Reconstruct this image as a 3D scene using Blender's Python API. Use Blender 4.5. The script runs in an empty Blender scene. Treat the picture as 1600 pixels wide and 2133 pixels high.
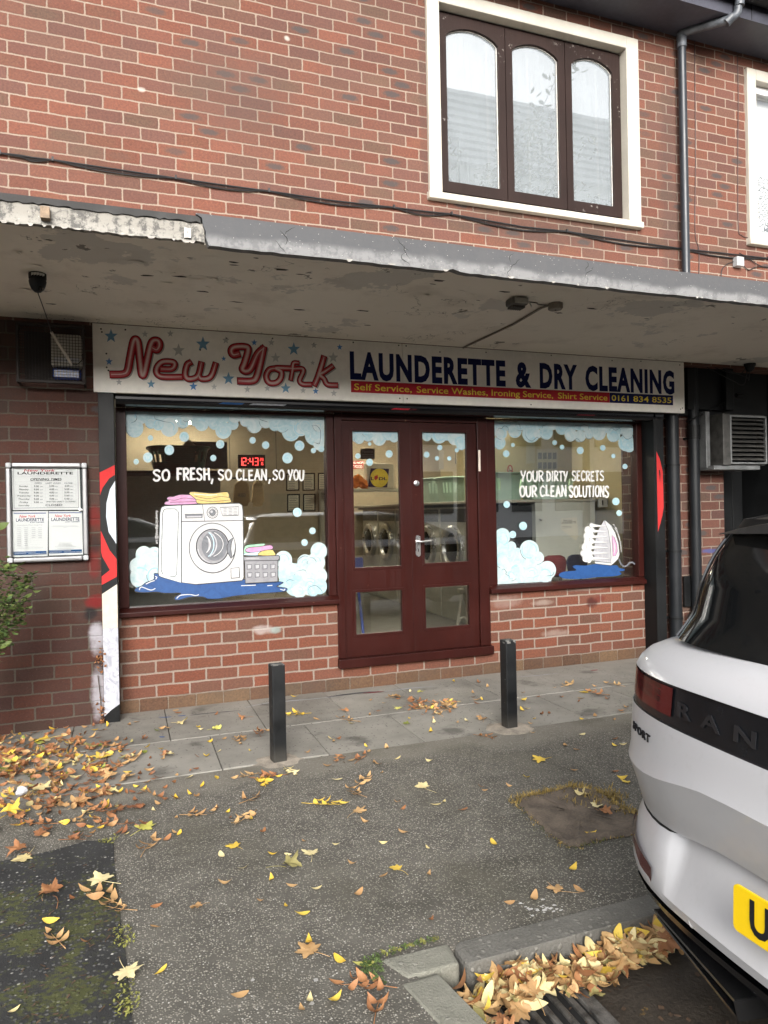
import bpy, bmesh, math, random
from mathutils import Vector, Matrix
from mathutils.geometry import tessellate_polygon
R = math.radians
random.seed(11)
SC = bpy.context.scene
COL = SC.collection

# ------------------------------------------------------------------ camera
F_PX, YAW, PIT, ROL = 1480.0, R(19.97), R(-0.057), R(-1.13)
CAM = Vector((0.0, -5.2, 1.35))

def ray(px, py):
    u = (px - 800.0) / F_PX
    v = -(py - 1066.5) / F_PX
    c, s = math.cos(ROL), math.sin(ROL)
    u, v = c*u - s*v, s*u + c*v
    x, y, z = u, 1.0, v
    c, s = math.cos(PIT), math.sin(PIT)
    y, z = y*c - z*s, y*s + z*c
    c, s = math.cos(YAW), math.sin(YAW)
    return Vector((x*c + y*s, -x*s + y*c, z))

def atY(px, py, Y):
    d = ray(px, py)
    return CAM + d*((Y - CAM.y)/d.y)

def atZ(px, py, Z):
    d = ray(px, py)
    return CAM + d*((Z - CAM.z)/d.z)

cam_d = bpy.data.cameras.new('camera')
cam = bpy.data.objects.new('camera', cam_d)
COL.objects.link(cam)
fwd = ray(800, 1066.5).normalized()
rgt = (ray(1800, 1066.5) - ray(800, 1066.5)).normalized()
up = rgt.cross(fwd).normalized()
cam.matrix_world = Matrix(((rgt.x, up.x, -fwd.x, CAM.x), (rgt.y, up.y, -fwd.y, CAM.y), (rgt.z, up.z, -fwd.z, CAM.z), (0, 0, 0, 1)))
cam_d.sensor_fit = 'HORIZONTAL'
cam_d.sensor_width = 36.0
cam_d.lens = F_PX/1600.0*36.0
cam_d.clip_start = 0.05
cam_d.clip_end = 500.0
SC.camera = cam

# ------------------------------------------------------------------ world, sun, exposure (overcast noon)
SUN_EL, SUN_AZ = R(24), R(196)
W = bpy.data.worlds.new('World')
SC.world = W
W.use_nodes = True
nt = W.node_tree
nt.nodes.clear()
sky = nt.nodes.new('ShaderNodeTexSky')
sky.sky_type = 'NISHITA'
sky.sun_disc = False
sky.sun_elevation = SUN_EL
sky.sun_rotation = SUN_AZ
sky.dust_density = 4.0
sky.air_density = 1.0
hs = nt.nodes.new('ShaderNodeHueSaturation')
hs.inputs['Saturation'].default_value = 0.22
bg = nt.nodes.new('ShaderNodeBackground')
bg.inputs['Strength'].default_value = 0.15
wo = nt.nodes.new('ShaderNodeOutputWorld')
nt.links.new(sky.outputs[0], hs.inputs['Color'])
nt.links.new(hs.outputs[0], bg.inputs['Color'])
nt.links.new(bg.outputs[0], wo.inputs['Surface'])
sd = bpy.data.lights.new('sun', 'SUN')
sd.energy = 1.0
sd.angle = R(28)
sd.color = (1.0, 0.965, 0.92)
so = bpy.data.objects.new('sun', sd)
COL.objects.link(so)
sdir = Vector((math.sin(SUN_AZ)*math.cos(SUN_EL), math.cos(SUN_AZ)*math.cos(SUN_EL), math.sin(SUN_EL)))
so.rotation_euler = sdir.to_track_quat('Z', 'Y').to_euler()
so.location = (0, 0, 30)
SC.view_settings.view_transform = 'Standard'
SC.view_settings.look = 'None'
SC.view_settings.gamma = 1.0
SC.view_settings.use_curve_mapping = False
SC.view_settings.exposure = 1.45
SC.cycles.max_bounces = 10
SC.cycles.diffuse_bounces = 4
SC.cycles.glossy_bounces = 4
SC.cycles.transparent_max_bounces = 16
SC.cycles.sample_clamp_indirect = 6.0
SC.cycles.caustics_reflective = False
SC.cycles.caustics_refractive = False

# ------------------------------------------------------------------ node helpers
class G:
    def __init__(s, name):
        s.m = bpy.data.materials.new(name)
        s.m.use_nodes = True
        s.nt = s.m.node_tree
        s.nt.nodes.clear()
        s.out = s.nt.nodes.new('ShaderNodeOutputMaterial')
        s.tc = s.nt.nodes.new('ShaderNodeTexCoord')
        s.obj = s.tc.outputs['Object']

    def put(s, sock, v):
        if v is None:
            return
        if isinstance(v, bpy.types.NodeSocket):
            s.nt.links.new(v, sock)
        else:
            if isinstance(v, (tuple, list)) and len(v) == 3 and len(sock.default_value) == 4:
                v = (*v, 1.0)
            sock.default_value = v

    def node(s, t, props=None, **ins):
        n = s.nt.nodes.new(t)
        for k, v in (props or {}).items():
            setattr(n, k, v)
        for k, v in ins.items():
            s.put(n.inputs[k.replace('_', ' ')], v)
        return n

    def m1(s, op, a, b=None, c=None, clamp=False):
        n = s.nt.nodes.new('ShaderNodeMath')
        n.operation = op
        n.use_clamp = clamp
        s.put(n.inputs[0], a)
        s.put(n.inputs[1], b)
        s.put(n.inputs[2], c)
        return n.outputs[0]

    def sep(s, v):
        n = s.node('ShaderNodeSeparateXYZ', Vector=v)
        return n.outputs[0], n.outputs[1], n.outputs[2]

    def comb(s, x=0.0, y=0.0, z=0.0):
        n = s.nt.nodes.new('ShaderNodeCombineXYZ')
        for i, v in enumerate((x, y, z)):
            s.put(n.inputs[i], v)
        return n.outputs[0]

    def noise(s, scale, detail=3.0, rough=0.55, vec=None, color=False):
        n = s.node('ShaderNodeTexNoise', Vector=vec if vec is not None else s.obj, Scale=scale, Detail=detail, Roughness=rough)
        return n.outputs['Color' if color else 'Fac']

    def voro(s, scale, feature='F1', vec=None, rnd=1.0):
        n = s.node('ShaderNodeTexVoronoi', {'feature': feature}, Vector=vec if vec is not None else s.obj, Scale=scale, Randomness=rnd)
        return n

    def sstep(s, v, a, b, lo=0.0, hi=1.0):
        n = s.node('ShaderNodeMapRange', {'interpolation_type': 'SMOOTHSTEP'})
        s.put(n.inputs['Value'], v)
        s.put(n.inputs['From Min'], a)
        s.put(n.inputs['From Max'], b)
        s.put(n.inputs['To Min'], lo)
        s.put(n.inputs['To Max'], hi)
        return n.outputs[0]

    def mix(s, f, a, b, mode='MIX'):
        n = s.nt.nodes.new('ShaderNodeMix')
        n.data_type = 'RGBA'
        n.blend_type = mode
        s.put(n.inputs[0], f)
        s.put(n.inputs[6], a)
        s.put(n.inputs[7], b)
        return n.outputs[2]

    def ramp(s, f, stops, const=False):
        n = s.nt.nodes.new('ShaderNodeValToRGB')
        cr = n.color_ramp
        cr.interpolation = 'CONSTANT' if const else 'LINEAR'
        while len(cr.elements) < len(stops):
            cr.elements.new(0.5)
        for e, (p, c) in zip(cr.elements, stops):
            e.position = p
            e.color = (*c, 1.0)
        s.put(n.inputs[0], f)
        return n.outputs[0]

    def bump(s, h, strength=0.5, dist=0.005, normal=None):
        n = s.node('ShaderNodeBump', Height=h, Strength=strength, Distance=dist)
        if normal is not None:
            s.put(n.inputs['Normal'], normal)
        return n.outputs[0]

    def bsdf(s, color, rough=0.6, metal=0.0, normal=None, coat=0.0, spec=0.5, emit=None, estr=0.0):
        n = s.node('ShaderNodeBsdfPrincipled')
        s.put(n.inputs['Base Color'], color)
        s.put(n.inputs['Roughness'], rough)
        s.put(n.inputs['Metallic'], metal)
        s.put(n.inputs['Coat Weight'], coat)
        s.put(n.inputs['Specular IOR Level'], spec)
        if coat:
            n.inputs['Coat Roughness'].default_value = 0.03
        s.put(n.inputs['Normal'], normal)
        if emit is not None:
            s.put(n.inputs['Emission Color'], emit)
            s.put(n.inputs['Emission Strength'], estr)
        s.nt.links.new(n.outputs[0], s.out.inputs['Surface'])
        return s.m

def plain(name, c, rough=0.6, metal=0.0, var=0.12, scale=6.0, bump=0.0, bscale=80.0, coat=0.0, spec=0.5):
    """one paint or metal with slight wear: broad tone drift and fine grain"""
    g = G(name)
    n1 = g.noise(scale, 4.0)
    n2 = g.noise(scale*11, 3.0)
    f = g.m1('ADD', g.m1('MULTIPLY', n1, 0.7), g.m1('MULTIPLY', n2, 0.3))
    lo = tuple(max(0.0, x*(1-var*1.6)) for x in c)
    hi = tuple(min(1.0, x*(1+var*1.3)) for x in c)
    col = g.ramp(f, [(0.3, lo), (0.7, hi)])
    rr = g.sstep(n1, 0.3, 0.7, max(0.02, rough*0.85), min(1.0, rough*1.15))
    nm = g.bump(g.noise(bscale, 3.0), bump, 0.002) if bump else None
    return g.bsdf(col, rr, metal, nm, coat, spec)

def emis(name, c, s):
    g = G(name)
    return g.bsdf((0.8, 0.8, 0.8), 0.5, emit=c, estr=s)

def brick_mat(name, palette, mortar, u0=0.0, z0=0.0, L=0.225, C=0.0846, joint=0.011, blotch=0.82, spots=(), dirt=0.0, bond=0.5, rowjit=0.08, striate=1.0):
    g = G(name)
    x, y, z = g.sep(g.obj)
    u = g.m1('ADD', x, y)
    w1 = g.m1('MULTIPLY', g.m1('SUBTRACT', g.noise(5.0, 2.0), 0.5), 0.016)
    w2 = g.m1('MULTIPLY', g.m1('SUBTRACT', g.noise(38.0, 2.0), 0.5), 0.005)
    zz = g.m1('ADD', g.m1('SUBTRACT', z, z0), g.m1('ADD', w1, w2))
    row_f = g.m1('DIVIDE', zz, C)
    row = g.m1('FLOOR', row_f)
    fv = g.m1('FRACT', row_f)
    wn = g.node('ShaderNodeTexWhiteNoise', {'noise_dimensions': '1D'}, W=row).outputs['Value']
    sh = g.m1('ADD', g.m1('MULTIPLY', g.m1('MODULO', g.m1('ABSOLUTE', row), 2.0), bond), g.m1('MULTIPLY', wn, rowjit))
    w3 = g.m1('MULTIPLY', g.m1('SUBTRACT', g.noise(30.0, 2.0), 0.5), 0.008)
    uf = g.m1('ADD', g.m1('DIVIDE', g.m1('ADD', g.m1('SUBTRACT', u, u0), w3), L), sh)
    col = g.m1('FLOOR', uf)
    fu = g.m1('FRACT', uf)
    du = g.m1('MULTIPLY', g.m1('MINIMUM', fu, g.m1('SUBTRACT', 1.0, fu)), L)
    dv = g.m1('MULTIPLY', g.m1('MINIMUM', fv, g.m1('SUBTRACT', 1.0, fv)), C)
    d = g.m1('MINIMUM', du, dv)
    # slightly rounded corners
    k = 0.012
    cu = g.m1('MAXIMUM', g.m1('SUBTRACT', k, du), 0.0)
    cv = g.m1('MAXIMUM', g.m1('SUBTRACT', k, dv), 0.0)
    rr = g.m1('SQRT', g.m1('ADD', g.m1('MULTIPLY', cu, cu), g.m1('MULTIPLY', cv, cv)))
    d = g.m1('MINIMUM', d, g.m1('SUBTRACT', k, rr))
    d = g.m1('ADD', d, g.m1('MULTIPLY', g.m1('SUBTRACT', g.noise(125.0, 4.0, 0.7), 0.5), 0.0075))
    mask = g.sstep(d, joint*0.5-0.0016, joint*0.5+0.0016)
    cell = g.comb(col, row, 3.7)
    wnode = g.node('ShaderNodeTexWhiteNoise', {'noise_dimensions': '3D'}, Vector=cell)
    r1 = wnode.outputs['Value']
    r2, r3, r4 = g.sep(wnode.outputs['Color'])
    n = len(palette)
    base = g.ramp(r1, [(i/n, c) for i, c in enumerate(palette)], True)
    # tone grain, drag marks of the wire cut
    strv = g.node('ShaderNodeVectorMath', {'operation': 'MULTIPLY'})
    g.put(strv.inputs[0], g.obj)
    g.put(strv.inputs[1], (60.0, 60.0, 420.0))
    st = g.noise(1.0, 3.0, 0.6, strv.outputs[0])
    fine = g.noise(70.0, 4.0, 0.65)
    tone = g.m1('ADD', g.m1('MULTIPLY', fine, 1.15), g.m1('MULTIPLY', st, 0.75*striate))
    tone = g.m1('ADD', g.m1('MULTIPLY', tone, 1.0), g.m1('MULTIPLY', r3, 0.22))
    tone = g.m1('ADD', tone, 0.27 - 0.20 - 0.15*striate)
    bc = g.mix(1.0, base, g.comb(tone, tone, tone), 'MULTIPLY')
    # dark fired heart of some bricks
    ex = g.m1('DIVIDE', g.m1('SUBTRACT', fu, g.m1('ADD', 0.42, g.m1('MULTIPLY', r3, 0.16))), 0.36)
    ez = g.m1('DIVIDE', g.m1('SUBTRACT', fv, 0.5), 0.34)
    e = g.m1('ADD', g.m1('ADD', g.m1('MULTIPLY', ex, ex), g.m1('MULTIPLY', ez, ez)), g.m1('MULTIPLY', g.m1('SUBTRACT', g.noise(45.0, 3.0), 0.5), 1.4))
    hb = g.m1('MULTIPLY', g.sstep(e, 0.2, 1.0, 1.0, 0.0), g.sstep(r2, blotch, blotch+0.04))
    halo = g.m1('MULTIPLY', g.sstep(e, 0.5, 1.9, 1.0, 0.0), g.sstep(r2, blotch-0.22, blotch-0.1))
    bc = g.mix(g.m1('MULTIPLY', halo, 0.75), bc, g.mix(1.0, bc, (0.93, 1.05, 1.0), 'MULTIPLY'))
    bc = g.mix(g.m1('MULTIPLY', hb, 0.72), bc, (0.048, 0.052, 0.055))
    pit = g.voro(150.0)
    pm = g.m1('MULTIPLY', g.sstep(pit.outputs['Distance'], 0.12, 0.3, 1.0, 0.0), g.sstep(g.sep(pit.outputs['Color'])[0], 0.80, 0.84))
    bc = g.mix(g.m1('MULTIPLY', pm, 0.7), bc, (0.035, 0.025, 0.022))
    wsp = g.m1('MULTIPLY', g.sstep(pit.outputs['Distance'], 0.1, 0.25, 1.0, 0.0), g.sstep(g.sep(pit.outputs['Color'])[1], 0.986, 0.99))
    bc = g.mix(g.m1('MULTIPLY', wsp, 0.6), bc, g.mix(0.35, bc, (0.5, 0.44, 0.38)))
    mt = g.m1('ADD', 0.70, g.m1('MULTIPLY', g.noise(120.0, 3.0), 0.55))
    mc = g.mix(1.0, mortar, g.comb(mt, mt, mt), 'MULTIPLY')
    c = g.mix(mask, mc, bc)
    if dirt:
        dn = g.m1('MULTIPLY', g.sstep(g.noise(1.3, 5.0, 0.6), 0.42, 0.68), dirt)
        c = g.mix(dn, c, (0.06, 0.05, 0.043))
    ns = g.noise(14.0, 4.0, 0.6)
    for (sx, sz, rx, rz, cc, k2) in spots:
        ax = g.m1('DIVIDE', g.m1('SUBTRACT', x, sx), rx)
        az = g.m1('DIVIDE', g.m1('SUBTRACT', z, sz), rz)
        q = g.m1('ADD', g.m1('ADD', g.m1('MULTIPLY', ax, ax), g.m1('MULTIPLY', az, az)), g.m1('MULTIPLY', g.m1('SUBTRACT', ns, 0.5), 1.5))
        c = g.mix(g.m1('MULTIPLY', g.sstep(q, 0.0, 1.1, 1.0, 0.0), k2), c, cc)
    h = g.m1('ADD', mask, g.m1('MULTIPLY', g.m1('ADD', g.m1('MULTIPLY', fine, 0.5), g.m1('MULTIPLY', st, 0.5)), 0.6))
    h = g.m1('SUBTRACT', h, g.m1('MULTIPLY', pm, 0.6))
    return g.bsdf(c, g.sstep(fine, 0.3, 0.7, 0.8, 0.95), 0.0, g.bump(h, 0.75, 0.006), spec=0.25)

# ------------------------------------------------------------------ mesh helpers
class MB:
    def __init__(s):
        s.v, s.f, s.mi = [], [], []

    def add(s, verts, faces, mi=0):
        o = len(s.v)
        s.v += [tuple(p) for p in verts]
        s.f += [tuple(i+o for i in f) for f in faces]
        s.mi += [mi]*len(faces)
        return s

    def box(s, x0, x1, y0, y1, z0, z1, mi=0):
        v = [(x0, y0, z0), (x1, y0, z0), (x1, y1, z0), (x0, y1, z0), (x0, y0, z1), (x1, y0, z1), (x1, y1, z1), (x0, y1, z1)]
        return s.add(v, [(0, 3, 2, 1), (4, 5, 6, 7), (0, 1, 5, 4), (1, 2, 6, 5), (2, 3, 7, 6), (3, 0, 4, 7)], mi)

    def quad(s, a, b, c, d, mi=0):
        return s.add([a, b, c, d], [(0, 1, 2, 3)], mi)

    def poly(s, pts, mi=0):
        tri = tessellate_polygon([[Vector(p) for p in pts]])
        return s.add(pts, [tuple(t) for t in tri], mi)

    def ring(s, c, ax, r, n, ph=0.0):
        ax = Vector(ax).normalized()
        t = Vector((0, 0, 1)) if abs(ax.z) < 0.9 else Vector((1, 0, 0))
        a = ax.cross(t).normalized()
        b = ax.cross(a)
        return [Vector(c) + a*(r*math.cos(ph+2*math.pi*i/n)) + b*(r*math.sin(ph+2*math.pi*i/n)) for i in range(n)]

    def tube(s, pts, r, mi=0, n=8, caps=True):
        pts = [Vector(p) for p in pts]
        rs = r if isinstance(r, (list, tuple)) else [r]*len(pts)
        o = len(s.v)
        fs = []
        prev = None
        for i, p in enumerate(pts):
            d = (pts[min(i+1, len(pts)-1)] - pts[max(i-1, 0)]).normalized()
            if prev is None:
                t = Vector((0, 0, 1)) if abs(d.z) < 0.9 else Vector((1, 0, 0))
                a = d.cross(t).normalized()
            else:
                a = (prev - d*prev.dot(d)).normalized()
            prev = a
            b = d.cross(a)
            s.v += [tuple(p + a*(rs[i]*math.cos(2*math.pi*k/n)) + b*(rs[i]*math.sin(2*math.pi*k/n))) for k in range(n)]
        for i in range(len(pts)-1):
            for k in range(n):
                k2 = (k+1) % n
                fs.append((o+i*n+k, o+i*n+k2, o+(i+1)*n+k2, o+(i+1)*n+k))
        if caps:
            fs.append(tuple(o+k for k in reversed(range(n))))
            fs.append(tuple(o+(len(pts)-1)*n+k for k in range(n)))
        s.f += fs
        s.mi += [mi]*len(fs)
        return s

    def lathe(s, c, prof, mi=0, n=20, axis='Z'):
        """prof: list of (radius, height along axis)"""
        o = len(s.v)
        for r, h in prof:
            for k in range(n):
                a = 2*math.pi*k/n
                p = (r*math.cos(a), r*math.sin(a), h)
                if axis == 'Y':
                    p = (p[0], h, p[1])
                elif axis == 'X':
                    p = (h, p[0], p[1])
                s.v.append((c[0]+p[0], c[1]+p[1], c[2]+p[2]))
        fs = []
        for i in range(len(prof)-1):
            for k in range(n):
                k2 = (k+1) % n
                fs.append((o+i*n+k, o+i*n+k2, o+(i+1)*n+k2, o+(i+1)*n+k))
        s.f += fs
        s.mi += [mi]*len(fs)
        return s

    def prism(s, pts, off, mi=0):
        """closed outline pts (3d, planar) extruded by vector off"""
        n = len(pts)
        a = [Vector(p) for p in pts]
        b = [p + Vector(off) for p in a]
        tri = tessellate_polygon([a])
        s.add(a + b, [tuple(t) for t in tri] + [tuple(i+n for i in reversed(t)) for t in tri] + [(i, (i+1) % n, (i+1) % n+n, i+n) for i in range(n)], mi)
        return s

    def build(s, name, mats, parent=None, label=None, smooth=False, bevel=0.0, local=False, seg=2):
        me = bpy.data.meshes.new(name)
        me.from_pydata([tuple(v) for v in s.v], [], s.f)
        if not isinstance(mats, (list, tuple)):
            mats = [mats]
        for m in mats:
            me.materials.append(m)
        me.polygons.foreach_set('material_index', s.mi)
        bm = bmesh.new()
        bm.from_mesh(me)
        bmesh.ops.recalc_face_normals(bm, faces=bm.faces)
        bm.to_mesh(me)
        bm.free()
        if smooth:
            me.polygons.foreach_set('use_smooth', [True]*len(me.polygons))
            try:
                me.set_sharp_from_angle(angle=R(32))
            except Exception:
                pass
        me.update()
        return link(name, me, parent, label, bevel, local, seg)

def link(name, me, parent=None, label=None, bevel=0.0, local=False, seg=2):
    o = bpy.data.objects.new(name, me)
    COL.objects.link(o)
    if parent is not None:
        o.parent = parent
        if not local:
            p, off = parent, Vector((0, 0, 0))
            o.matrix_parent_inverse = WM[parent.name].inverted()
    WM[o.name] = Matrix.Identity(4)
    if label:
        o['label'] = label
    if bevel:
        b = o.modifiers.new('bevel', 'BEVEL')
        b.width = bevel
        b.segments = seg
        b.limit_method = 'ANGLE'
        b.angle_limit = R(40)
        b.harden_normals = False
    return o

WM = {}
def thing(name, label, cat, loc=(0, 0, 0), group=None, rotz=0.0):
    o = bpy.data.objects.new(name, None)
    COL.objects.link(o)
    o.location = loc
    o.rotation_euler = (0, 0, rotz)
    o.empty_display_size = 0.1
    WM[o.name] = Matrix.Translation(Vector(loc)) @ Matrix.Rotation(rotz, 4, 'Z')
    return tag(o, label, cat, group)

def tag(o, label, cat, group=None, kind=None):
    if label:
        o['label'] = label
    if cat:
        o['category'] = cat
    if group:
        o['group'] = group
    if kind:
        o['kind'] = kind
    return o

def struct(o, kind='structure'):
    o['kind'] = kind
    return o

def spline(pts, n=6, closed=False):
    """Catmull-Rom through 2d/3d points"""
    P = [Vector(p) for p in pts]
    out = []
    m = len(P)
    for i in range(m if closed else m-1):
        p0 = P[(i-1) % m] if closed or i > 0 else P[0]
        p1, p2 = P[i], P[(i+1) % m]
        p3 = P[(i+2) % m] if closed or i+2 < m else P[-1]
        for k in range(n):
            t = k/n
            out.append(0.5*((2*p1) + (p2-p0)*t + (2*p0-5*p1+4*p2-p3)*t*t + (3*p1-p0-3*p2+p3)*t*t*t))
    if not closed:
        out.append(P[-1])
    return out

class Art:
    """flat painted shapes on a plane Y=const; each shape lies a hair in front of the one before"""
    def __init__(s, Y, org=(0, 0), scale=1.0, step=0.00012):
        s.mb, s.Y, s.o, s.k, s.step, s.lay = MB(), Y, org, scale, step, 0
        s.mats = []

    def mi(s, m):
        if m not in s.mats:
            s.mats.append(m)
        return s.mats.index(m)

    def P(s, x, y):
        """zoomed photo pixel -> (X, Z) on the plane"""
        p = atY(s.o[0] + x/s.k, s.o[1] + y/s.k, s.Y)
        return (p.x, p.z)

    def yy(s):
        s.lay += 1
        return s.Y - s.lay*s.step

    def fillw(s, pts, m):
        y = s.yy()
        s.mb.poly([(p[0], y, p[1]) for p in pts], s.mi(m))

    def fill(s, pts, m, smooth=0, line=None, lw=4.0):
        if smooth:
            pts = spline(pts, smooth, True)
        w = [s.P(*p[:2]) for p in pts]
        s.fillw(w, m)
        if line is not None:
            s.strokew(w + [w[0]], lw*s.unit(), line)

    def unit(s):
        a, b = Vector(s.P(0, 0)), Vector(s.P(0, 100))
        return (a-b).length/100.0

    def ell(s, cx, cy, rx, ry, m, line=None, lw=4.0, n=28, rot=0.0):
        pts = []
        for i in range(n):
            a = 2*math.pi*i/n
            x, y = rx*math.cos(a), ry*math.sin(a)
            pts.append((cx + x*math.cos(rot) - y*math.sin(rot), cy + x*math.sin(rot) + y*math.cos(rot)))
        s.fill(pts, m, 0, line, lw)

    def arc(s, cx, cy, rx, ry, a0, a1, w, m, n=12):
        s.stroke([(cx + rx*math.cos(R(a0+(a1-a0)*i/n)), cy + ry*math.sin(R(a0+(a1-a0)*i/n))) for i in range(n+1)], w, m)

    def stroke(s, pts, w, m, smooth=0, taper=False):
        if smooth:
            pts = spline(pts, smooth)
        s.strokew([s.P(*p[:2]) for p in pts], w*s.unit(), m, taper)

    def strokew(s, pts, w, m, taper=False):
        y = s.yy()
        P = [Vector(p) for p in pts]
        P = [p for i, p in enumerate(P) if i == 0 or (p - P[i-1]).length > 1e-5]
        n = len(P)
        if n < 2:
            return
        closed = (P[0]-P[-1]).length < 1e-4
        vs, fs = [], []
        dy = s.step*0.6/n
        for i, p in enumerate(P):
            if closed:
                a, b = P[(i-1) % (n-1)], P[(i+1) % (n-1)]
            else:
                a, b = P[max(i-1, 0)], P[min(i+1, n-1)]
            d = (b-a)
            d = d.normalized() if d.length > 1e-9 else Vector((1, 0))
            ww = w
            if taper:
                q = i/(n-1)
                ww = w*(0.25+0.75*math.sin(math.pi*min(max(q, 0.0), 1.0)))
            nn = Vector((-d.y, d.x))*(ww*0.5)
            if i == 0 and not closed:
                p = p - d*(w*0.3)
            if i == n-1 and not closed:
                p = p + d*(w*0.3)
            vs += [(p.x+nn.x, y-dy*i, p.y+nn.y), (p.x-nn.x, y-dy*i, p.y-nn.y)]
        fs = [(2*i, 2*i+2, 2*i+3, 2*i+1) for i in range(n-1)]
        s.mb.add(vs, fs, s.mi(m))

    def text(s, txt, x0, x1, z0, z1, m, bold=0.0, shear=0.0, world=True, fitw=True, space=1.0):
        """text fitted into a world box (X0..X1, Z0..Z1); the box is the cap height"""
        tm = text_mesh(txt, bold, space)
        if tm is None:
            return
        vs, fs, (ax, bx), (az, bz) = tm
        cap = 0.73
        kz = (z1-z0)/cap
        kx = (x1-x0)/(bx-ax) if fitw else kz
        y = s.yy()
        out = []
        for (px, pz) in vs:
            out.append((x0 + (px-ax)*kx + shear*pz*kz, y, z0 + pz*kz))
        s.mb.add(out, fs, s.mi(m))

    def textpx(s, txt, x0, y0, x1, y1, m, bold=0.0, shear=0.0, space=1.0):
        a, b = s.P(x0, y1), s.P(x1, y0)
        c = s.P(x0, y0)
        d = s.P(x1, y1)
        s.text(txt, (a[0]+c[0])/2, (b[0]+d[0])/2, (a[1]+d[1])/2, (b[1]+c[1])/2, m, bold, shear, space=space)

    def build(s, name, parent, label=None):
        return s.mb.build(name, s.mats, parent, label)

_tcache = {}
def text_mesh(txt, bold=0.0, space=1.0):
    key = (txt, bold, space)
    if key in _tcache:
        return _tcache[key]
    cu = bpy.data.curves.new('lettering_curve', 'FONT')
    cu.body = txt
    cu.offset = bold
    cu.resolution_u = 3
    cu.space_character = space
    o = bpy.data.objects.new('lettering_curve', cu)
    COL.objects.link(o)
    dg = bpy.context.evaluated_depsgraph_get()
    dg.update()
    me = bpy.data.meshes.new_from_object(o.evaluated_get(dg))
    vs = [(v.co.x, v.co.y) for v in me.vertices]
    fs = [tuple(p.vertices) for p in me.polygons]
    bpy.data.objects.remove(o)
    bpy.data.curves.remove(cu)
    bpy.data.meshes.remove(me)
    if not vs:
        return None
    xs, zs = [v[0] for v in vs], [v[1] for v in vs]
    _tcache[key] = (vs, fs, (min(xs), max(xs)), (min(zs), max(zs)))
    return _tcache[key]

# ------------------------------------------------------------------ materials
PAL_UP = [(c[0]*1.0, c[1]*0.97, c[2]*0.93) for c in [(0.142, 0.062, 0.045), (0.124, 0.058, 0.046), (0.138, 0.057, 0.041), (0.116, 0.057, 0.046), (0.155, 0.062, 0.043), (0.126, 0.064, 0.049), (0.140, 0.060, 0.044), (0.118, 0.063, 0.048), (0.150, 0.060, 0.042), (0.130, 0.058, 0.044)]]
PAL_LO = [(0.146, 0.056, 0.034), (0.130, 0.052, 0.034), (0.156, 0.056, 0.033), (0.134, 0.055, 0.036), (0.146, 0.051, 0.031), (0.118, 0.053, 0.037)]
RED_S, BLK_S, WHT_S = (0.13, 0.010, 0.010), (0.012, 0.012, 0.013), (0.36, 0.35, 0.38)
M = {}
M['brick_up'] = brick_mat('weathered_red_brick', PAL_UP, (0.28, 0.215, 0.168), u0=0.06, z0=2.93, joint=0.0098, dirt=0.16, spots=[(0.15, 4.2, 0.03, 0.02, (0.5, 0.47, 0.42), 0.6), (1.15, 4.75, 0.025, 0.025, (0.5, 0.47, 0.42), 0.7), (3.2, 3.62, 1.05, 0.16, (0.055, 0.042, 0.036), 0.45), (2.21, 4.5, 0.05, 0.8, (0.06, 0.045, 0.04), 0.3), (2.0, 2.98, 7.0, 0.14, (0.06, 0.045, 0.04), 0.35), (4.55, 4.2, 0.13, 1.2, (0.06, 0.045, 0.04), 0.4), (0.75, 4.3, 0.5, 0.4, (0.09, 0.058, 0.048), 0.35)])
M['brick_side'] = brick_mat('shaded_sooty_brick', [(c[0]*0.42, c[1]*0.42, c[2]*0.44) for c in PAL_UP], (0.080, 0.066, 0.051), u0=-0.2, z0=-0.02, joint=0.010, blotch=0.85, dirt=0.45,  # palette darkened for soot and for the shade under the canopy
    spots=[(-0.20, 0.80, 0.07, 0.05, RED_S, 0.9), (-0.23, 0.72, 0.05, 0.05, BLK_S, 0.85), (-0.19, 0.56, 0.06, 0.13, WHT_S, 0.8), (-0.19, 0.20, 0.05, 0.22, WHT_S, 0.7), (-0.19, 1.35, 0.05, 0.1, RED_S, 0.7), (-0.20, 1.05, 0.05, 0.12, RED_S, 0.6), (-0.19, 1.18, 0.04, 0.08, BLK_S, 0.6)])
M['brick_low'] = brick_mat('smooth_orange_red_brick', PAL_LO, (0.24, 0.19, 0.155), u0=-0.045, z0=0.085, joint=0.013, blotch=0.985, rowjit=0.02,
    spots=[(0.93, 0.50, 0.10, 0.04, (0.38, 0.34, 0.32), 0.6), (1.02, 0.49, 0.05, 0.03, (0.25, 0.36, 0.34), 0.55), (3.80, 0.52, 0.07, 0.06, (0.05, 0.012, 0.01), 0.85), (3.88, 0.55, 0.08, 0.03, (0.11, 0.016, 0.013), 0.55), (3.3, 0.55, 0.12, 0.03, (0.34, 0.28, 0.24), 0.45), (3.42, 0.28, 0.16, 0.04, (0.34, 0.28, 0.24), 0.4), (3.75, 0.64, 0.3, 0.02, (0.34, 0.28, 0.24), 0.35), (2.95, 0.58, 0.18, 0.06, (0.3, 0.24, 0.21), 0.35)])
M['plinth'] = brick_mat('brown_quarry_tile', [(0.125, 0.072, 0.042), (0.14, 0.083, 0.050), (0.115, 0.062, 0.038), (0.15, 0.093, 0.054)], (0.20, 0.165, 0.13), u0=0.06, z0=-0.075, L=0.19, C=0.16, joint=0.005, blotch=2.0, bond=0.0, rowjit=0.0, dirt=0.5, striate=0.4)

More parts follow.
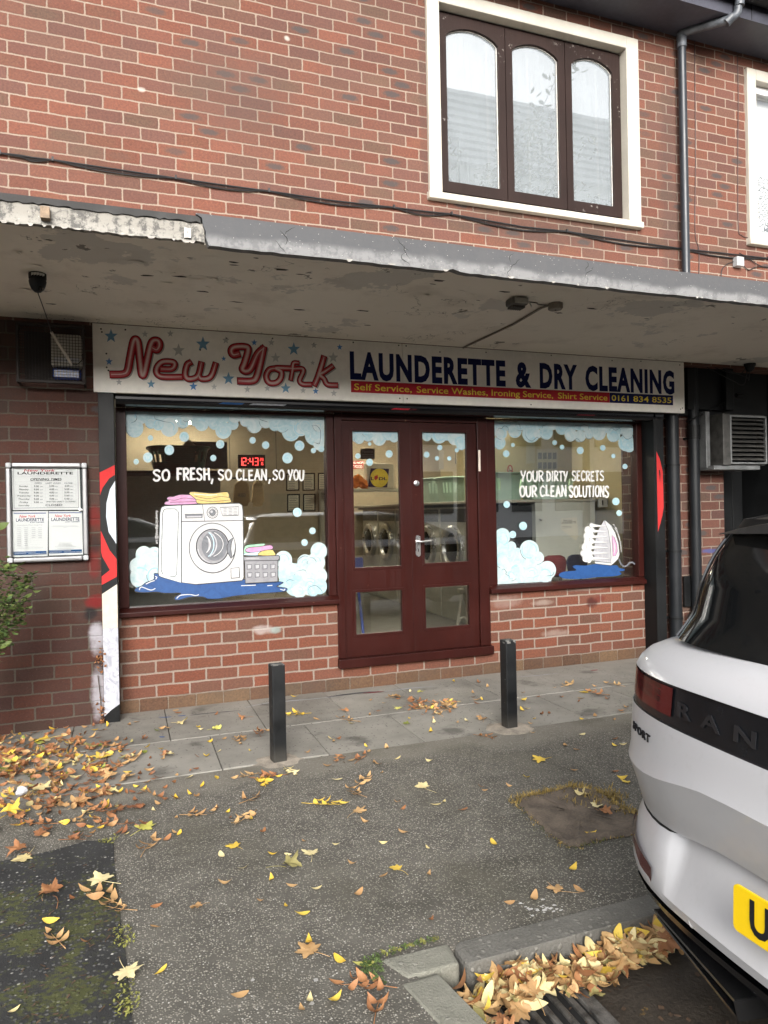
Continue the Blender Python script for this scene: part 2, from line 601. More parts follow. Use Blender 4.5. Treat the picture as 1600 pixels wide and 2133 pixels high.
def soffit_mat():
    g = G('peeling_soffit_paint')
    n1 = g.noise(1.6, 6.0, 0.62)
    n2 = g.noise(5.5, 6.0, 0.65)
    base = g.ramp(g.noise(0.9, 4.0), [(0.3, (0.70, 0.655, 0.57)), (0.7, (0.78, 0.73, 0.645))])
    pm = g.sstep(n1, 0.60, 0.615)
    c = g.mix(pm, base, (0.56, 0.535, 0.485))
    vec = g.node('ShaderNodeVectorMath', {'operation': 'ADD'})
    g.put(vec.inputs[0], g.obj)
    g.put(vec.inputs[1], g.noise(3.0, 4.0, color=True))
    v = g.voro(1.9, 'DISTANCE_TO_EDGE', vec.outputs[0])
    ck = g.m1('MULTIPLY', g.sstep(v.outputs['Distance'], 0.0, 0.008, 1.0, 0.0), g.sstep(g.noise(2.2, 3.0), 0.52, 0.6))
    flake = g.m1('MULTIPLY', g.sstep(n2, 0.655, 0.665), g.sstep(g.noise(0.8, 2.0), 0.46, 0.56))
    c = g.mix(g.m1('MULTIPLY', flake, 0.75), c, (0.075, 0.066, 0.052))
    edge = g.m1('MULTIPLY', g.sstep(n2, 0.63, 0.655), g.sstep(n2, 0.655, 0.665, 1.0, 0.0))
    c = g.mix(g.m1('MULTIPLY', g.m1('MULTIPLY', edge, g.sstep(g.noise(0.8, 2.0), 0.46, 0.56)), 0.5), c, (0.74, 0.71, 0.64))
    c = g.mix(g.m1('MULTIPLY', ck, 0.85), c, (0.035, 0.03, 0.025))
    sm = g.m1('MULTIPLY', g.sstep(g.noise(2.6, 5.0, 0.7), 0.5, 0.72), 0.35)
    c = g.mix(sm, c, (0.40, 0.36, 0.295))
    h = g.m1('SUBTRACT', g.m1('ADD', g.m1('MULTIPLY', pm, 0.25), g.m1('MULTIPLY', g.noise(30, 4.0), 0.25)), g.m1('ADD', g.m1('MULTIPLY', ck, 1.0), g.m1('MULTIPLY', flake, 0.8)))
    return g.bsdf(c, 0.7, 0, g.bump(h, 0.6, 0.008), spec=0.3)
M['soffit'] = soffit_mat()

def fascia_mat(name, a, b, dark, amount, streak=True):
    g = G(name)
    x, y, z = g.sep(g.obj)
    st = g.noise(1.0, 4.0, 0.6, g.comb(g.m1('MULTIPLY', x, 9.0), 0.0, g.m1('MULTIPLY', z, 1.5)))
    gr = g.noise(45.0, 5.0, 0.7)
    lowz = g.sstep(g.m1('ADD', z, g.m1('MULTIPLY', g.noise(4.0, 4.0), 0.09)), 2.675, 2.715)
    c = g.mix(lowz, b, a)
    c = g.mix(g.m1('MULTIPLY', g.sstep(g.m1('ADD', st, g.m1('MULTIPLY', g.m1('SUBTRACT', gr, 0.5), 0.8)), 0.45, 0.62), amount), c, dark)
    sp = g.voro(160.0)
    spm = g.m1('MULTIPLY', g.sstep(sp.outputs['Distance'], 0.15, 0.3, 1.0, 0.0), g.sstep(g.sep(sp.outputs['Color'])[0], 0.955, 0.97))
    c = g.mix(spm, c, (0.55, 0.53, 0.5))
    return g.bsdf(c, 0.8, 0, g.bump(g.m1('ADD', gr, g.noise(9, 3)), 0.4, 0.004), spec=0.3)
M['flashing'] = fascia_mat('grey_felt_flashing', (0.082, 0.083, 0.087), (0.20, 0.20, 0.20), (0.09, 0.09, 0.092), 0.5)
M['bare_fascia'] = fascia_mat('flaking_white_fascia', (0.27, 0.255, 0.225), (0.31, 0.295, 0.265), (0.085, 0.082, 0.077), 0.9)
M['tar'] = plain('old_bitumen', (0.03, 0.029, 0.028), 0.75, bump=0.6, bscale=60)

def wood_mat(name, c, worn, amount, rough=0.35, z_lo=None):
    g = G(name)
    x, y, z = g.sep(g.obj)
    n = g.noise(2.5, 4.0)
    lo, hi = tuple(v*0.8 for v in c), tuple(v*1.22 for v in c)
    col = g.ramp(n, [(0.3, lo), (0.7, hi)])
    gr = g.noise(1.0, 4.0, 0.6, g.comb(g.m1('MULTIPLY', x, 55.0), g.m1('MULTIPLY', y, 55.0), g.m1('MULTIPLY', z, 3.5)))
    fl = g.noise(26.0, 5.0, 0.7)
    m = g.m1('MULTIPLY', g.sstep(fl, 0.69-amount*0.1, 0.705-amount*0.1), g.sstep(g.noise(2.6, 3.0), 0.52, 0.62))
    col = g.mix(g.m1('MULTIPLY', m, 0.8), col, worn)
    return g.bsdf(col, g.sstep(gr, 0.3, 0.7, rough*0.85, rough*1.3), 0, g.bump(g.m1('SUBTRACT', gr, m), 0.16, 0.003), spec=0.18)
M['mahogany'] = wood_mat('mahogany_paint', (0.027, 0.0058, 0.0044), (0.20, 0.10, 0.06), 0.0)
M['mahogany_worn'] = wood_mat('worn_mahogany_paint', (0.027, 0.0058, 0.0044), (0.24, 0.14, 0.09), 0.35)
M['brown_wood'] = wood_mat('dark_brown_wood', (0.021, 0.0115, 0.0095), (0.36, 0.33, 0.30), 0.7, 0.5)
M['cream_paint'] = wood_mat('flaking_cream_paint', (0.47, 0.44, 0.38), (0.22, 0.19, 0.15), 0.9, 0.55)
M['cream_clean'] = plain('cream_masonry_paint', (0.47, 0.44, 0.38), 0.6, var=0.07, bump=0.15)
M['white_plastic'] = plain('white_plastic', (0.72, 0.72, 0.72), 0.3, var=0.04)
M['putty'] = plain('chalky_putty', (0.55, 0.53, 0.49), 0.8, var=0.2, scale=30)
M['flake'] = plain('old_paint_flake', (0.33, 0.31, 0.28), 0.8, var=0.3, scale=30)
M['black_gloss'] = plain('black_gloss_paint', (0.006, 0.006, 0.007), 0.2, var=0.3, scale=3, spec=0.35)
M['black_satin'] = plain('black_satin_paint', (0.007, 0.0075, 0.008), 0.5, var=0.25, bump=0.12, spec=0.22)
M['black_pipe'] = plain('black_plastic_pipe', (0.010, 0.0115, 0.0135), 0.45, var=0.25, scale=4, spec=0.28)
M['graphite_pipe'] = plain('dark_grey_pipe', (0.018, 0.022, 0.028), 0.4, var=0.2, scale=4)
M['cable'] = plain('black_cable', (0.012, 0.012, 0.013), 0.55)
M['cable_brown'] = plain('brown_cable', (0.06, 0.03, 0.026), 0.6)
M['alu'] = plain('brushed_aluminium', (0.24, 0.24, 0.245), 0.42, 0.85, var=0.08)
M['steel'] = plain('satin_steel', (0.62, 0.61, 0.60), 0.28, 0.95, var=0.06)
M['galv'] = plain('galvanised_steel', (0.20, 0.205, 0.205), 0.5, 0.6, var=0.25, scale=12)
M['grey_plastic'] = plain('grey_plastic', (0.36, 0.37, 0.38), 0.5)
M['charcoal'] = plain('charcoal_board', (0.030, 0.033, 0.036), 0.8)
M['paper'] = plain('white_paper', (0.50, 0.50, 0.515), 0.7, var=0.03)
M['sign_white'] = plain('grimy_white_sign_board', (0.74, 0.71, 0.65), 0.42, var=0.10, scale=2.2)
M['ink_black'] = plain('black_ink', (0.014, 0.014, 0.016), 0.7, spec=0.12)
M['ink_grey'] = plain('grey_ink', (0.12, 0.12, 0.13), 0.7, spec=0.12)
M['ink_pale'] = plain('pale_grey_ink', (0.40, 0.40, 0.42), 0.7, spec=0.12)
M['ink_navy'] = plain('navy_ink', (0.006, 0.010, 0.058), 0.7, spec=0.12)
M['ink_blue'] = plain('mid_blue_ink', (0.012, 0.055, 0.16), 0.7, spec=0.12)
M['ink_red'] = plain('red_ink', (0.34, 0.018, 0.028), 0.7, spec=0.12)
M['ink_red2'] = plain('scarlet_ink', (0.42, 0.03, 0.03), 0.7, spec=0.12)
M['ink_pink'] = plain('pink_ink', (0.56, 0.26, 0.25), 0.7, spec=0.12)
M['ink_pink2'] = plain('pale_pink_ink', (0.62, 0.48, 0.44), 0.7, spec=0.12)
M['ink_rose'] = plain('rose_ink', (0.42, 0.09, 0.095), 0.7, spec=0.12)
M['ink_maroon'] = plain('maroon_ink', (0.055, 0.006, 0.008), 0.7, spec=0.12)
M['ink_yellow'] = plain('yellow_ink', (0.60, 0.45, 0.05), 0.7, spec=0.12)
M['star_blue'] = plain('blue_star_ink', (0.15, 0.29, 0.42), 0.7, spec=0.12)
M['star_blue2'] = plain('bright_blue_star_ink', (0.10, 0.24, 0.50), 0.7, spec=0.12)
M['star_pale'] = plain('faded_star_ink', (0.44, 0.44, 0.42), 0.7, spec=0.12)
M['shadow_ink'] = plain('drop_shadow_ink', (0.33, 0.31, 0.28), 0.7, spec=0.12)

def brush_mat(name, a, b, scale=9.0, rough=0.45):
    g = G(name)
    x, y, z = g.sep(g.obj)
    v = g.node('ShaderNodeVectorMath', {'operation': 'ADD'})
    g.put(v.inputs[0], g.obj)
    g.put(v.inputs[1], g.noise(6.0, 2.0, color=True))
    n = g.noise(scale, 5.0, 0.65, v.outputs[0])
    return g.bsdf(g.ramp(n, [(0.34, a), (0.66, b)]), rough)
M['p_white'] = brush_mat('white_brushed_paint', (0.415, 0.415, 0.415), (0.49, 0.49, 0.485))
M['p_side'] = brush_mat('off_white_brushed_paint', (0.44, 0.47, 0.47), (0.54, 0.56, 0.555))
M['p_cloud'] = brush_mat('foam_white_paint', (0.30, 0.42, 0.44), (0.45, 0.50, 0.50), 7.0)
M['p_foam'] = brush_mat('pale_blue_foam_paint', (0.25, 0.39, 0.43), (0.38, 0.485, 0.51), 9.0)
M['p_bubble'] = brush_mat('bubble_blue_paint', (0.24, 0.41, 0.47), (0.40, 0.51, 0.54), 25.0)
M['p_ring'] = brush_mat('sky_blue_brush_line', (0.20, 0.40, 0.49), (0.28, 0.46, 0.53), 25.0)
M['p_blue'] = brush_mat('puddle_blue_paint', (0.010, 0.048, 0.165), (0.017, 0.070, 0.215))
M['p_line'] = plain('black_brush_line', (0.012, 0.013, 0.018), 0.5)
M['p_grey'] = brush_mat('grey_brush_paint', (0.19, 0.19, 0.205), (0.25, 0.25, 0.26))
M['p_mid'] = brush_mat('dark_grey_brush_paint', (0.10, 0.105, 0.12), (0.16, 0.165, 0.18))
M['p_lgrey'] = brush_mat('light_grey_brush_paint', (0.31, 0.31, 0.335), (0.41, 0.41, 0.42))
M['p_pink'] = brush_mat('pink_brush_paint', (0.42, 0.19, 0.33), (0.50, 0.27, 0.42))
M['p_yellow'] = brush_mat('yellow_brush_paint', (0.47, 0.34, 0.095), (0.54, 0.42, 0.16))
M['p_green'] = brush_mat('green_brush_paint', (0.22, 0.45, 0.28), (0.3, 0.5, 0.34))
M['p_sky'] = brush_mat('light_blue_brush_paint', (0.35, 0.55, 0.66), (0.45, 0.62, 0.7))
M['p_word'] = brush_mat('brush_lettering_white', (0.48, 0.48, 0.47), (0.57, 0.57, 0.56), 40.0)

def glass_mat(name, refl, tint=(0.94, 0.95, 0.94), film=None, film_amt=0.0):
    g = G(name)
    lw = g.node('ShaderNodeLayerWeight', Blend=0.5)
    f5 = g.m1('POWER', lw.outputs['Facing'], 4.0)
    fac = g.m1('ADD', refl, g.m1('MULTIPLY', f5, 0.75))
    tr = g.node('ShaderNodeBsdfTransparent', Color=tint)
    gl = g.node('ShaderNodeBsdfGlossy', Color=(1, 1, 1), Roughness=0.012, Normal=g.bump(g.noise(1.6, 2.0), 0.012, 0.02))
    inner = tr.outputs[0]
    if film is not None:
        df = g.node('ShaderNodeBsdfDiffuse', Color=film)
        m0 = g.nt.nodes.new('ShaderNodeMixShader')
        x, y, z = g.sep(g.obj)
        drip = g.noise(1.0, 4.0, 0.6, g.comb(g.m1('MULTIPLY', x, 60.0), 0.0, g.m1('MULTIPLY', z, 2.0)))
        mist = g.noise(3.0, 4.0)
        amt = g.m1('ADD', film_amt, g.m1('ADD', g.m1('MULTIPLY', g.m1('SUBTRACT', drip, 0.5), 0.4), g.m1('MULTIPLY', g.m1('SUBTRACT', mist, 0.5), 0.3)), clamp=True)
        g.put(m0.inputs[0], amt)
        g.put(m0.inputs[1], inner)
        g.put(m0.inputs[2], df.outputs[0])
        inner = m0.outputs[0]
    mx = g.nt.nodes.new('ShaderNodeMixShader')
    g.put(mx.inputs[0], fac)
    g.put(mx.inputs[1], inner)
    g.put(mx.inputs[2], gl.outputs[0])
    g.nt.links.new(mx.outputs[0], g.out.inputs['Surface'])
    return g.m
M['shop_glass'] = glass_mat('shop_window_glass', 0.11)
M['door_glass'] = glass_mat('door_glass', 0.14)
M['misted_glass'] = glass_mat('misted_bedroom_glass', 0.20, film=(0.36, 0.395, 0.415), film_amt=0.46)
M['clear_cover'] = glass_mat('clear_cover_sheet', 0.006)

def ground_mats():
    # exposed-aggregate asphalt path
    def asphalt(name, dark, light, cover, scale, mosslvl, dust):
        g = G(name)
        x, y, z = g.sep(g.obj)
        v = g.voro(scale)
        cr, cg, cb = g.sep(v.outputs['Color'])
        big = g.noise(1.1, 4.0, 0.6)
        mid = g.noise(7.0, 4.0, 0.6)
        cov = g.m1('ADD', cover, g.m1('MULTIPLY', g.m1('SUBTRACT', big, 0.5), -0.55))
        st = g.m1('MULTIPLY', g.sstep(v.outputs['Distance'], 0.26, 0.52, 1.0, 0.0), g.sstep(cr, cov, g.m1('ADD', cov, 0.05)))
        tar = g.mix(g.sstep(mid, 0.3, 0.7), dark, tuple(c*1.55 for c in dark))
        stone = g.ramp(cg, [(0.0, tuple(c*0.5 for c in light)), (0.5, light), (0.93, tuple(min(0.7, c*1.35) for c in light)), (1.0, (0.62, 0.60, 0.55))])
        c = g.mix(g.m1('MULTIPLY', st, 0.9), tar, stone)
        if dust:
            # pale worn strip against the flagstones
            dd = g.sstep(g.m1('ADD', y, g.m1('MULTIPLY', g.m1('SUBTRACT', g.noise(2.6, 4.0), 0.5), 0.5)), -1.72, -1.50)
            c = g.mix(g.m1('MULTIPLY', dd, 0.62), c, (0.20, 0.185, 0.155))
            bl = g.m1('MULTIPLY', g.sstep(g.noise(1.9, 5.0, 0.62), 0.5, 0.66), 0.40)
            c = g.mix(bl, c, (0.135, 0.125, 0.10))
            dp = g.m1('MULTIPLY', g.sstep(g.noise(0.9, 6.0, 0.66), 0.50, 0.66), 0.5)
            c = g.mix(dp, c, g.mix(1.0, c, (0.50, 0.50, 0.43), 'MULTIPLY'))
        ms = g.m1('MULTIPLY', g.sstep(g.m1('ADD', g.noise(2.2, 5.0, 0.65), g.m1('ADD', g.m1('MULTIPLY', g.m1('SUBTRACT', mid, 0.5), 0.5), g.m1('MULTIPLY', g.m1('SUBTRACT', g.noise(55.0, 4.0, 0.7), 0.5), 0.7))), mosslvl, mosslvl+0.12), 0.8)
        c = g.mix(ms, c, g.mix(g.noise(60, 3), (0.038, 0.043, 0.013), (0.095, 0.10, 0.030)))
        wh = g.m1('MULTIPLY', g.sstep(g.noise(9.0, 4.0, 0.7), 0.735, 0.76), 0.5)
        c = g.mix(wh, c, (0.34, 0.33, 0.31))
        h = g.m1('ADD', g.m1('MULTIPLY', st, 1.0), g.m1('MULTIPLY', g.noise(220.0, 3.0), 0.8))
        return g.bsdf(c, g.sstep(mid, 0.3, 0.7, 0.75, 0.92), 0, g.bump(h, 0.7, 0.003), spec=0.3)
    M['asphalt'] = asphalt('speckled_asphalt', (0.078, 0.073, 0.062), (0.28, 0.26, 0.22), 0.22, 138.0, 0.80, True)
    M['patch'] = asphalt('mossy_black_tarmac', (0.024, 0.024, 0.024), (0.10, 0.10, 0.095), 0.55, 80.0, 0.535, False)
    # road
    g = G('muddy_road_tarmac')
    n = g.noise(3.0, 6.0, 0.65)
    f = g.noise(70, 4, 0.65)
    c = g.ramp(g.m1('ADD', g.m1('MULTIPLY', n, 0.6), g.m1('MULTIPLY', f, 0.4)), [(0.30, (0.016, 0.013, 0.010)), (0.5, (0.035, 0.028, 0.021)), (0.68, (0.065, 0.052, 0.039))])
    ye = g.m1('MULTIPLY', g.sstep(g.noise(8.0, 5.0, 0.7), 0.64, 0.68), g.sstep(g.noise(1.5, 2.0), 0.55, 0.62))
    c = g.mix(g.m1('MULTIPLY', ye, 0.75), c, (0.28, 0.17, 0.045))
    M['road'] = g.bsdf(c, g.sstep(n, 0.3, 0.7, 0.45, 0.85), 0, g.bump(g.m1('ADD', f, n), 0.7, 0.008), spec=0.4)
    # flagstones
    g = G('worn_concrete_flag')
    n = g.noise(1.9, 7.0, 0.68)
    f = g.noise(90.0, 4.0, 0.7)
    info = g.node('ShaderNodeNewGeometry')
    isl = info.outputs['Random Per Island']
    c = g.ramp(g.m1('ADD', g.m1('MULTIPLY', n, 0.65), g.m1('ADD', g.m1('MULTIPLY', f, 0.25), g.m1('MULTIPLY', isl, 0.14))), [(0.32, (0.115, 0.108, 0.094)), (0.50, (0.20, 0.19, 0.167)), (0.70, (0.29, 0.275, 0.243))])
    v = g.voro(52.0)
    pm = g.m1('MULTIPLY', g.sstep(v.outputs['Distance'], 0.16, 0.30, 1.0, 0.0), g.sstep(g.m1('ADD', g.sep(v.outputs['Color'])[0], g.m1('MULTIPLY', g.m1('SUBTRACT', g.noise(1.2, 2.0), 0.5), 0.9)), 0.72, 0.76))
    c = g.mix(g.m1('MULTIPLY', pm, 0.75), c, (0.030, 0.028, 0.025))
    gs = g.m1('MULTIPLY', g.sstep(g.noise(11.0, 4.0, 0.65), 0.66, 0.70), 0.5)
    c = g.mix(gs, c, (0.27, 0.26, 0.24))
    wet = g.m1('MULTIPLY', g.sstep(g.noise(3.0, 5.0, 0.6), 0.57, 0.70), 0.62)
    c = g.mix(wet, c, (0.045, 0.042, 0.037))
    x, y, z = g.sep(g.obj)
    lit = g.m1('MULTIPLY', g.sstep(g.m1('ADD', y, g.m1('MULTIPLY', g.noise(5.0, 4.0), 0.2)), -0.06, 0.04), 0.45)
    c = g.mix(lit, c, (0.24, 0.22, 0.19))
    M['flag'] = g.bsdf(c, g.sstep(f, 0.3, 0.7, 0.7, 0.9), 0, g.bump(g.m1('SUBTRACT', g.m1('MULTIPLY', f, 0.5), pm), 0.5, 0.004), spec=0.3)
    # joint soil
    M['grit'] = plain('sandy_grit', (0.040, 0.036, 0.030), 0.95, var=0.5, scale=25, bump=0.8, bscale=120)
    # kerb granite-like concrete
    def kerb(name, a, b, speck):
        g = G(name)
        n = g.noise(4.0, 5.0, 0.62)
        f = g.noise(120.0, 4.0, 0.7)
        v = g.voro(58.0)
        c = g.ramp(g.m1('ADD', g.m1('MULTIPLY', n, 0.6), g.m1('MULTIPLY', f, 0.4)), [(0.32, a), (0.68, b)])
        s = g.m1('MULTIPLY', g.sstep(v.outputs['Distance'], 0.3, 0.5, 1.0, 0.0), g.sstep(g.sep(v.outputs['Color'])[1], 1.0-speck, 1.02-speck))
        c = g.mix(g.m1('MULTIPLY', s, 0.6), c, (0.26, 0.25, 0.22))
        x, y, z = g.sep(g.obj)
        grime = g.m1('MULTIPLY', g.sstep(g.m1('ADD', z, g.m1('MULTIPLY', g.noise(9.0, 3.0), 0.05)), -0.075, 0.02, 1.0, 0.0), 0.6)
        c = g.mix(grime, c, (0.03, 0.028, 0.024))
        return g.bsdf(c, 0.85, 0, g.bump(g.m1('ADD', g.m1('MULTIPLY', f, 1.2), g.m1('ADD', g.m1('MULTIPLY', s, 0.6), g.m1('MULTIPLY', n, 3.0))), 0.8, 0.006), spec=0.3)
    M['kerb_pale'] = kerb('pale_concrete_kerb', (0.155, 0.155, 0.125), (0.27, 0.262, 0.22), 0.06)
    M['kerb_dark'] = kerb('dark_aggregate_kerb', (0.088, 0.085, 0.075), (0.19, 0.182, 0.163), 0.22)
    M['moss'] = plain('mossy_soil', (0.045, 0.052, 0.016), 0.95, var=0.6, scale=30, bump=1.0, bscale=90)
    M['soil'] = plain('trodden_soil', (0.115, 0.090, 0.068), 0.95, var=0.45, scale=9, bump=0.7, bscale=60)
    M['cement'] = plain('pale_cement_collar', (0.27, 0.235, 0.19), 0.95, var=0.35, scale=14, bump=0.8, bscale=110)
    M['iron'] = plain('worn_cast_iron', (0.095, 0.09, 0.083), 0.5, 0.2, var=0.6, scale=22, bump=0.5, bscale=90)
    M['rot'] = plain('rotted_leaf_crumb', (0.075, 0.045, 0.026), 0.9, var=0.6, scale=60)
    M['void'] = plain('black_void', (0.004, 0.004, 0.004), 0.9)
ground_mats()

# ------------------------------------------------------------------ ground
def terrain():
    m = MB()
    m.box(-60, 60, -60, 60, -0.9, -0.16)
    struct(m.build('ground', M['road']))
    # road surface across the street and the parking bay
    m = MB()
    m.quad((-60, -14, -0.11), (60, -14, -0.11), (60, -3.29, -0.11), (-60, -3.29, -0.11))
    struct(m.build('road', M['road']))
    # asphalt footpath: runs up to the kerb, and round the end of the parking bay
    m = MB()
    m.prism([(-12, -1.38, 0.0), (14, -1.38, 0.0), (14, -3.20, 0.0), (0.76, -3.20, 0.0), (0.80, -3.7, 0.0), (0.90, -4.5, 0.0), (1.0, -5.5, 0.0), (1.0, -9, 0.0), (-12, -9, 0.0)], (0, 0, -0.155))
    struct(m.build('asphalt_path', M['asphalt']))
    # older tarmac with moss at lower left
    edge = [(236, 1752), (238, 1800), (243, 1860), (252, 1925), (262, 1990), (268, 2060), (278, 2140), (290, 2230)]
    top = [(226, 1748), (180, 1754), (120, 1770), (60, 1785), (0, 1792), (-120, 1812)]
    pts = [atZ(x + random.uniform(-3, 3), y, 0.004) for x, y in edge]
    pts += [Vector((0.06, -6.5, 0.004)), Vector((-3.0, -6.5, 0.004)), Vector((-3.0, -1.97, 0.004))]
    pts += [atZ(x, y + random.uniform(-3, 3), 0.004) for x, y in reversed(top)]
    m = MB()
    m.poly([tuple(p) for p in pts])
    struct(m.build('tarmac_patch', M['patch']))
    # flagstones: slabs with open joints over grit
    m = MB()
    m.box(-3.2, 9.0, -1.395, -0.002, -0.06, -0.009)
    struct(m.build('pavement_bed', M['grit']))
    rows = [(-0.012, -0.745), (-0.753, -1.385)]
    m = MB()
    random.seed(3)
    for ri, (ya, yb) in enumerate(rows):
        x = -3.2 + (0.0 if ri == 0 else 0.20)
        offs = [0.45, 1.02, 1.6] if ri == 0 else []
        while x < 8.5:
            w = 0.575 + random.uniform(-0.012, 0.012)
            z = random.uniform(-0.0015, 0.0015)
            gap = 0.0022
            y1 = yb + random.uniform(-0.025, 0.03)*(ri == 1)
            m.box(x+gap, x+w-gap, y1, ya, -0.05, z)
            x += w
    struct(m.build('pavement', M['flag'], bevel=0.004, seg=2))
terrain()

def kerbs():
    m = MB()
    # bay kerb: two pale stones at the corner, then a long run of dark aggregate kerb
    z = 0.006
    m.prism([(0.690, -3.180, z), (0.918, -3.182, z), (0.908, -3.288, z), (0.735, -3.290, z)], (0, 0, -0.16))
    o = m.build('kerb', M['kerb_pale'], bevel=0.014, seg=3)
    struct(o)
    m = MB()
    m.prism([(0.712, -3.302, z), (0.828, -3.300, z), (0.885, -3.66, z), (0.782, -3.69, z)], (0, 0, -0.16))
    m.prism([(0.784, -3.698, z), (0.889, -3.668, z), (0.97, -4.5, z), (0.85, -4.52, z)], (0, 0, -0.16))
    m.prism([(0.852, -4.53, z), (0.972, -4.51, z), (1.05, -5.4, z), (0.93, -5.42, z)], (0, 0, -0.16))
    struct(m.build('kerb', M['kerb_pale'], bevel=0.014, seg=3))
    m = MB()
    x = 0.925
    while x < 9:
        w = 0.9
        a = random.uniform(-0.004, 0.004)
        m.prism([(x, -3.192+a, z), (x+w-0.006, -3.192+a, z), (x+w-0.006, -3.298+a, z), (x, -3.298+a, z)], (0, 0, -0.16))
        x += w
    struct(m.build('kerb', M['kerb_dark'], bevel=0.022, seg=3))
kerbs()

# ------------------------------------------------------------------ the building
B = thing('launderette_building', 'red brick building with a concrete canopy over a launderette shopfront', 'building', (0, 0, 0))

def frame(mb, x0, x1, z0, z1, y0, y1, l, r, t, b, mi=0):
    mb.box(x0, x0+l, y0, y1, z0, z1, mi)
    mb.box(x1-r, x1, y0, y1, z0, z1, mi)
    if t:
        mb.box(x0+l, x1-r, y0, y1, z1-t, z1, mi)
    if b:
        mb.box(x0+l, x1-r, y0, y1, z0, z0+b, mi)

def walls():
    YU = -0.2
    # upper wall with two window openings, in butted rectangles
    m = MB()
    za, zb, zc, zd = 2.60, 3.76, 5.34, 5.9
    xs = [(-3.2, 2.26), (4.19, 5.46), (6.9, 9.0)]
    m.box(-3.2, 9.0, YU, 0.1, za, zb)
    for a, b in xs:
        m.box(a, b, YU, 0.1, zb, zc)
    m.box(-3.2, 9.0, YU, 0.1, zc, zd)
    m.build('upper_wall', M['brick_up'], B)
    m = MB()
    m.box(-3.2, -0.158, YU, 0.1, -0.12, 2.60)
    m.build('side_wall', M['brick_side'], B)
    # stall risers
    m = MB()
    m.box(-0.058, 1.497, 0.0, 0.16, 0.085, 0.660)
    m.box(1.497, 2.785, 0.0, 0.16, 0.085, 0.166)
    m.box(2.785, 4.372, 0.0, 0.16, 0.085, 0.660)
    m.build('stall_riser', M['brick_low'], B)
    m = MB()
    m.box(-0.06, 4.43, -0.004, 0.16, -0.08, 0.084)
    m.build('plinth', M['plinth'], B)
    # brick reveal and wall to the right
    m = MB()
    m.box(4.374, 4.60, 0.012, 0.3, 0.085, 2.6)
    m.box(4.60, 5.30, 0.0, 0.3, -0.05, 2.6)
    m.build('return_wall', M['brick_ret'], B)
    m = MB()
    m.box(5.30, 9.0, 0.35, 0.5, -0.05, 2.6)
    m.box(5.86, 9.0, -0.02, 0.34, -0.05, 2.6)
    m.box(5.301, 5.859, -0.01, 0.34, 2.2, 2.6)
    m.build('dark_entry', M['black_satin'], B)
    m = MB()
    for i in range(4):
        m.box(5.32+i*0.133, 5.32+i*0.133+0.128, 0.30, 0.345, 0.0, 2.19)
    m.build('entry_door', M['black_satin'], B, bevel=0.004)
    # beam behind the sign
    m = MB()
    m.box(-0.157, 5.25, -0.05, 0.1, 2.17, 2.6)
    m.build('sign_beam', M['black_satin'], B)
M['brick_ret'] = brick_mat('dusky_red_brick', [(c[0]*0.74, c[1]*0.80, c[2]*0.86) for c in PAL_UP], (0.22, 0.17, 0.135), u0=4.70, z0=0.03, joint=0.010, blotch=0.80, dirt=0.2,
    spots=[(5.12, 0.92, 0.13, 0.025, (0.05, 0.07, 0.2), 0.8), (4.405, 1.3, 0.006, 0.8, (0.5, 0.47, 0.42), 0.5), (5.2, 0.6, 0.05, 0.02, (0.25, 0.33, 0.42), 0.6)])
walls()

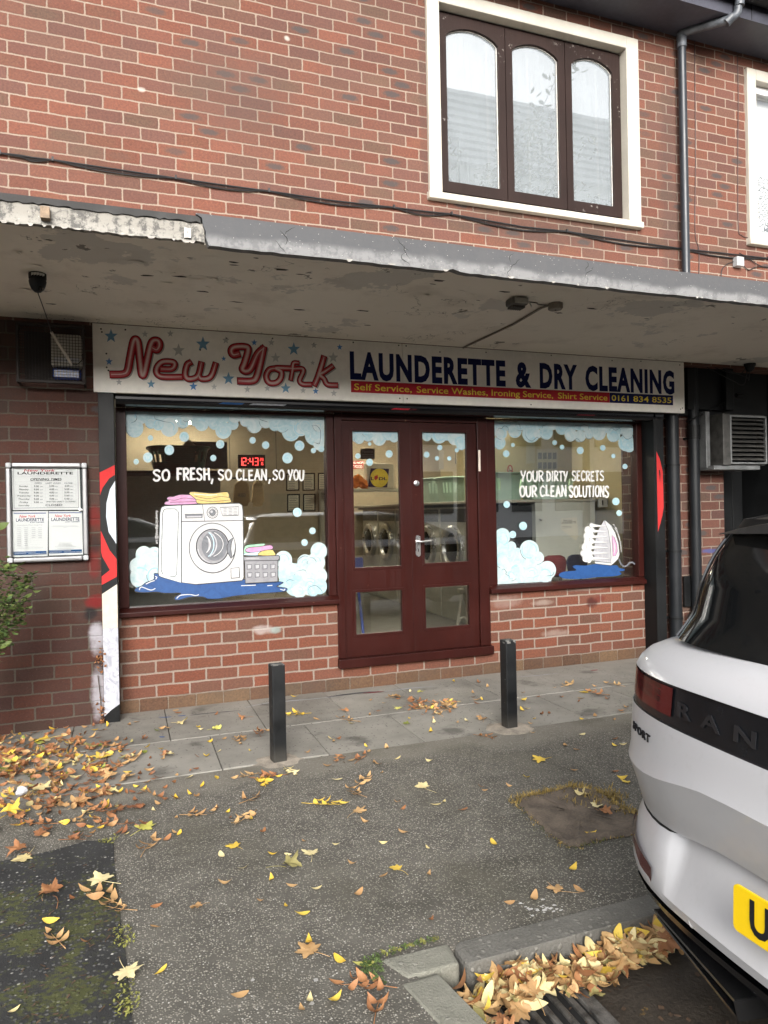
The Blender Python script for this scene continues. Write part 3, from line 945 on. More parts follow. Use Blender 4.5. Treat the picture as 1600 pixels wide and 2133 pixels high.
def canopy():
    YF = -1.80
    m = MB()
    m.box(-3.2, 9.0, YF+0.02, -0.201, 2.62, 2.735)
    m.box(-3.2, 9.0, -0.19, 0.1, 2.601, 2.603)
    slab = m.build('canopy', M['soffit'], B)
    # bare flaking fascia at left, its lower edge ragged
    random.seed(5)
    m = MB()
    def ragged(x0, x1, zl, zt, y, th, amp, step=0.02):
        n = max(2, int((x1-x0)/step))
        lo = []
        for i in range(n+1):
            x = x0 + (x1-x0)*i/n
            lo.append((x, y, zl + random.uniform(-amp, amp) + amp*1.5*math.sin(x*7.0)*math.sin(x*2.3)))
        hi = [(x1, y, zt), (x0, y, zt)]
        m.prism(lo + hi, (0, th, 0))
    ragged(-3.2, 0.368, 2.615, 2.704, YF-0.012, 0.03, 0.004)
    m.build('bare_fascia', M['bare_fascia'], slab)
    m = MB()
    ragged(-3.2, 0.352, 2.702, 2.735, YF-0.020, 0.045, 0.005)
    m.build('bitumen_edge', M['tar'], slab, bevel=0.004)
    m = MB()
    # flashing sheet with a torn left end
    lo = [(0.385, 2.600)]
    x = 0.385
    while x < 9.0:
        x += 0.05
        lo.append((x, 2.600 + random.uniform(-0.003, 0.003) + (0.012 if random.random() < 0.03 else 0)))
    pts = [(p[0], YF-0.030, p[1]) for p in lo] + [(9.0, YF-0.030, 2.738), (0.335, YF-0.030, 2.738), (0.357, YF-0.03, 2.725), (0.362, YF-0.03, 2.69), (0.374, YF-0.03, 2.66), (0.372, YF-0.03, 2.64)]
    m.prism(pts, (0, 0.045, 0))
    m.box(0.33, 9.0, YF-0.028, YF+0.35, 2.739, 2.745)
    m.build('flashing', M['flashing'], slab)
    # cracks, filler strip of old paint along the lower lip
    a = Art(YF-0.031)
    for cx in (0.745, 1.39, 2.46, 1.98):
        for k in range(3):
            x, z = cx + random.uniform(-0.004, 0.004), 2.602 + 0.04*k
            pts = [(x, z)]
            ang = random.uniform(0.9, 2.2)
            for j in range(6):
                pts.append((pts[-1][0] + 0.016*math.cos(ang)*random.uniform(0.2, 1.6), pts[-1][1] + 0.013*random.uniform(0.4, 1.3)))
                if pts[-1][1] > 2.73:
                    break
                ang += random.uniform(-0.9, 0.9)
            if len(pts) > 2:
                a.strokew(pts, random.uniform(0.0015, 0.0034), M['void'], True)
    a.build('flashing_crack', slab)
    m = MB()
    for i in range(46):
        x = random.uniform(-1.2, 3.8) if i % 3 == 0 else random.uniform(-1.2, 0.36)
        w, h = random.uniform(0.01, 0.05), random.uniform(0.003, 0.010)
        zt = 2.617 if x < 0.36 else 2.602
        yf = YF-0.013 if x < 0.36 else YF-0.031
        m.prism([(x, yf, zt+0.004), (x+w*0.3, yf-0.001, zt-h), (x+w*0.7, yf-0.001, zt-h*0.8), (x+w, yf, zt+0.005)], (0, 0.004, 0))
    m.build('paint_flake', M['flake'], slab)
    # rawl block and nailed bracket left on the bare fascia
    m = MB()
    p = atY(95, 447, YF-0.02)
    m.box(p.x-0.019, p.x+0.019, YF-0.05, YF-0.0125, p.z-0.026, p.z+0.026)
    m.build('wood_block', plain('raw_weathered_wood', (0.22, 0.16, 0.11), 0.8, var=0.4, scale=30), slab, bevel=0.003)
    m = MB()
    p = atY(391, 485, YF-0.02)
    m.box(p.x-0.015, p.x+0.015, YF-0.022, YF-0.0125, p.z-0.023, p.z+0.023)
    m.box(p.x-0.004, p.x-0.001, YF-0.024, YF-0.0221, p.z-0.006, p.z+0.008, 1)
    m.build('metal_tag', [M['putty'], M['void']], slab, bevel=0.001)
    # curled paint hanging off the soffit
    m = MB()
    random.seed(21)
    for i in range(46):
        if random.random() < 0.6:
            x, y = random.gauss(0.2, 0.55), random.uniform(-1.72, -0.5)
        else:
            x, y = random.gauss(2.9, 0.8), random.gauss(-1.45, 0.2)
        if y < -1.75 or y > -0.3:
            continue
        r = random.uniform(0.012, 0.05)
        n = 7
        a0 = random.uniform(0, 6.28)
        pts = []
        for k in range(n):
            a = a0 + 2*math.pi*k/n
            rr = r*random.uniform(0.5, 1.1)
            px, py = rr*math.cos(a)*1.6, rr*math.sin(a)*0.6
            drop = 0.0008 + max(0.0, px/r)*random.uniform(0.002, 0.009)
            pts.append((x+px, y+py, 2.6195-drop))
        m.add(pts, [tuple(range(n))])
    m.build('peeling_paint', M['soffit'], slab)
    random.seed(33)
    m = MB()
    # dark scars where paint has dropped off
    for i in range(34):
        if i % 2:
            x, y = random.gauss(0.25, 0.6), random.uniform(-1.75, -0.5)
        else:
            x, y = random.gauss(2.8, 0.9), random.gauss(-1.5, 0.2)
        if y < -1.77 or y > -0.3:
            continue
        r = random.uniform(0.006, 0.026)
        pts = []
        for k in range(9):
            a = 2*math.pi*k/9
            rr = r*random.uniform(0.4, 1.1)
            pts.append((x+rr*2.0*math.cos(a), y+rr*0.7*math.sin(a), 2.6185))
        m.poly(pts)
    m.build('paint_scar', plain('bare_dark_concrete', (0.045, 0.04, 0.032), 0.9, var=0.4, scale=30), slab)
canopy()

def eaves():
    m = MB()
    # boxed soffit and fascia of the roof overhang
    m.box(-3.2, 9.5, -0.55, -0.201, 5.50, 5.53)
    m.box(-3.2, 9.5, -0.575, -0.551, 5.495, 5.66)
    ev = m.build('eaves', plain('slate_grey_eaves_paint', (0.045, 0.046, 0.062), 0.55, var=0.25, scale=3), B)
    m = MB()
    pts = []
    n = 10
    for i in range(n+1):
        a = math.pi + math.pi*i/n
        pts.append((-3.2, -0.64 + 0.062*math.cos(a), 5.66 + 0.062*math.sin(a)))
    m.prism(pts + [(-3.2, -0.585, 5.675), (-3.2, -0.70, 5.675)], (12.7, 0, 0))
    m.build('gutter', M['black_satin'], ev)
    m = MB()
    m.add([(-3.2, -0.60, 5.68), (9.5, -0.60, 5.68), (9.5, 3.0, 7.6), (-3.2, 3.0, 7.6)], [(0, 1, 2, 3)])
    m.add([(-3.2, -0.60, 5.67), (9.5, -0.60, 5.67), (9.5, 3.0, 7.59), (-3.2, 3.0, 7.59)], [(3, 2, 1, 0)])
    m.build('roof', plain('dark_roof_tile', (0.05, 0.035, 0.03), 0.8, var=0.3, scale=20), B)
    m = MB()
    for xx in (5.12, 3.9, 6.4):
        m.box(xx, xx+0.006, -0.577, -0.5755, 5.5, 5.655)
    m.build('fascia_joint', M['void'], ev)
eaves()

def upper_windows():
    def surround(parent, x0, x1, z0, z1):
        m = MB()
        y0, y1 = -0.235, -0.12
        frame(m, x0, x1, z0+0.055, z1, y0, y1, 0.105, 0.125, 0.10, 0.0)
        s = m.build('surround', M['cream_clean'], parent, bevel=0.006)
        m = MB()
        # sloping, flaking sill
        a = [(x0-0.012, -0.252, z0), (x0-0.012, -0.252, z0+0.052), (x0-0.012, -0.12, z0+0.075), (x0-0.012, -0.12, z0)]
        m.prism(a, (x1-x0+0.024, 0, 0))
        m.build('sill', M['cream_paint'], parent, bevel=0.006)
    w = bpy.data.objects.new('upper_window', None)
    COL.objects.link(w)
    w.parent = B
    WM[w.name] = Matrix.Identity(4)
    w['label'] = 'triple casement with arched misted panes and dark brown sashes'
    x0, x1, z0, z1 = 2.232, 4.212, 3.735, 5.36
    surround(w, x0, x1, z0, z1)
    # back box
    m = MB()
    m.box(2.30, 4.12, -0.118, -0.095, 3.80, 5.30)
    fx0, fx1, fz0, fz1 = 2.339, 4.085, 3.815, 5.258
    m = MB()
    frame(m, fx0, fx1, fz0, fz1, -0.148, -0.06, 0.022, 0.03, 0.02, 0.022)
    m.build('frame', M['brown_wood'], w, bevel=0.003)
    # three sashes, each with an arched top rail
    spans = [(2.362, 2.946), (2.952, 3.512), (3.518, 4.053)]
    for i, (a, b) in enumerate(spans):
        zt, zb = fz1-0.022, fz0+0.024
        gx0, gx1 = a+0.062, b-0.062
        gz0 = zb+0.085
        spring, rise = zt-0.165, 0.072
        n = 14
        inner = [(gx0, gz0), (gx1, gz0), (gx1, spring)]
        for k in range(1, n):
            t = k/n
            xx = gx1 + (gx0-gx1)*t
            inner.append((xx, spring + 0.012 + rise*(1-(2*t-1)**2)))
        inner.append((gx0, spring))
        outer = [(a, zb), (b, zb), (b, spring)]
        for k in range(1, n):
            t = k/n
            outer.append((b + (a-b)*t, zt if 0 < k < n else spring))
        outer.append((a, spring))
        outer[3] = (b, zt)
        outer[2+n-1] = (a, zt)
        m = MB()
        N = len(inner)
        yf, yb = -0.162, -0.10
        vs = [(p[0], yf, p[1]) for p in outer] + [(p[0], yf, p[1]) for p in inner] + [(p[0], yb, p[1]) for p in outer] + [(p[0], yb, p[1]) for p in inner]
        fs = []
        for k in range(N):
            k2 = (k+1) % N
            fs.append((k, k2, N+k2, N+k))
            fs.append((2*N+k2, 2*N+k, 3*N+k, 3*N+k2))
            fs.append((N+k, N+k2, 3*N+k2, 3*N+k))
            fs.append((k2, k, 2*N+k, 2*N+k2))
        m.add(vs, fs)
        sa = m.build('sash', M['brown_wood'], w)
        # putty line round the pane and the misted pane itself
        ar = Art(-0.139)
        ins = inner + [inner[0]]
        ar.strokew(ins, 0.016, M['putty'])
        ar.build('putty', w)
        m = MB()
        m.prism([(p[0], -0.135, p[1]) for p in inner], (0, 0.004, 0))
        m.build('pane', M['misted_glass'], w)
        # run marks of condensation on the inside
        ar = Art(-0.129)
        cx = gx0 + (gx1-gx0)*(0.80 if i == 0 else 0.36 if i == 1 else 0.64)
        ar.strokew([(cx, spring+0.02), (cx+0.003, spring-0.4), (cx+0.008, gz0+0.12), (cx+0.012, gz0+0.03)], 0.022, M['putty'])
        ar.build('condensation_run', w)
    m = MB()
    m.box(2.30, 4.10, -0.02, 0.0, 3.80, 5.30)
    m.build('net_curtain', plain('pale_net_curtain', (0.33, 0.35, 0.365), 0.9, var=0.15, scale=3), w)
    # second window at the right edge of the photograph
    w2 = bpy.data.objects.new('upper_window', None)
    COL.objects.link(w2)
    w2.parent = B
    WM[w2.name] = Matrix.Identity(4)
    w2['label'] = 'white plastic window with patterned net curtain'
    surround(w2, 5.435, 6.9, 3.735, 5.36)
    m = MB()
    frame(m, 5.545, 6.79, 3.81, 5.26, -0.165, -0.08, 0.07, 0.07, 0.07, 0.09)
    m.box(6.10, 6.17, -0.165, -0.08, 3.90, 5.19)
    m.build('frame', M['white_plastic'], w2, bevel=0.006)
    m = MB()
    m.box(5.615, 6.10, -0.125, -0.12, 3.90, 5.19)
    m.box(6.17, 6.72, -0.125, -0.12, 3.90, 5.19)
    m.build('pane', glass_mat('clear_bedroom_glass', 0.12), w2)
    g = G('patterned_net')
    v = g.voro(26.0, 'DISTANCE_TO_EDGE')
    x, y, z = g.sep(g.obj)
    low = g.sstep(z, 4.45, 4.55, 1.0, 0.0)
    k = g.m1('MULTIPLY', g.sstep(v.outputs['Distance'], 0.05, 0.09, 1.0, 0.0), low)
    net = g.bsdf(g.mix(k, (0.74, 0.74, 0.76), (0.08, 0.08, 0.09)), 0.9)
    m = MB()
    m.box(5.56, 6.75, -0.06, -0.055, 3.85, 5.25)
    m.build('net_curtain', net, w2)
upper_windows()

# ------------------------------------------------------------------ shopfront joinery
GY = 0.05
def cloud_row(a, px0, px1, ytop, yl, rnd, m=None, rmin=18, rmax=42, seed=1):
    """foam hanging from the top of a pane: overlapping painted discs with brush rings"""
    rd = random.Random(seed)
    a.fill([(px0, ytop), (px1, ytop), (px1, yl(1.0)-rmax*0.4), *[(px0 + (px1-px0)*(1-t/8), yl(1-t/8)-rmax*0.5) for t in range(1, 8)], (px0, yl(0.0)-rmax*0.4)], M['p_foam'])
    x = px0
    while x < px1:
        r = rd.uniform(rmin, rmax)
        t = (x-px0)/(px1-px0)
        cx = min(max(x, px0+r), px1-r)
        blob(a, cx, yl(t)-r*0.9, r, rd)
        x += r*1.25

def blob(a, cx, cy, r, rd, base=None, ry=None):
    ry = ry or r*1.06
    b = base or (M['p_foam'] if rd.random() < 0.6 else M['p_cloud'])
    a.ell(cx, cy, r, ry, b)
    for q in range(rd.randint(1, 3)):
        k = rd.uniform(0.35, 0.9)
        s0 = rd.uniform(0, 360)
        a.arc(cx, cy, r*k, ry*k, s0, s0+rd.uniform(90, 230), r*rd.uniform(0.06, 0.16), M['p_ring'] if rd.random() < 0.5 else M['p_cloud'])
    if rd.random() < 0.35:
        s0 = rd.uniform(20, 120)
        a.arc(cx, cy, r*0.93, ry*0.93, s0, s0+70, max(1.5, r*0.05), M['p_line'])

def bubbles(a, lst, rd):
    for (cx, cy, r) in lst:
        a.ell(cx, cy, r, r*1.05, M['p_bubble'])
        s0 = rd.uniform(0, 360)
        a.arc(cx, cy, r*0.55, r*0.6, s0, s0+200, r*0.22, M['p_ring'])
        a.arc(cx, cy, r*0.82, r*0.86, s0+120, s0+230, r*0.12, M['p_cloud'])

def left_window():
    w = bpy.data.objects.new('display_window', None)
    COL.objects.link(w)
    w.parent = B
    WM[w.name] = Matrix.Identity(4)
    w['label'] = 'wide shop window painted with a washing machine and foam'
    m = MB()
    m.box(-0.056, 0.012, 0.0, 0.09, 0.718, 2.10)
    m.box(1.436, 1.4965, 0.0, 0.09, 0.718, 2.10)
    m.box(0.012, 1.436, 0.0, 0.09, 2.078, 2.10)
    m.build('frame', M['mahogany'], w, bevel=0.004)
    m = MB()
    m.prism([(-0.056, -0.055, 0.660), (-0.056, -0.055, 0.692), (-0.056, 0.0, 0.717), (-0.056, 0.09, 0.717), (-0.056, 0.09, 0.660)], (1.56, 0, 0))
    m.build('sill', M['mahogany_worn'], w, bevel=0.004)
    m = MB()
    m.box(0.012, 1.436, GY, GY+0.005, 0.717, 2.078)
    m.build('pane', M['shop_glass'], w)
    rd = random.Random(4)
    # foam at the top
    a = Art(GY-0.001, (220, 840), 3.2)
    def yl(t):
        base = [190, 150, 205, 150, 180, 150, 195, 170, 230, 265, 320]
        i = min(int(t*10), 9)
        f = t*10-i
        return base[i]*(1-f)+base[i+1]*f
    a.fill([(132, 45), (1457, 92), (1457, 290), (1400, 250), (1300, 200), (1180, 170), (1060, 140), (900, 120), (700, 130), (560, 110), (400, 120), (300, 120), (132, 150)], M['p_foam'])
    for (x, y, r) in [(192, 165, 60), (300, 130, 38), (425, 160, 60), (350, 140, 40), (515, 125, 42), (600, 120, 34), (640, 135, 48), (725, 135, 40), (785, 180, 54), (850, 140, 36), (990, 145, 52), (930, 120, 34), (1065, 120, 45), (1130, 140, 44), (1235, 190, 60), (1180, 150, 44), (1300, 165, 52), (1390, 215, 62), (1425, 275, 36), (1440, 305, 20), (1330, 150, 46), (1420, 150, 40), (860, 90, 40), (540, 85, 40), (240, 85, 50)]:
        x = min(x, 1456-r)
        blob(a, x, y, r, rd)
    bubbles(a, [(298, 232, 18), (523, 224, 32), (424, 312, 32), (281, 362, 32), (204, 390, 18), (717, 366, 20), (763, 274, 27), (978, 248, 21), (1065, 280, 24), (1290, 284, 32), (1383, 316, 17), (1210, 366, 34), (1275, 727, 29), (1376, 850, 21), (1323, 928, 21)], rd)
    for pts in ([(200, 80), (208, 100), (196, 122), (172, 132)], [(322, 78), (330, 105), (360, 115), (395, 125), (432, 130)], [(1020, 105), (1040, 115), (1065, 122), (1080, 128)], [(1368, 150), (1400, 150), (1425, 175), (1430, 210), (1422, 270), (1400, 268)], [(1385, 262), (1410, 268), (1425, 265)]):
        a.stroke(pts, 3.0, M['p_line'], 5, True)
    a.build('painted_foam', w)
    # foam banks at the bottom
    a = Art(GY-0.001, (220, 840), 3.2)
    for (x, y, r) in [(255, 1010, 55), (325, 1010, 50), (215, 1090, 58), (290, 1090, 70), (230, 1160, 68), (330, 1150, 60)]:
        blob(a, x, y, r, rd, M['p_cloud'] if rd.random() < 0.6 else M['p_foam'])
    for (x, y, r) in [(1185, 1045, 58), (1260, 1130, 60), (1330, 1065, 55), (1430, 985, 55), (1400, 1060, 62), (1215, 1130, 70), (1330, 1150, 76), (1420, 1150, 56), (1260, 1215, 66), (1360, 1215, 62), (1425, 1220, 50), (1290, 1250, 46), (1200, 1200, 50), (1380, 1245, 40)]:
        x = min(x, 1476-r)
        blob(a, x, y, r, rd, M['p_cloud'] if rd.random() < 0.7 else M['p_foam'])
    for pts in ([(1275, 1070), (1285, 1040), (1320, 1018), (1350, 1022)], [(1355, 1030), (1380, 1030), (1400, 1050), (1400, 1070)], [(1270, 1120), (1320, 1110), (1340, 1130)], [(1350, 1245), (1360, 1225), (1400, 1215), (1440, 1250), (1440, 1275)], [(1200, 1190), (1225, 1175), (1260, 1185)]):
        a.stroke(pts, 3.0, M['p_line'], 5, True)
    a.build('painted_foam', w)
    # the washing machine, puddle, towels and basket
    a = Art(GY-0.012, (220, 840), 3.2)
    L, Wt = M['p_line'], M['p_white']
    a.fill([(350, 1135), (325, 1150), (320, 1175), (270, 1195), (240, 1218), (200, 1235), (200, 1255), (260, 1262), (330, 1258), (400, 1266), (500, 1266), (465, 1290), (462, 1308), (490, 1312), (560, 1292), (650, 1290), (680, 1304), (760, 1304), (840, 1288), (1000, 1270), (1170, 1258), (1205, 1248), (1205, 1232), (1140, 1222), (1170, 1205), (1165, 1190), (920, 1175), (600, 1190)], M['p_blue'], 4, L, 5)
    for pts in ([(225, 1243), (240, 1225), (300, 1245), (330, 1235)], [(270, 1205), (300, 1190), (325, 1182)], [(332, 1155), (342, 1160), (335, 1172)], [(475, 1300), (500, 1280), (560, 1275), (600, 1282), (620, 1276)], [(905, 1216), (1000, 1212)], [(1080, 1216), (1110, 1214)], [(1165, 1240), (1190, 1246), (1195, 1238)]):
        a.stroke(pts, 6, M['p_word'], 5)
    a.fill([(505, 680), (395, 684), (372, 694), (362, 730), (350, 1130), (356, 1152), (380, 1162), (505, 1196)], M['p_side'], 0, L, 5)
    a.stroke([(380, 735), (392, 708), (420, 704)], 4, L, 4)
    a.stroke([(420, 704), (465, 704), (486, 725), (474, 1140), (462, 1156), (430, 1152)], 4, L, 0)
    a.stroke([(380, 735), (370, 1110), (380, 1138)], 4, L, 0)
    a.fill([(505, 682), (520, 676), (890, 666), (910, 680), (916, 720), (922, 1160), (910, 1182), (600, 1208), (505, 1194)], Wt, 0, L, 6)
    a.stroke([(508, 789), (912, 781)], 5, L)
    a.stroke([(645, 673), (660, 782)], 3, L)
    a.fill([(528, 740), (648, 738), (645, 762), (532, 766)], M['p_mid'], 0, L, 3)
    a.fill([(540, 752), (640, 750), (638, 760), (541, 762)], M['p_lgrey'])
    a.ell(712, 729, 36, 37, Wt, L, 4)
    for k in range(16):
        an = 2*math.pi*k/16
        a.ell(712+27*math.cos(an), 729+28*math.sin(an), 3.2, 3.2, M['p_mid'], n=6)
    a.ell(712, 729, 20, 21, M['p_mid'], L, 3)
    a.ell(706, 723, 9, 9, M['p_lgrey'])
    a.fill([(762, 695), (886, 689), (884, 746), (780, 750)], Wt, 0, L, 4)
    for q in range(5):
        for c in range(3):
            a.stroke([(785+c*34, 703+q*10-c), (806+c*34, 702+q*10-c)], 2.6, M['p_mid'])
    # door ring and drum
    a.ell(711, 964, 154, 165, Wt, L, 5, 48)
    a.arc(711, 964, 146, 157, 200, 300, 3, M['p_lgrey'], 16)
    a.arc(711, 964, 138, 148, 190, 330, 6, M['p_sky'], 20)
    a.arc(711, 964, 130, 140, 20, 90, 5, M['p_lgrey'], 16)
    a.ell(712, 955, 108, 116, M['p_grey'], L, 7, 44)
    a.ell(725, 950, 86, 100, M['p_mid'])
    for (cx, rx, m_, w_) in [(660, 30, M['p_lgrey'], 7), (650, 48, M['p_word'], 5), (655, 66, M['p_sky'], 6), (655, 84, M['p_lgrey'], 9), (660, 100, M['p_mid'], 10), (665, 118, M['p_word'], 4)]:
        a.arc(cx, 940, rx, 90 if rx > 50 else 60, -60, 62, w_, m_, 16)
    a.arc(712, 955, 98, 106, 100, 170, 6, M['p_lgrey'], 12)
    a.fill([(850, 895), (822, 915), (808, 950), (812, 995), (835, 1035), (852, 1018), (864, 965), (860, 920)], M['p_mid'], 0, L, 4)
    a.fill([(850, 897), (838, 930), (834, 970), (842, 1028), (858, 1000), (864, 960), (860, 920)], Wt, 0, L, 4)
    a.stroke([(560, 1050), (580, 1090), (610, 1120), (640, 1135)], 3, M['p_lgrey'], 5)
    a.fill([(834, 1100), (888, 1094), (892, 1160), (836, 1166)], Wt, 0, L, 5)
    # towels
    a.fill([(398, 676), (400, 658), (420, 650), (408, 636), (425, 622), (455, 622), (490, 610), (560, 610), (600, 622), (604, 640), (614, 652), (610, 670), (500, 676)], M['p_pink'], 3, L, 4)
    a.stroke([(415, 640), (460, 646), (520, 632), (600, 640)], 3, L, 5)
    a.stroke([(430, 660), (520, 658), (605, 655)], 3, L, 5)
    a.fill([(556, 600), (575, 590), (640, 595), (720, 600), (800, 590), (820, 604), (822, 625), (834, 645), (825, 662), (720, 668), (615, 668), (600, 640), (575, 620)], M['p_yellow'], 3, L, 4)
    a.stroke([(590, 618), (680, 636), (760, 622), (822, 628)], 3, L, 5)
    a.stroke([(600, 640), (700, 655), (830, 645)], 3, L, 5)
    a.stroke([(590, 605), (670, 612), (740, 610)], 5, M['p_word'], 5)
    # basket and laundry
    a.fill([(922, 965), (940, 945), (1000, 938), (1060, 935), (1040, 960), (960, 1000), (922, 1002)], M['p_green'], 3, L, 4)
    a.fill([(930, 985), (950, 962), (1020, 955), (1090, 945), (1110, 952), (1108, 972), (1040, 985), (980, 996)], M['p_pink'], 3, L, 4)
    a.fill([(925, 1012), (930, 998), (985, 994), (1040, 986), (1030, 1012)], M['p_sky'], 3, L, 3)
    a.fill([(1015, 1012), (1040, 985), (1105, 975), (1122, 990), (1125, 1014)], M['p_yellow'], 3, L, 4)
    a.fill([(926, 1044), (1145, 1040), (1145, 1188), (930, 1200)], M['p_grey'], 0, L, 5)
    a.fill([(920, 1022), (1150, 1014), (1158, 1020), (1156, 1040), (1145, 1046), (922, 1050)], M['p_grey'], 0, L, 5)
    a.stroke([(935, 1034), (1020, 1032)], 4, M['p_lgrey'])
    for r_ in range(2):
        for c in range(4):
            x = 940 + c*52 + r_*2
            y = 1075 + r_*54 - c*0.8
            a.fill([(x, y), (x+32, y-1), (x+30, y+28), (x+2, y+32)], M['p_grey'], 0, L, 3)
            a.fill([(x+7, y+4), (x+29, y+3), (x+27, y+24), (x+9, y+26)], M['p_lgrey'])
    a.build('painted_washing_machine', w)
    # brush lettering: separate words, each letter with its own lean
    a = Art(GY-0.001, (220, 840), 3.2)
    letters(a, 'SO', 318, 425, 445, 515, rd)
    letters(a, 'FRESH,', 478, 718, 435, 510, rd)
    letters(a, 'SO', 750, 838, 443, 508, rd)
    letters(a, 'CLEAN,', 872, 1098, 445, 512, rd)
    letters(a, 'SO', 1115, 1188, 445, 508, rd)
    letters(a, 'YOU', 1218, 1320, 447, 512, rd)
    a.build('painted_lettering', w)
    # artist's credit running up beside the machine
    a = Art(GY-0.0005, (220, 840), 3.2)
    vert_text(a, 'art @doodles.by.sherry', 328, 936, 354, 714, M['p_word'])
    a.build('painted_credit', w)

def letters(a, txt, x0, x1, y0, y1, rd):
    """hand painted capitals: one brush stroke set per letter"""
    S = {
        'S': [[(0.9, .12), (0.6, 0), (0.2, .06), (0.1, .25), (0.35, .44), (0.7, .56), (0.88, .76), (0.65, .97), (0.3, 1), (0.05, .86)]],
        'O': [[(0.5, 0), (0.12, .2), (0.02, .55), (0.2, .93), (0.5, 1), (0.85, .88), (0.98, .5), (0.85, .14), (0.5, 0)]],
        'F': [[(0.1, 0), (0.08, .5), (0.12, 1)], [(0.1, .04), (0.5, .02), (0.95, .03)], [(0.1, .48), (0.45, .46), (0.75, .47)]],
        'R': [[(0.08, .02), (0.1, .5), (0.1, 1)], [(0.08, .04), (0.5, .0), (0.85, .12), (0.82, .36), (0.5, .5), (0.12, .54)], [(0.4, .53), (0.65, .78), (0.95, 1)]],
        'E': [[(0.1, 0), (0.08, .5), (0.1, 1)], [(0.1, .03), (0.85, .02)], [(0.1, .49), (0.7, .47)], [(0.1, .98), (0.9, .97)]],
        'H': [[(0.08, 0), (0.1, .5), (0.08, 1)], [(0.9, 0), (0.92, .5), (0.95, 1)], [(0.08, .5), (0.92, .47)]],
        'C': [[(0.92, .14), (0.6, 0), (0.22, .14), (0.04, .5), (0.2, .88), (0.55, 1), (0.95, .86)]],
        'L': [[(0.12, 0), (0.1, .5), (0.1, .97)], [(0.1, .97), (0.9, .95)]],
        'A': [[(0.02, 1), (0.3, .45), (0.5, 0)], [(0.5, 0), (0.72, .5), (0.98, 1)], [(0.22, .65), (0.8, .62)]],
        'N': [[(0.06, 1), (0.08, .5), (0.08, 0)], [(0.08, 0), (0.5, .52), (0.9, 1)], [(0.9, 1), (0.92, .5), (0.92, 0)]],
        'Y': [[(0.04, 0), (0.2, .35), (0.5, .52)], [(0.95, 0), (0.7, .4), (0.45, .7), (0.28, 1)]],
        'U': [[(0.06, 0), (0.05, .5), (0.16, .88), (0.48, 1), (0.8, .88), (0.92, .5), (0.94, 0)]],
        'D': [[(0.1, 0), (0.12, .5), (0.1, 1)], [(0.1, .02), (0.6, .08), (0.95, .45), (0.75, .85), (0.1, .98)]],
        'I': [[(0.5, 0), (0.5, .5), (0.48, 1)]],
        'T': [[(0.02, .04), (0.5, .02), (0.98, .03)], [(0.5, .02), (0.5, .5), (0.48, 1)]],
        ',': [[(0.7, .92), (0.55, 1.12), (0.3, 1.3)]],
    }
    adv = {'I': 0.5, ',': 0.45, 'F': 0.85, 'E': 0.85, 'L': 0.8, 'T': 0.95}
    tot = sum(adv.get(c, 1.0) for c in txt) + 0.28*(len(txt)-1)
    k = (x1-x0)/tot
    x = x0
    h = y1-y0
    for c in txt:
        wd = adv.get(c, 1.0)*k
        dy = rd.uniform(-0.04, 0.04)*h
        ln = rd.uniform(-0.06, 0.04)
        for st in S[c]:
            pts = [(x + p[0]*wd + ln*(0.5-p[1])*h*0.6, y0 + dy + p[1]*h) for p in st]
            if len(pts) > 2:
                pts = spline([(p[0], p[1], 0) for p in pts], 5)
            a.stroke([(p[0], p[1]) for p in pts], h*rd.uniform(0.17, 0.21), M['p_word'])
        x += wd + 0.28*k

def vert_text(a, txt, x0, y0, x1, y1, m):
    tm = text_mesh(txt, 0.01, 1.0)
    vs, fs, (ax, bx), (az, bz) = tm
    y = a.yy()
    out = []
    for (px, pz) in vs:
        u = (px-ax)/(bx-ax)
        v = (pz-az)/(bz-az)
        X, Z = a.P(x1 + (x0-x1)*v, y0 + (y1-y0)*u)
        out.append((X, y, Z))
    a.mb.add(out, fs, a.mi(m))

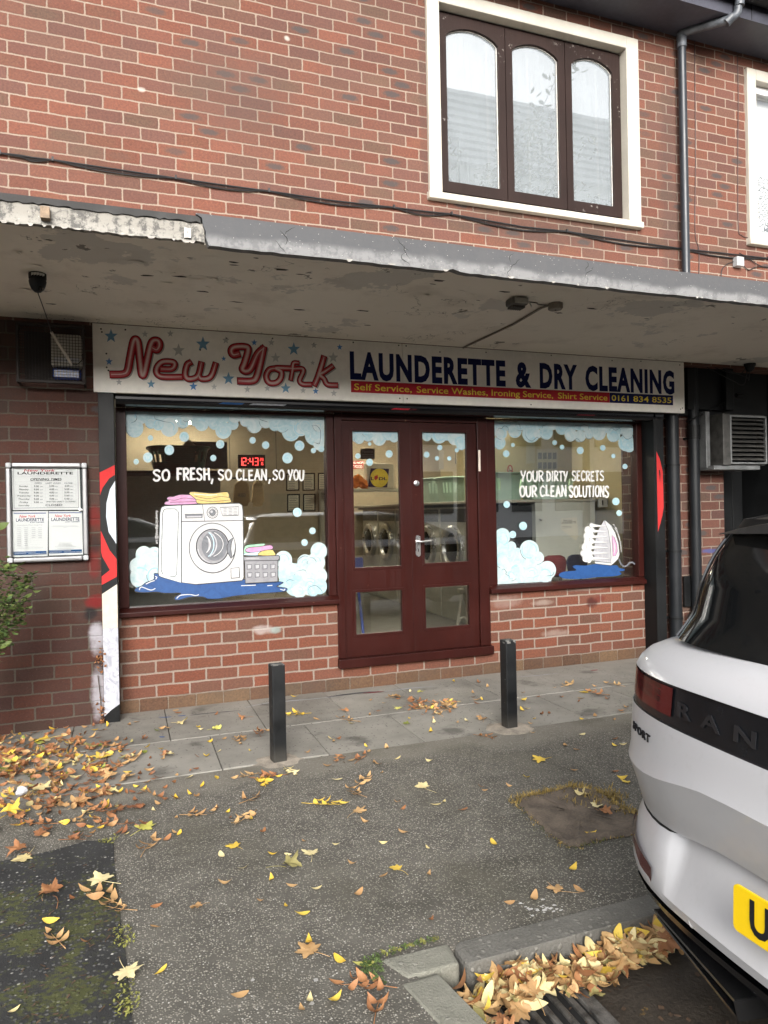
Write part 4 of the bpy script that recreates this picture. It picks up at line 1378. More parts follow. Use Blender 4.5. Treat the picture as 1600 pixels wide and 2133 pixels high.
def right_window():
    w = bpy.data.objects.new('display_window', None)
    COL.objects.link(w)
    w.parent = B
    WM[w.name] = Matrix.Identity(4)
    w['label'] = 'narrower shop window painted with an iron and foam'
    m = MB()
    m.box(2.8005, 2.878, 0.0, 0.09, 0.718, 2.10)
    m.box(4.306, 4.372, 0.0, 0.09, 0.718, 2.10)
    m.box(2.878, 4.306, 0.0, 0.09, 2.085, 2.10)
    m.build('frame', M['mahogany'], w, bevel=0.004)
    m = MB()
    m.prism([(2.79, -0.055, 0.660), (2.79, -0.055, 0.692), (2.79, 0.0, 0.717), (2.79, 0.09, 0.717), (2.79, 0.09, 0.660)], (1.556, 0, 0))
    m.build('sill', M['mahogany_worn'], w, bevel=0.004)
    m = MB()
    m.box(2.878, 4.306, GY, GY+0.005, 0.717, 2.085)
    m.build('pane', M['shop_glass'], w)
    rd = random.Random(9)
    a = Art(GY-0.001, (1000, 840), 4.0)
    a.fill([(108, 152), (1286, 170), (1286, 300), (1150, 250), (900, 230), (650, 220), (400, 210), (250, 220), (108, 280)], M['p_foam'])
    for (x, y, r) in [(150, 330, 52), (175, 250, 52), (290, 230, 56), (425, 250, 74), (480, 255, 36), (550, 245, 55), (600, 190, 34), (680, 210, 50), (755, 265, 52), (830, 275, 48), (905, 255, 42), (990, 250, 56), (870, 200, 32), (1110, 265, 56), (1215, 330, 66), (1225, 230, 56), (1060, 210, 40), (330, 190, 40), (1240, 360, 46)]:
        x = min(max(x, 109+r), 1285-r)
        blob(a, x, y, r, rd)
    bubbles(a, [(271, 348, 16), (214, 420, 27), (617, 328, 20), (679, 366, 19), (830, 394, 29), (1018, 372, 23), (1105, 440, 18), (1202, 527, 21), (1126, 818, 30), (1153, 915, 23), (217, 843, 27), (353, 1022, 33), (266, 1094, 29)], rd)
    for pts in ([(142, 235), (150, 210), (175, 212), (195, 190), (228, 205), (228, 250)], [(300, 175), (325, 180), (328, 220)], [(372, 240), (375, 275), (400, 305), (430, 315), (468, 285), (490, 300), (520, 300)], [(510, 215), (520, 190), (555, 178)], [(775, 205), (790, 188), (830, 190), (860, 180), (895, 195), (895, 225)], [(730, 308), (765, 318), (800, 295), (840, 325), (885, 290)], [(870, 262), (880, 290), (915, 300), (940, 290)], [(1068, 225), (1090, 208), (1120, 225), (1155, 212), (1165, 225)], [(1175, 250), (1190, 280), (1220, 300), (1255, 285), (1268, 245)]):
        a.stroke(pts, 3.4, M['p_line'], 5, True)
    a.build('painted_foam', w)
    a = Art(GY-0.001, (1000, 840), 4.0)
    a.fill([(120, 1120), (240, 1180), (420, 1250), (520, 1330), (620, 1400), (590, 1484), (122, 1510)], M['p_cloud'])
    for (x, y, r) in [(160, 1110, 66), (185, 1135, 52), (260, 1195, 42), (310, 1240, 34), (410, 1225, 80), (480, 1290, 52), (185, 1310, 66), (245, 1260, 46), (560, 1390, 72), (290, 1385, 40), (430, 1420, 60), (350, 1390, 50), (515, 1390, 40), (190, 1430, 60), (260, 1430, 50), (540, 1430, 60), (160, 1220, 46), (340, 1450, 44), (460, 1460, 30)]:
        x = max(x, 121+r)
        blob(a, x, y, r, rd, M['p_cloud'])
    for pts in ([(175, 1395), (195, 1380), (215, 1405), (212, 1425), (240, 1440), (235, 1470)], [(385, 1470), (400, 1450), (440, 1455), (470, 1440), (500, 1430), (500, 1455)], [(260, 1390), (270, 1360), (300, 1345), (318, 1380)], [(540, 1440), (600, 1430), (612, 1400)], [(190, 1140), (225, 1165), (230, 1195)]):
        a.stroke(pts, 4, M['p_ring'] if rd.random() < 0.5 else M['p_line'], 5, True)
    a.build('painted_foam', w)
    a = Art(GY-0.008, (1000, 840), 4.0)
    L, Wt = M['p_line'], M['p_white']
    # puddle
    a.fill([(662, 1440), (668, 1415), (720, 1400), (800, 1392), (775, 1365), (790, 1350), (880, 1352), (960, 1340), (1080, 1352), (1140, 1350), (1160, 1372), (1200, 1378), (1200, 1396), (1160, 1402), (1180, 1420), (1130, 1440), (980, 1448), (860, 1462), (720, 1462)], M['p_blue'], 4)
    a.stroke([(720, 1400), (800, 1392), (775, 1365), (790, 1350)], 3, L, 4)
    a.stroke([(1080, 1352), (1140, 1350), (1160, 1372), (1200, 1378)], 3, L, 4)
    # iron: sole plate, body, handle
    a.fill([(1035, 972), (1085, 1010), (1125, 1075), (1155, 1165), (1163, 1260), (1150, 1300), (1095, 1350), (960, 1335), (955, 1315), (1080, 1320), (1090, 1300)], Wt, 0, L, 4)
    a.fill([(1033, 975), (990, 1045), (960, 1140), (945, 1240), (955, 1315), (1085, 1330), (1092, 1290), (1085, 1170), (1068, 1060)], M['p_lgrey'], 0, L, 4)
    for q in range(16):
        x = 962 + q*7.6
        a.stroke([(x, 1150-abs(q-8)*2), (x-6+q*0.4, 1312)], 1.6, M['p_grey'])
    a.fill([(955, 1317), (1090, 1330), (1092, 1352), (958, 1336)], Wt, 0, L, 4)
    a.fill([(1098, 1100), (1118, 1120), (1138, 1175), (1142, 1235), (1128, 1268), (1106, 1274), (1104, 1200)], M['p_pink'], 0, L, 4)
    a.fill([(1112, 1150), (1126, 1180), (1130, 1225), (1118, 1250), (1112, 1200)], M['p_lgrey'])
    a.stroke([(1110, 1140), (1120, 1200), (1115, 1250)], 4, M['p_word'], 4)
    a.stroke([(1085, 1015), (1105, 1040)], 5, M['p_lgrey'])
    # steam jets and cloud
    for q in range(7):
        y = 1018 + q*45
        x1 = 1045 + q*5
        a.fill([(925, y-14 + q), (x1, y+4), (x1, y+8), (925, y+14 + q)], M['p_word'])
        a.stroke([(930, y+14), (x1, y+9)], 2.0, L)
    for (x, y, r) in [(925, 1015, 18), (895, 1055, 28), (925, 1050, 20), (885, 1105, 28), (920, 1100, 26), (890, 1150, 26), (925, 1150, 22), (870, 1195, 28), (905, 1195, 28), (862, 1250, 30), (900, 1245, 30), (880, 1290, 32), (915, 1285, 24), (905, 1310, 18)]:
        a.ell(x, y, r, r*1.05, M['p_word'])
        if rd.random() < 0.7:
            a.arc(x, y, r*0.85, r*0.85, rd.uniform(90, 200), rd.uniform(220, 300), 3, L)
    # flex
    a.stroke([(1155, 1300), (1168, 1335), (1195, 1358), (1222, 1350), (1240, 1330), (1265, 1326), (1283, 1338)], 15, M['p_mid'], 6)
    a.build('painted_iron', w)
    a = Art(GY-0.001, (1000, 840), 4.0)
    letters(a, 'YOUR', 342, 528, 566, 648, rd)
    letters(a, 'DIRTY', 556, 728, 566, 646, rd)
    letters(a, 'SECRETS', 766, 1030, 566, 644, rd)
    letters(a, 'OUR', 332, 470, 692, 778, rd)
    letters(a, 'CLEAN', 500, 715, 688, 774, rd)
    letters(a, 'SOLUTIONS', 742, 1068, 690, 778, rd)
    a.build('painted_lettering', w)
    a = Art(GY-0.0005, (1000, 840), 4.0)
    tm = text_mesh('art @doodles.by.sherry', 0.012, 1.0)
    vs, fs, (ax, bx), (az, bz) = tm
    y = a.yy()
    path = spline([(1104, 1012, 0), (1128, 1060, 0), (1150, 1125, 0), (1164, 1190, 0), (1168, 1242, 0)], 12)
    out = []
    for (px, pz) in vs:
        u = (px-ax)/(bx-ax)*(len(path)-1)
        i = min(int(u), len(path)-2)
        q = path[i].lerp(path[i+1], u-i)
        t = (path[i+1]-path[i]).normalized()
        v = (pz-az)/(bz-az)*20
        X, Z = a.P(q.x + t.y*v, q.y - t.x*v)
        out.append((X, y, Z))
    a.mb.add(out, fs, a.mi(M['p_word']))
    a.build('painted_credit', w)

def doors():
    # frame with threshold
    m = MB()
    m.box(1.4975, 1.558, -0.012, 0.10, 0.236, 2.10)
    m.box(2.706, 2.7995, -0.012, 0.10, 0.236, 2.10)
    m.box(1.558, 2.706, -0.012, 0.10, 2.052, 2.10)
    m.box(1.492, 2.803, -0.055, 0.12, 0.167, 0.235)
    m.build('door_frame', M['mahogany_worn'], B, bevel=0.004)
    G_ = [((1.638, 2.035, 0.912, 1.981), (1.636, 2.034, 0.400, 0.738)), ((2.220, 2.622, 0.922, 1.983), (2.214, 2.628, 0.405, 0.743))]
    lim = [(1.560, 2.124), (2.129, 2.703)]
    art_c = [
        [(205, 255, 45), (250, 270, 40), (320, 240, 50), (405, 270, 52), (470, 240, 42), (520, 260, 38), (300, 225, 30)],
        [(752, 250, 38), (790, 235, 30), (865, 245, 60), (920, 250, 36), (985, 260, 58), (1045, 320, 38), (1050, 250, 30), (1020, 290, 40)]]
    art_b = [[(331, 312, 13), (480, 388, 27), (240, 404, 20), (329, 453, 26)], [(868, 340, 20), (766, 394, 22), (997, 360, 16), (846, 422, 16), (940, 422, 16)]]
    for i in range(2):
        d = bpy.data.objects.new('shop_door', None)
        COL.objects.link(d)
        d.parent = B
        WM[d.name] = Matrix.Identity(4)
        a, b = lim[i]
        zb, zt = 0.2375, 2.050
        (gx0, gx1, gz0, gz1), (hx0, hx1, hz0, hz1) = G_[i]
        y0, y1 = 0.006, 0.052
        m = MB()
        m.box(a, gx0-0.0, y0, y1, zb, zt)
        m.box(gx1+0.0, b, y0, y1, zb, zt)
        m.box(gx0, gx1, y0, y1, gz1, zt)
        m.box(gx0, gx1, y0, y1, hz1, gz0)
        m.box(gx0, gx1, y0, y1, zb, hz0)
        m.build('leaf_frame', M['mahogany'], d)
        # glazing beads
        m = MB()
        for (x0, x1, z0, z1) in ((gx0, gx1, gz0, gz1), (gx0, gx1, hz0, hz1)):
            frame(m, x0-0.012, x1+0.012, z0-0.012, z1+0.012, y0-0.005, y0+0.03, 0.02, 0.02, 0.02, 0.02)
        m.build('glazing_bead', M['mahogany_worn'], d, bevel=0.002)
        m = MB()
        m.box(gx0+0.001, gx1-0.001, 0.03, 0.034, gz0, gz1)
        m.box(gx0+0.001, gx1-0.001, 0.03, 0.034, hz0, hz1)
        m.build('pane', M['door_glass'], d)
        rd = random.Random(30+i)
        ar = Art(0.0295, (680, 840), 3.678)
        x0, x1 = (192, 556) if i == 0 else (732, 1070)
        ar.fill([(x0, 208 if i == 0 else 212), (x1, 212 if i == 0 else 220), (x1, 265), (x0+(x1-x0)*0.5, 245), (x0, 275)], M['p_foam'])
        for (x, y, r) in art_c[i]:
            blob(ar, min(max(x, x0+r), x1-r), y, r, rd)
        bubbles(ar, art_b[i], rd)
        ar.build('painted_foam', d)
        if i == 1:
            # lock and lever handle on the meeting stile
            m = MB()
            m.lathe((2.168, 0.005, 1.567), [(0.0, -0.016), (0.012, -0.016), (0.022, -0.012), (0.024, 0.0)], 0, 20, 'Y')
            m.lathe((2.168, 0.005, 1.567), [(0.0, -0.0175), (0.006, -0.0175), (0.007, -0.0162)], 1, 12, 'Y')
            m.build('cylinder_lock', [M['steel'], M['ink_grey']], d, smooth=True)
            m = MB()
            cx, z0, z1 = 2.172, 0.985, 1.155
            pts = []
            for k in range(9):
                an = math.pi*k/8
                pts.append((cx+0.020*math.cos(an), 0.006, z1-0.02+0.02*math.sin(an)))
            for k in range(9):
                an = math.pi+math.pi*k/8
                pts.append((cx+0.020*math.cos(an), 0.006, z0+0.02+0.02*math.sin(an)))
            m.prism(pts, (0, -0.008, 0))
            m.tube([(cx, -0.002, 1.105), (cx, -0.042, 1.105), (cx+0.012, -0.05, 1.105), (cx+0.105, -0.05, 1.112)], [0.009, 0.009, 0.009, 0.007], 0, 12)
            m.box(cx-0.003, cx+0.003, -0.004, -0.0024, 1.025, 1.05, 1)
            m.build('handle', [M['steel'], M['void']], d, smooth=True)
        else:
            m = MB()
            m.box(2.120, 2.1325, 0.0, 0.0055, 0.24, 2.045)
            m.build('meeting_strip', M['mahogany_worn'], d, bevel=0.002)
    # pale intercom strip on the frame
    m = MB()
    m.box(2.712, 2.731, -0.019, -0.0125, 1.662, 1.835)
    m.build('push_strip', plain('ivory_plastic', (0.60, 0.52, 0.44), 0.45), B, bevel=0.006)

def shutter():
    # roller shutter housing under the sign
    m = MB()
    pts = []
    y0, zt = -0.165, 2.162
    pts = [(-0.05, 0.0, 2.10), (-0.05, -0.10, 2.095), (-0.05, -0.15, 2.10), (-0.05, -0.165, 2.115), (-0.05, -0.168, 2.128), (-0.05, -0.160, 2.134), (-0.05, -0.160, 2.150), (-0.05, -0.168, 2.156), (-0.05, -0.165, 2.166), (-0.05, 0.0, 2.166)]
    m.prism(pts, (4.52, 0, 0))
    m.build('shutter_housing', M['black_gloss'], B)
    # painted patches on the housing (old graffiti)
    a = Art(-0.1692)
    for (x0, x1, m_) in ((0.62, 0.80, M['ink_blue']), (0.83, 1.10, M['p_mid']), (2.05, 2.12, M['ink_maroon']), (1.9, 2.06, M['ink_red']), (3.55, 3.75, M['ink_maroon'])):
        a.fillw([(x0, 2.119), (x1-0.02, 2.119), (x1, 2.131), (x0+0.03, 2.131)], m_)
    a.build('shutter_paint', B)
    # guide channels at each side
    def guide(x0, x1, y0, y1, z0, z1, lip):
        m = MB()
        m.box(x0, x1, y0, y0+0.004, z0, z1)
        m.box(x0, x0+0.004, y0+0.004, y1, z0, z1)
        m.box(x1-0.004, x1, y0+0.004, y1-lip, z0, z1)
        return m.build('shutter_guide', M['black_satin'], B, bevel=0.001)
    g1 = guide(-0.157, -0.062, -0.202, -0.004, -0.02, 2.165, 0.02)
    # graffiti on the left guide
    a = Art(-0.2022, (0, 540), 3.046)
    def px(x, y):
        return (x, y)
    x0, x1 = -0.1565, -0.0625
    a.fillw([(x0, 1.64), (x1, 1.69), (x1, 1.625), (-0.10, 1.60), (-0.14, 1.54), (x0, 1.49)], M['ink_red2'])
    a.fillw([(x1, 1.585), (-0.095, 1.53), (-0.118, 1.44), (-0.122, 1.35), (-0.108, 1.25), (x1, 1.17)], M['p_cloud2'])
    a.fillw([(x0, 1.26), (-0.105, 1.13), (x1, 1.07), (x1, 0.955), (x0, 0.905), (x0, 0.96), (-0.105, 1.00), (-0.150, 1.09), (x0, 1.12)], M['ink_red2'])
    a.fillw([(x0, 0.845), (x1, 0.905), (x1, 0.62), (x0, 0.62)], M['cream_spray'])
    a.fillw([(x0, 0.6195), (x1, 0.6195), (x1, 0.115), (-0.11, 0.085), (x0, 0.045)], M['white_spray'])
    a.build('graffiti', g1)
    g2 = guide(4.360, 4.384, -0.16, -0.003, -0.02, 2.165, 0.02)
    m = MB()
    m.box(4.388, 4.470, -0.155, -0.02, 0.0, 2.165)
    g3 = m.build('guide_cover', M['black_satin'], B, bevel=0.003)
    a = Art(-0.1552)
    a.fillw([(4.390, 1.83), (4.425, 1.76), (4.455, 1.65), (4.458, 1.34), (4.440, 1.26), (4.390, 1.12)], M['ink_red2'])
    a.fillw([(4.412, 1.66), (4.424, 1.67), (4.430, 1.63), (4.422, 1.55), (4.418, 1.61)], M['ink_black'])
    a.build('graffiti', g3)
M['p_cloud2'] = brush_mat('pale_blue_spray', (0.40, 0.46, 0.53), (0.47, 0.51, 0.56), 5.0)
M['cream_spray'] = brush_mat('cream_spray', (0.46, 0.41, 0.345), (0.52, 0.475, 0.41), 8.0)
M['white_spray'] = brush_mat('white_spray', (0.27, 0.28, 0.32), (0.50, 0.50, 0.54), 9.0)
left_window()
right_window()
doors()
shutter()

# ------------------------------------------------------------------ shop sign
def star(a, cx, cy, r, m):
    pts = []
    for k in range(10):
        rr = r if k % 2 == 0 else r*0.42
        an = math.pi/2 + math.pi*k/5
        pts.append((cx + rr*math.cos(an), cy - rr*math.sin(an)*1.08))
    a.fill(pts, m)

def shop_sign():
    Y = -0.205
    t = thing('shop_sign', 'long white fascia sign with red script and navy capitals above the shopfront', 'shop sign', (2.24, -0.2, 2.17))
    m = MB()
    m.box(-0.182, 1.985, Y, -0.166, 2.1665, 2.615)
    m.box(1.989, 4.665, Y, -0.166, 2.1665, 2.615)
    m.build('board', M['sign_white'], t, bevel=0.0015)
    m = MB()
    for (x, z) in [(-0.13, 2.58), (-0.125, 2.56), (-0.1, 2.42), (-0.1, 2.33), (-0.09, 2.31), (0.02, 2.585), (0.5, 2.48), (0.68, 2.57), (0.9, 2.33), (0.79, 2.3), (1.0, 2.59), (1.3, 2.57), (1.6, 2.6), (1.96, 2.6), (1.96, 2.2), (2.02, 2.6), (2.02, 2.2), (2.3, 2.57), (2.7, 2.59), (3.0, 2.36), (3.3, 2.6), (3.9, 2.59), (4.2, 2.6), (4.62, 2.59), (4.64, 2.21), (4.62, 2.2), (4.4, 2.36), (3.1, 2.19)]:
        m.lathe((x, Y-0.0002, z), [(0.0, -0.003), (0.004, -0.002), (0.006, 0.0002)], 0, 8, 'Y')
    m.build('screw', M['galv_dark'], t)
    a = Art(Y-0.0003, (180, 640), 2.5)
    for (x, y, r, k) in [(128, 150, 36, 0), (607, 192, 38, 0), (1080, 218, 34, 0), (740, 372, 33, 0), (1038, 422, 28, 0), (874, 184, 17, 1), (715, 268, 14, 1), (1319, 208, 16, 1), (118, 283, 20, 1), (557, 412, 23, 1), (337, 400, 23, 0), (1194, 437, 17, 1), (305, 140, 18, 2), (437, 138, 18, 2), (480, 225, 34, 2), (726, 172, 20, 2), (963, 184, 18, 2), (985, 264, 26, 2), (1185, 198, 17, 2), (1285, 262, 28, 2), (1178, 290, 13, 2), (170, 390, 18, 2), (665, 415, 17, 2), (838, 428, 19, 2), (942, 422, 18, 2), (1128, 434, 17, 2), (1288, 448, 18, 2)]:
        star(a, x, y, r, M[('star_blue', 'star_blue2', 'star_pale')[k]])
    a.build('stars', t)
    # neon-tube script
    S = [
        # N
        [(133, 350), (190, 348), (214, 330), (228, 260), (243, 185), (256, 166), (268, 185), (278, 270), (288, 348), (300, 345), (318, 270), (334, 200), (350, 174), (374, 176), (380, 200), (366, 222), (346, 214)],
        # e
        [(392, 322), (440, 322), (458, 306), (452, 286), (400, 284), (372, 306), (364, 336), (380, 358), (420, 364), (492, 363)],
        # w
        [(540, 288), (524, 300), (514, 345), (526, 372), (562, 370), (584, 350), (598, 292)],
        [(584, 350), (596, 372), (632, 371), (654, 350), (672, 296)],
        # Y
        [(790, 244), (764, 248), (754, 226), (772, 208), (826, 206), (842, 222), (824, 290), (812, 322), (830, 334), (856, 318), (890, 245), (922, 214)],
        [(922, 214), (906, 290), (886, 362), (862, 384), (796, 384)],
        # o
        [(985, 318), (952, 326), (936, 360), (950, 392), (985, 394), (1010, 372), (1014, 336), (985, 318), (1040, 318), (1084, 320)],
        # r
        [(1102, 290), (1078, 292), (1072, 330), (1064, 376)],
        [(1074, 322), (1120, 320), (1128, 336), (1110, 380), (1124, 400), (1166, 402)],
        # k
        [(1236, 262), (1222, 310), (1204, 365), (1188, 402)],
        [(1280, 308), (1240, 336), (1214, 352), (1236, 372), (1254, 402), (1302, 406)],
    ]
    wid = [39, 33, 33, 33, 40, 40, 34, 26, 30, 36, 32]
    a = Art(Y-0.0008, (180, 640), 2.5)
    for st, w in zip(S, wid):
        a.stroke([(p[0]+7, p[1]+6) for p in st], w, M['shadow_ink'], 7)
    for st, w in zip(S, wid):
        a.stroke(st, w+3, M['ink_maroon'], 7)
    for st, w in zip(S, wid):
        a.stroke(st, w-3, M['ink_red'], 7)
    for st, w in zip(S, wid):
        a.stroke(st, w*0.62, M['ink_rose'], 7)
    for st, w in zip(S, wid):
        a.stroke(st, w*0.48, M['ink_pink'], 7, True)
    for st, w in zip(S, wid):
        a.stroke(st, w*0.25, M['ink_pink2'], 7, True)
    a.build('script_lettering', t)
    a = Art(Y-0.0003)
    xs = atY(729, 760, Y).x, atY(1404, 780, Y).x
    words = [('LAUNDERETTE', 729, 1053), ('&', 1074, 1106), ('DRY', 1124, 1202), ('CLEANING', 1219, 1404)]
    for wd, p0, p1 in words:
        x0, x1 = atY(p0, 770, Y).x, atY(p1, 770, Y).x
        zz0 = atY(760, 783, Y).z
        zz1 = atY(760, 730, Y).z
        a.text(wd, x0, x1, 2.338, 2.534, M['ink_navy'], bold=0.046, space=1.14)
    a.build('capital_lettering', t)
    a = Art(Y-0.0003)
    b0, b1 = atY(731, 800, Y).x, atY(1270, 830, Y).x
    b2 = atY(1402, 830, Y).x
    z0, z1 = 2.231, 2.317
    a.fillw([(b0, z0), (b1, z0), (b1, z1), (b0, z1)], M['ink_red'])
    a.fillw([(b1+0.0005, z0), (b2, z0), (b2, z1), (b1+0.0005, z1)], M['ink_navy'])
    for wd, p0, p1 in [('Self Service,', 738, 858), ('Service Washes,', 868, 1016), ('Ironing Service,', 1024, 1152), ('Shirt Service', 1162, 1265), ('0161', 1274, 1309), ('834', 1319, 1351), ('8535', 1358, 1398)]:
        x0, x1 = atY(p0, 815, Y).x, atY(p1, 815, Y).x
        a.text(wd, x0, x1, z0+0.019, z1-0.017, M['ink_yellow'], bold=0.010)
    a.build('service_banner', t)
    a = Art(Y-0.0002)
    for k in range(9):
        x, z = -0.1+random.uniform(-0.03, 0.25), random.uniform(2.2, 2.32)
        a.strokew([(x, z), (x+random.uniform(-0.05, 0.05), z+random.uniform(-0.04, 0.05))], 0.0012, M['ink_pale'], True)
    a.build('scratch', t)
M['galv_dark'] = plain('rusty_screw_head', (0.035, 0.03, 0.026), 0.7)
shop_sign()

# ------------------------------------------------------------------ notice case on the side wall
def notice_case():
    Y = -0.232
    p0, p1 = atY(10, 962, Y), atY(186, 1170, Y)
    x0, x1, z0, z1 = -0.700, -0.230, 1.072, 1.700
    t = thing('notice_case', 'silver framed notice case with opening times on the side wall', 'notice board', (-0.465, -0.215, 1.07))
    m = MB()
    m.box(x0+0.01, x1-0.01, -0.222, -0.2005, z0+0.01, z1-0.01)
    m.build('backing', M['charcoal'], t)
    m = MB()
    w = 0.034
    # rounded aluminium profile with corner blocks
    def bar(a, b, horizontal):
        pass
    m.box(x0+w, x1-w, -0.250, -0.2225, z1-w*0.95, z1)
    m.box(x0+w, x1-w, -0.250, -0.2225, z0, z0+w*0.95)
    m.box(x0, x0+w*0.9, -0.250, -0.2225, z0+w, z1-w)
    m.box(x1-w*0.9, x1, -0.250, -0.2225, z0+w, z1-w)
    m.build('frame', M['alu'], t, bevel=0.010, seg=4)
    m = MB()
    for (a, b) in ((x0, z0), (x1-w, z0), (x0, z1-w), (x1-w, z1-w)):
        m.box(a+0.0005, a+w-0.0005, -0.2495, -0.2223, b+0.0005, b+w-0.0005)
    m.build('corner_block', M['grey_plastic'], t, bevel=0.009, seg=4)
    m = MB()
    m.lathe((x1-0.045, -0.238, 1.398), [(0.0, -0.01), (0.009, -0.009), (0.010, 0.012)], 0, 14, 'Y')
    m.box(x1-0.046, x1-0.03, -0.240, -0.226, 1.394, 1.402)
    m.build('lock', M['steel'], t, smooth=True)
    O, K = (0, 940), 7.273
    def sheet(x0, y0, x1, y1, x2, y2, x3, y3, name, lab):
        a = Art(-0.2235, O, K)
        a.fill([(x0, y0), (x1, y1), (x2, y2), (x3, y3)], M['paper'])
        return a
    # poster of opening times
    a = sheet(178, 230, 1205, 225, 1222, 885, 192, 890, '', '')
    a.stroke([(205, 252), (1178, 248), (1190, 852), (215, 862), (205, 252)], 8, M['ink_grey'])
    a.textpx('New York', 362, 268, 830, 308, M['ink_red'], 0.016, 0.28)
    for q in range(12):
        a.stroke([(860+q*20, 272+(q % 3)*8), (872+q*20, 276+(q % 3)*8)], 6, M['ink_pale'])
    a.textpx('LAUNDERETTE', 266, 312, 1108, 350, M['ink_black'], 0.02)
    a.textpx('Outside Street, Central Parade', 455, 366, 948, 380, M['ink_grey'], 0.0) if False else a.stroke([(455, 374), (945, 372)], 7, M['ink_pale'])
    a.stroke([(232, 388), (1135, 384)], 2, M['ink_pale'])
    a.textpx('OPENING TIMES', 458, 404, 930, 440, M['ink_black'], 0.008, 0.2)
    a.stroke([(458, 447), (928, 445)], 4, M['ink_black'])
    for y in (462, 508, 555, 602, 650, 698, 748, 794, 842):
        a.stroke([(236, y), (1148, y-6)], 1.6, M['ink_pale'])
    for (x, yb) in ((236, 842), (472, 842), (684, 748), (940, 748), (1148, 838)):
        a.stroke([(x, 460), (x+8, yb)], 1.6, M['ink_pale'])
    for (tx, xa, xb) in (('OPEN', 526, 630), ('LAST WASH', 696, 922), ('CLOSE', 976, 1100)):
        a.textpx(tx, xa, 470, xb, 494, M['ink_grey'], 0.0)
    days = ['Sunday', 'Monday', 'Tuesday', 'Wednesday', 'Thursday', 'Friday', 'Saturday']
    dx = [(288, 425), (288, 435), (285, 438), (256, 466), (275, 448), (300, 428), (278, 448)]
    lastw = ['3.00', '4.00', '4.00', '4.00', '4.00']
    clo = ['4.00', '5.00', '5.00', '5.00', '5.00']
    for i, d in enumerate(days):
        y = 516 + i*48.5
        a.textpx(d, dx[i][0], y, dx[i][1], y+24, M['ink_black'], 0.0, 0.22)
        if i < 6:
            a.textpx('9.00', 515, y, 590, y+26, M['ink_black'])
            a.textpx('AM', 608, y+12, 648, y+26, M['ink_grey'])
        if i < 5:
            a.textpx(lastw[i], 748, y-2, 822, y+24, M['ink_black'])
            a.textpx('PM', 838, y+10, 874, y+24, M['ink_grey'])
            a.textpx(clo[i], 978, y-4, 1052, y+22, M['ink_black'])
            a.textpx('PM', 1068, y+8, 1106, y+22, M['ink_grey'])
    a.textpx('WINTER EARLY CLOSING', 700, 752, 1142, 774, M['ink_black'])
    a.textpx('CLOSED', 692, 798, 946, 828, M['ink_black'], 0.004)
    a.build('opening_times_poster', t)
    # two lower sheets
    for k, (xa, xb, xc, xd) in enumerate([(188, 728, 722, 196), (738, 1240, 1258, 742)]):
        a = sheet(xa, 910 if k == 0 else 908, xb, 905 if k == 0 else 905, xc, 1588 if k == 0 else 1565, xd, 1602 if k == 0 else 1580, '', '')
        o = 0 if k == 0 else 536
        a.fill([(205+o, 930-k*8), (698+o, 928-k*8), (698+o, 946-k*8), (205+o, 950-k*8)], M['ink_bluegrey'])
        a.textpx('New York', 292+o, 962-k*8, 536+o, 1004-k*8, M['ink_red2'], 0.014, 0.28)
        for q in range(8):
            a.stroke([(555+o+q*14, 962+(q % 3)*12), (566+o+q*14, 968+(q % 3)*12)], 5, M['ink_pale'])
        a.textpx('LAUNDERETTE', 242+o, 1012-k*8, 668+o, 1060-k*8, M['ink_navy'], 0.018)
        a.textpx('& DRY CLEANERS', 456+o, 1066-k*8, 670+o, 1084-k*8, M['ink_navy'], 0.012)
        if k == 0:
            a.textpx('Please note our Winter Closing times', 262, 1112, 645, 1124, M['ink_grey'])
            for q in range(10):
                y = 1158 + q*30
                for c in range(2 if q > 5 else 4):
                    xx = (262, 365, 482, 582)[c]
                    a.stroke([(xx, y), (xx+52, y)], 9, M['ink_pale'])
                a.stroke([(245, y+15), (650, y+15)], 1.2, M['ink_pale'])
            a.stroke([(265, 1468), (650, 1460)], 6, M['ink_pale'])
        else:
            for (y, x_a, x_b) in ((1130, 792, 1176), (1142, 778, 1198), (1154, 965, 1010), (1388, 900, 1085), (1404, 890, 1070), (1418, 885, 1095), (1430, 880, 1100), (1446, 835, 1155), (1474, 870, 1125)):
                a.stroke([(x_a, y), (x_b, y)], 6, M['ink_pale'])
        a.fill([(208+o, 1520-k*22), (706+o, 1508-k*22), (706+o, 1556-k*22), (208+o, 1570-k*22)], M['ink_blue'])
        for (x_a, x_b, y) in ((222, 540, 1530), (222, 400, 1552), (432, 608, 1548), (618, 698, 1544)):
            a.stroke([(x_a+o, y-k*22), (x_b+o, y-4-k*22)], 6, M['ink_pale'])
        a.build('notice_sheet', t)
    m = MB()
    m.box(x0+0.034, x1-0.034, -0.2365, -0.235, z0+0.034, z1-0.034)
    m.build('cover', M['clear_cover'], t)
M['ink_bluegrey'] = plain('blue_grey_ink', (0.18, 0.20, 0.30), 0.7, spec=0.12)
notice_case()

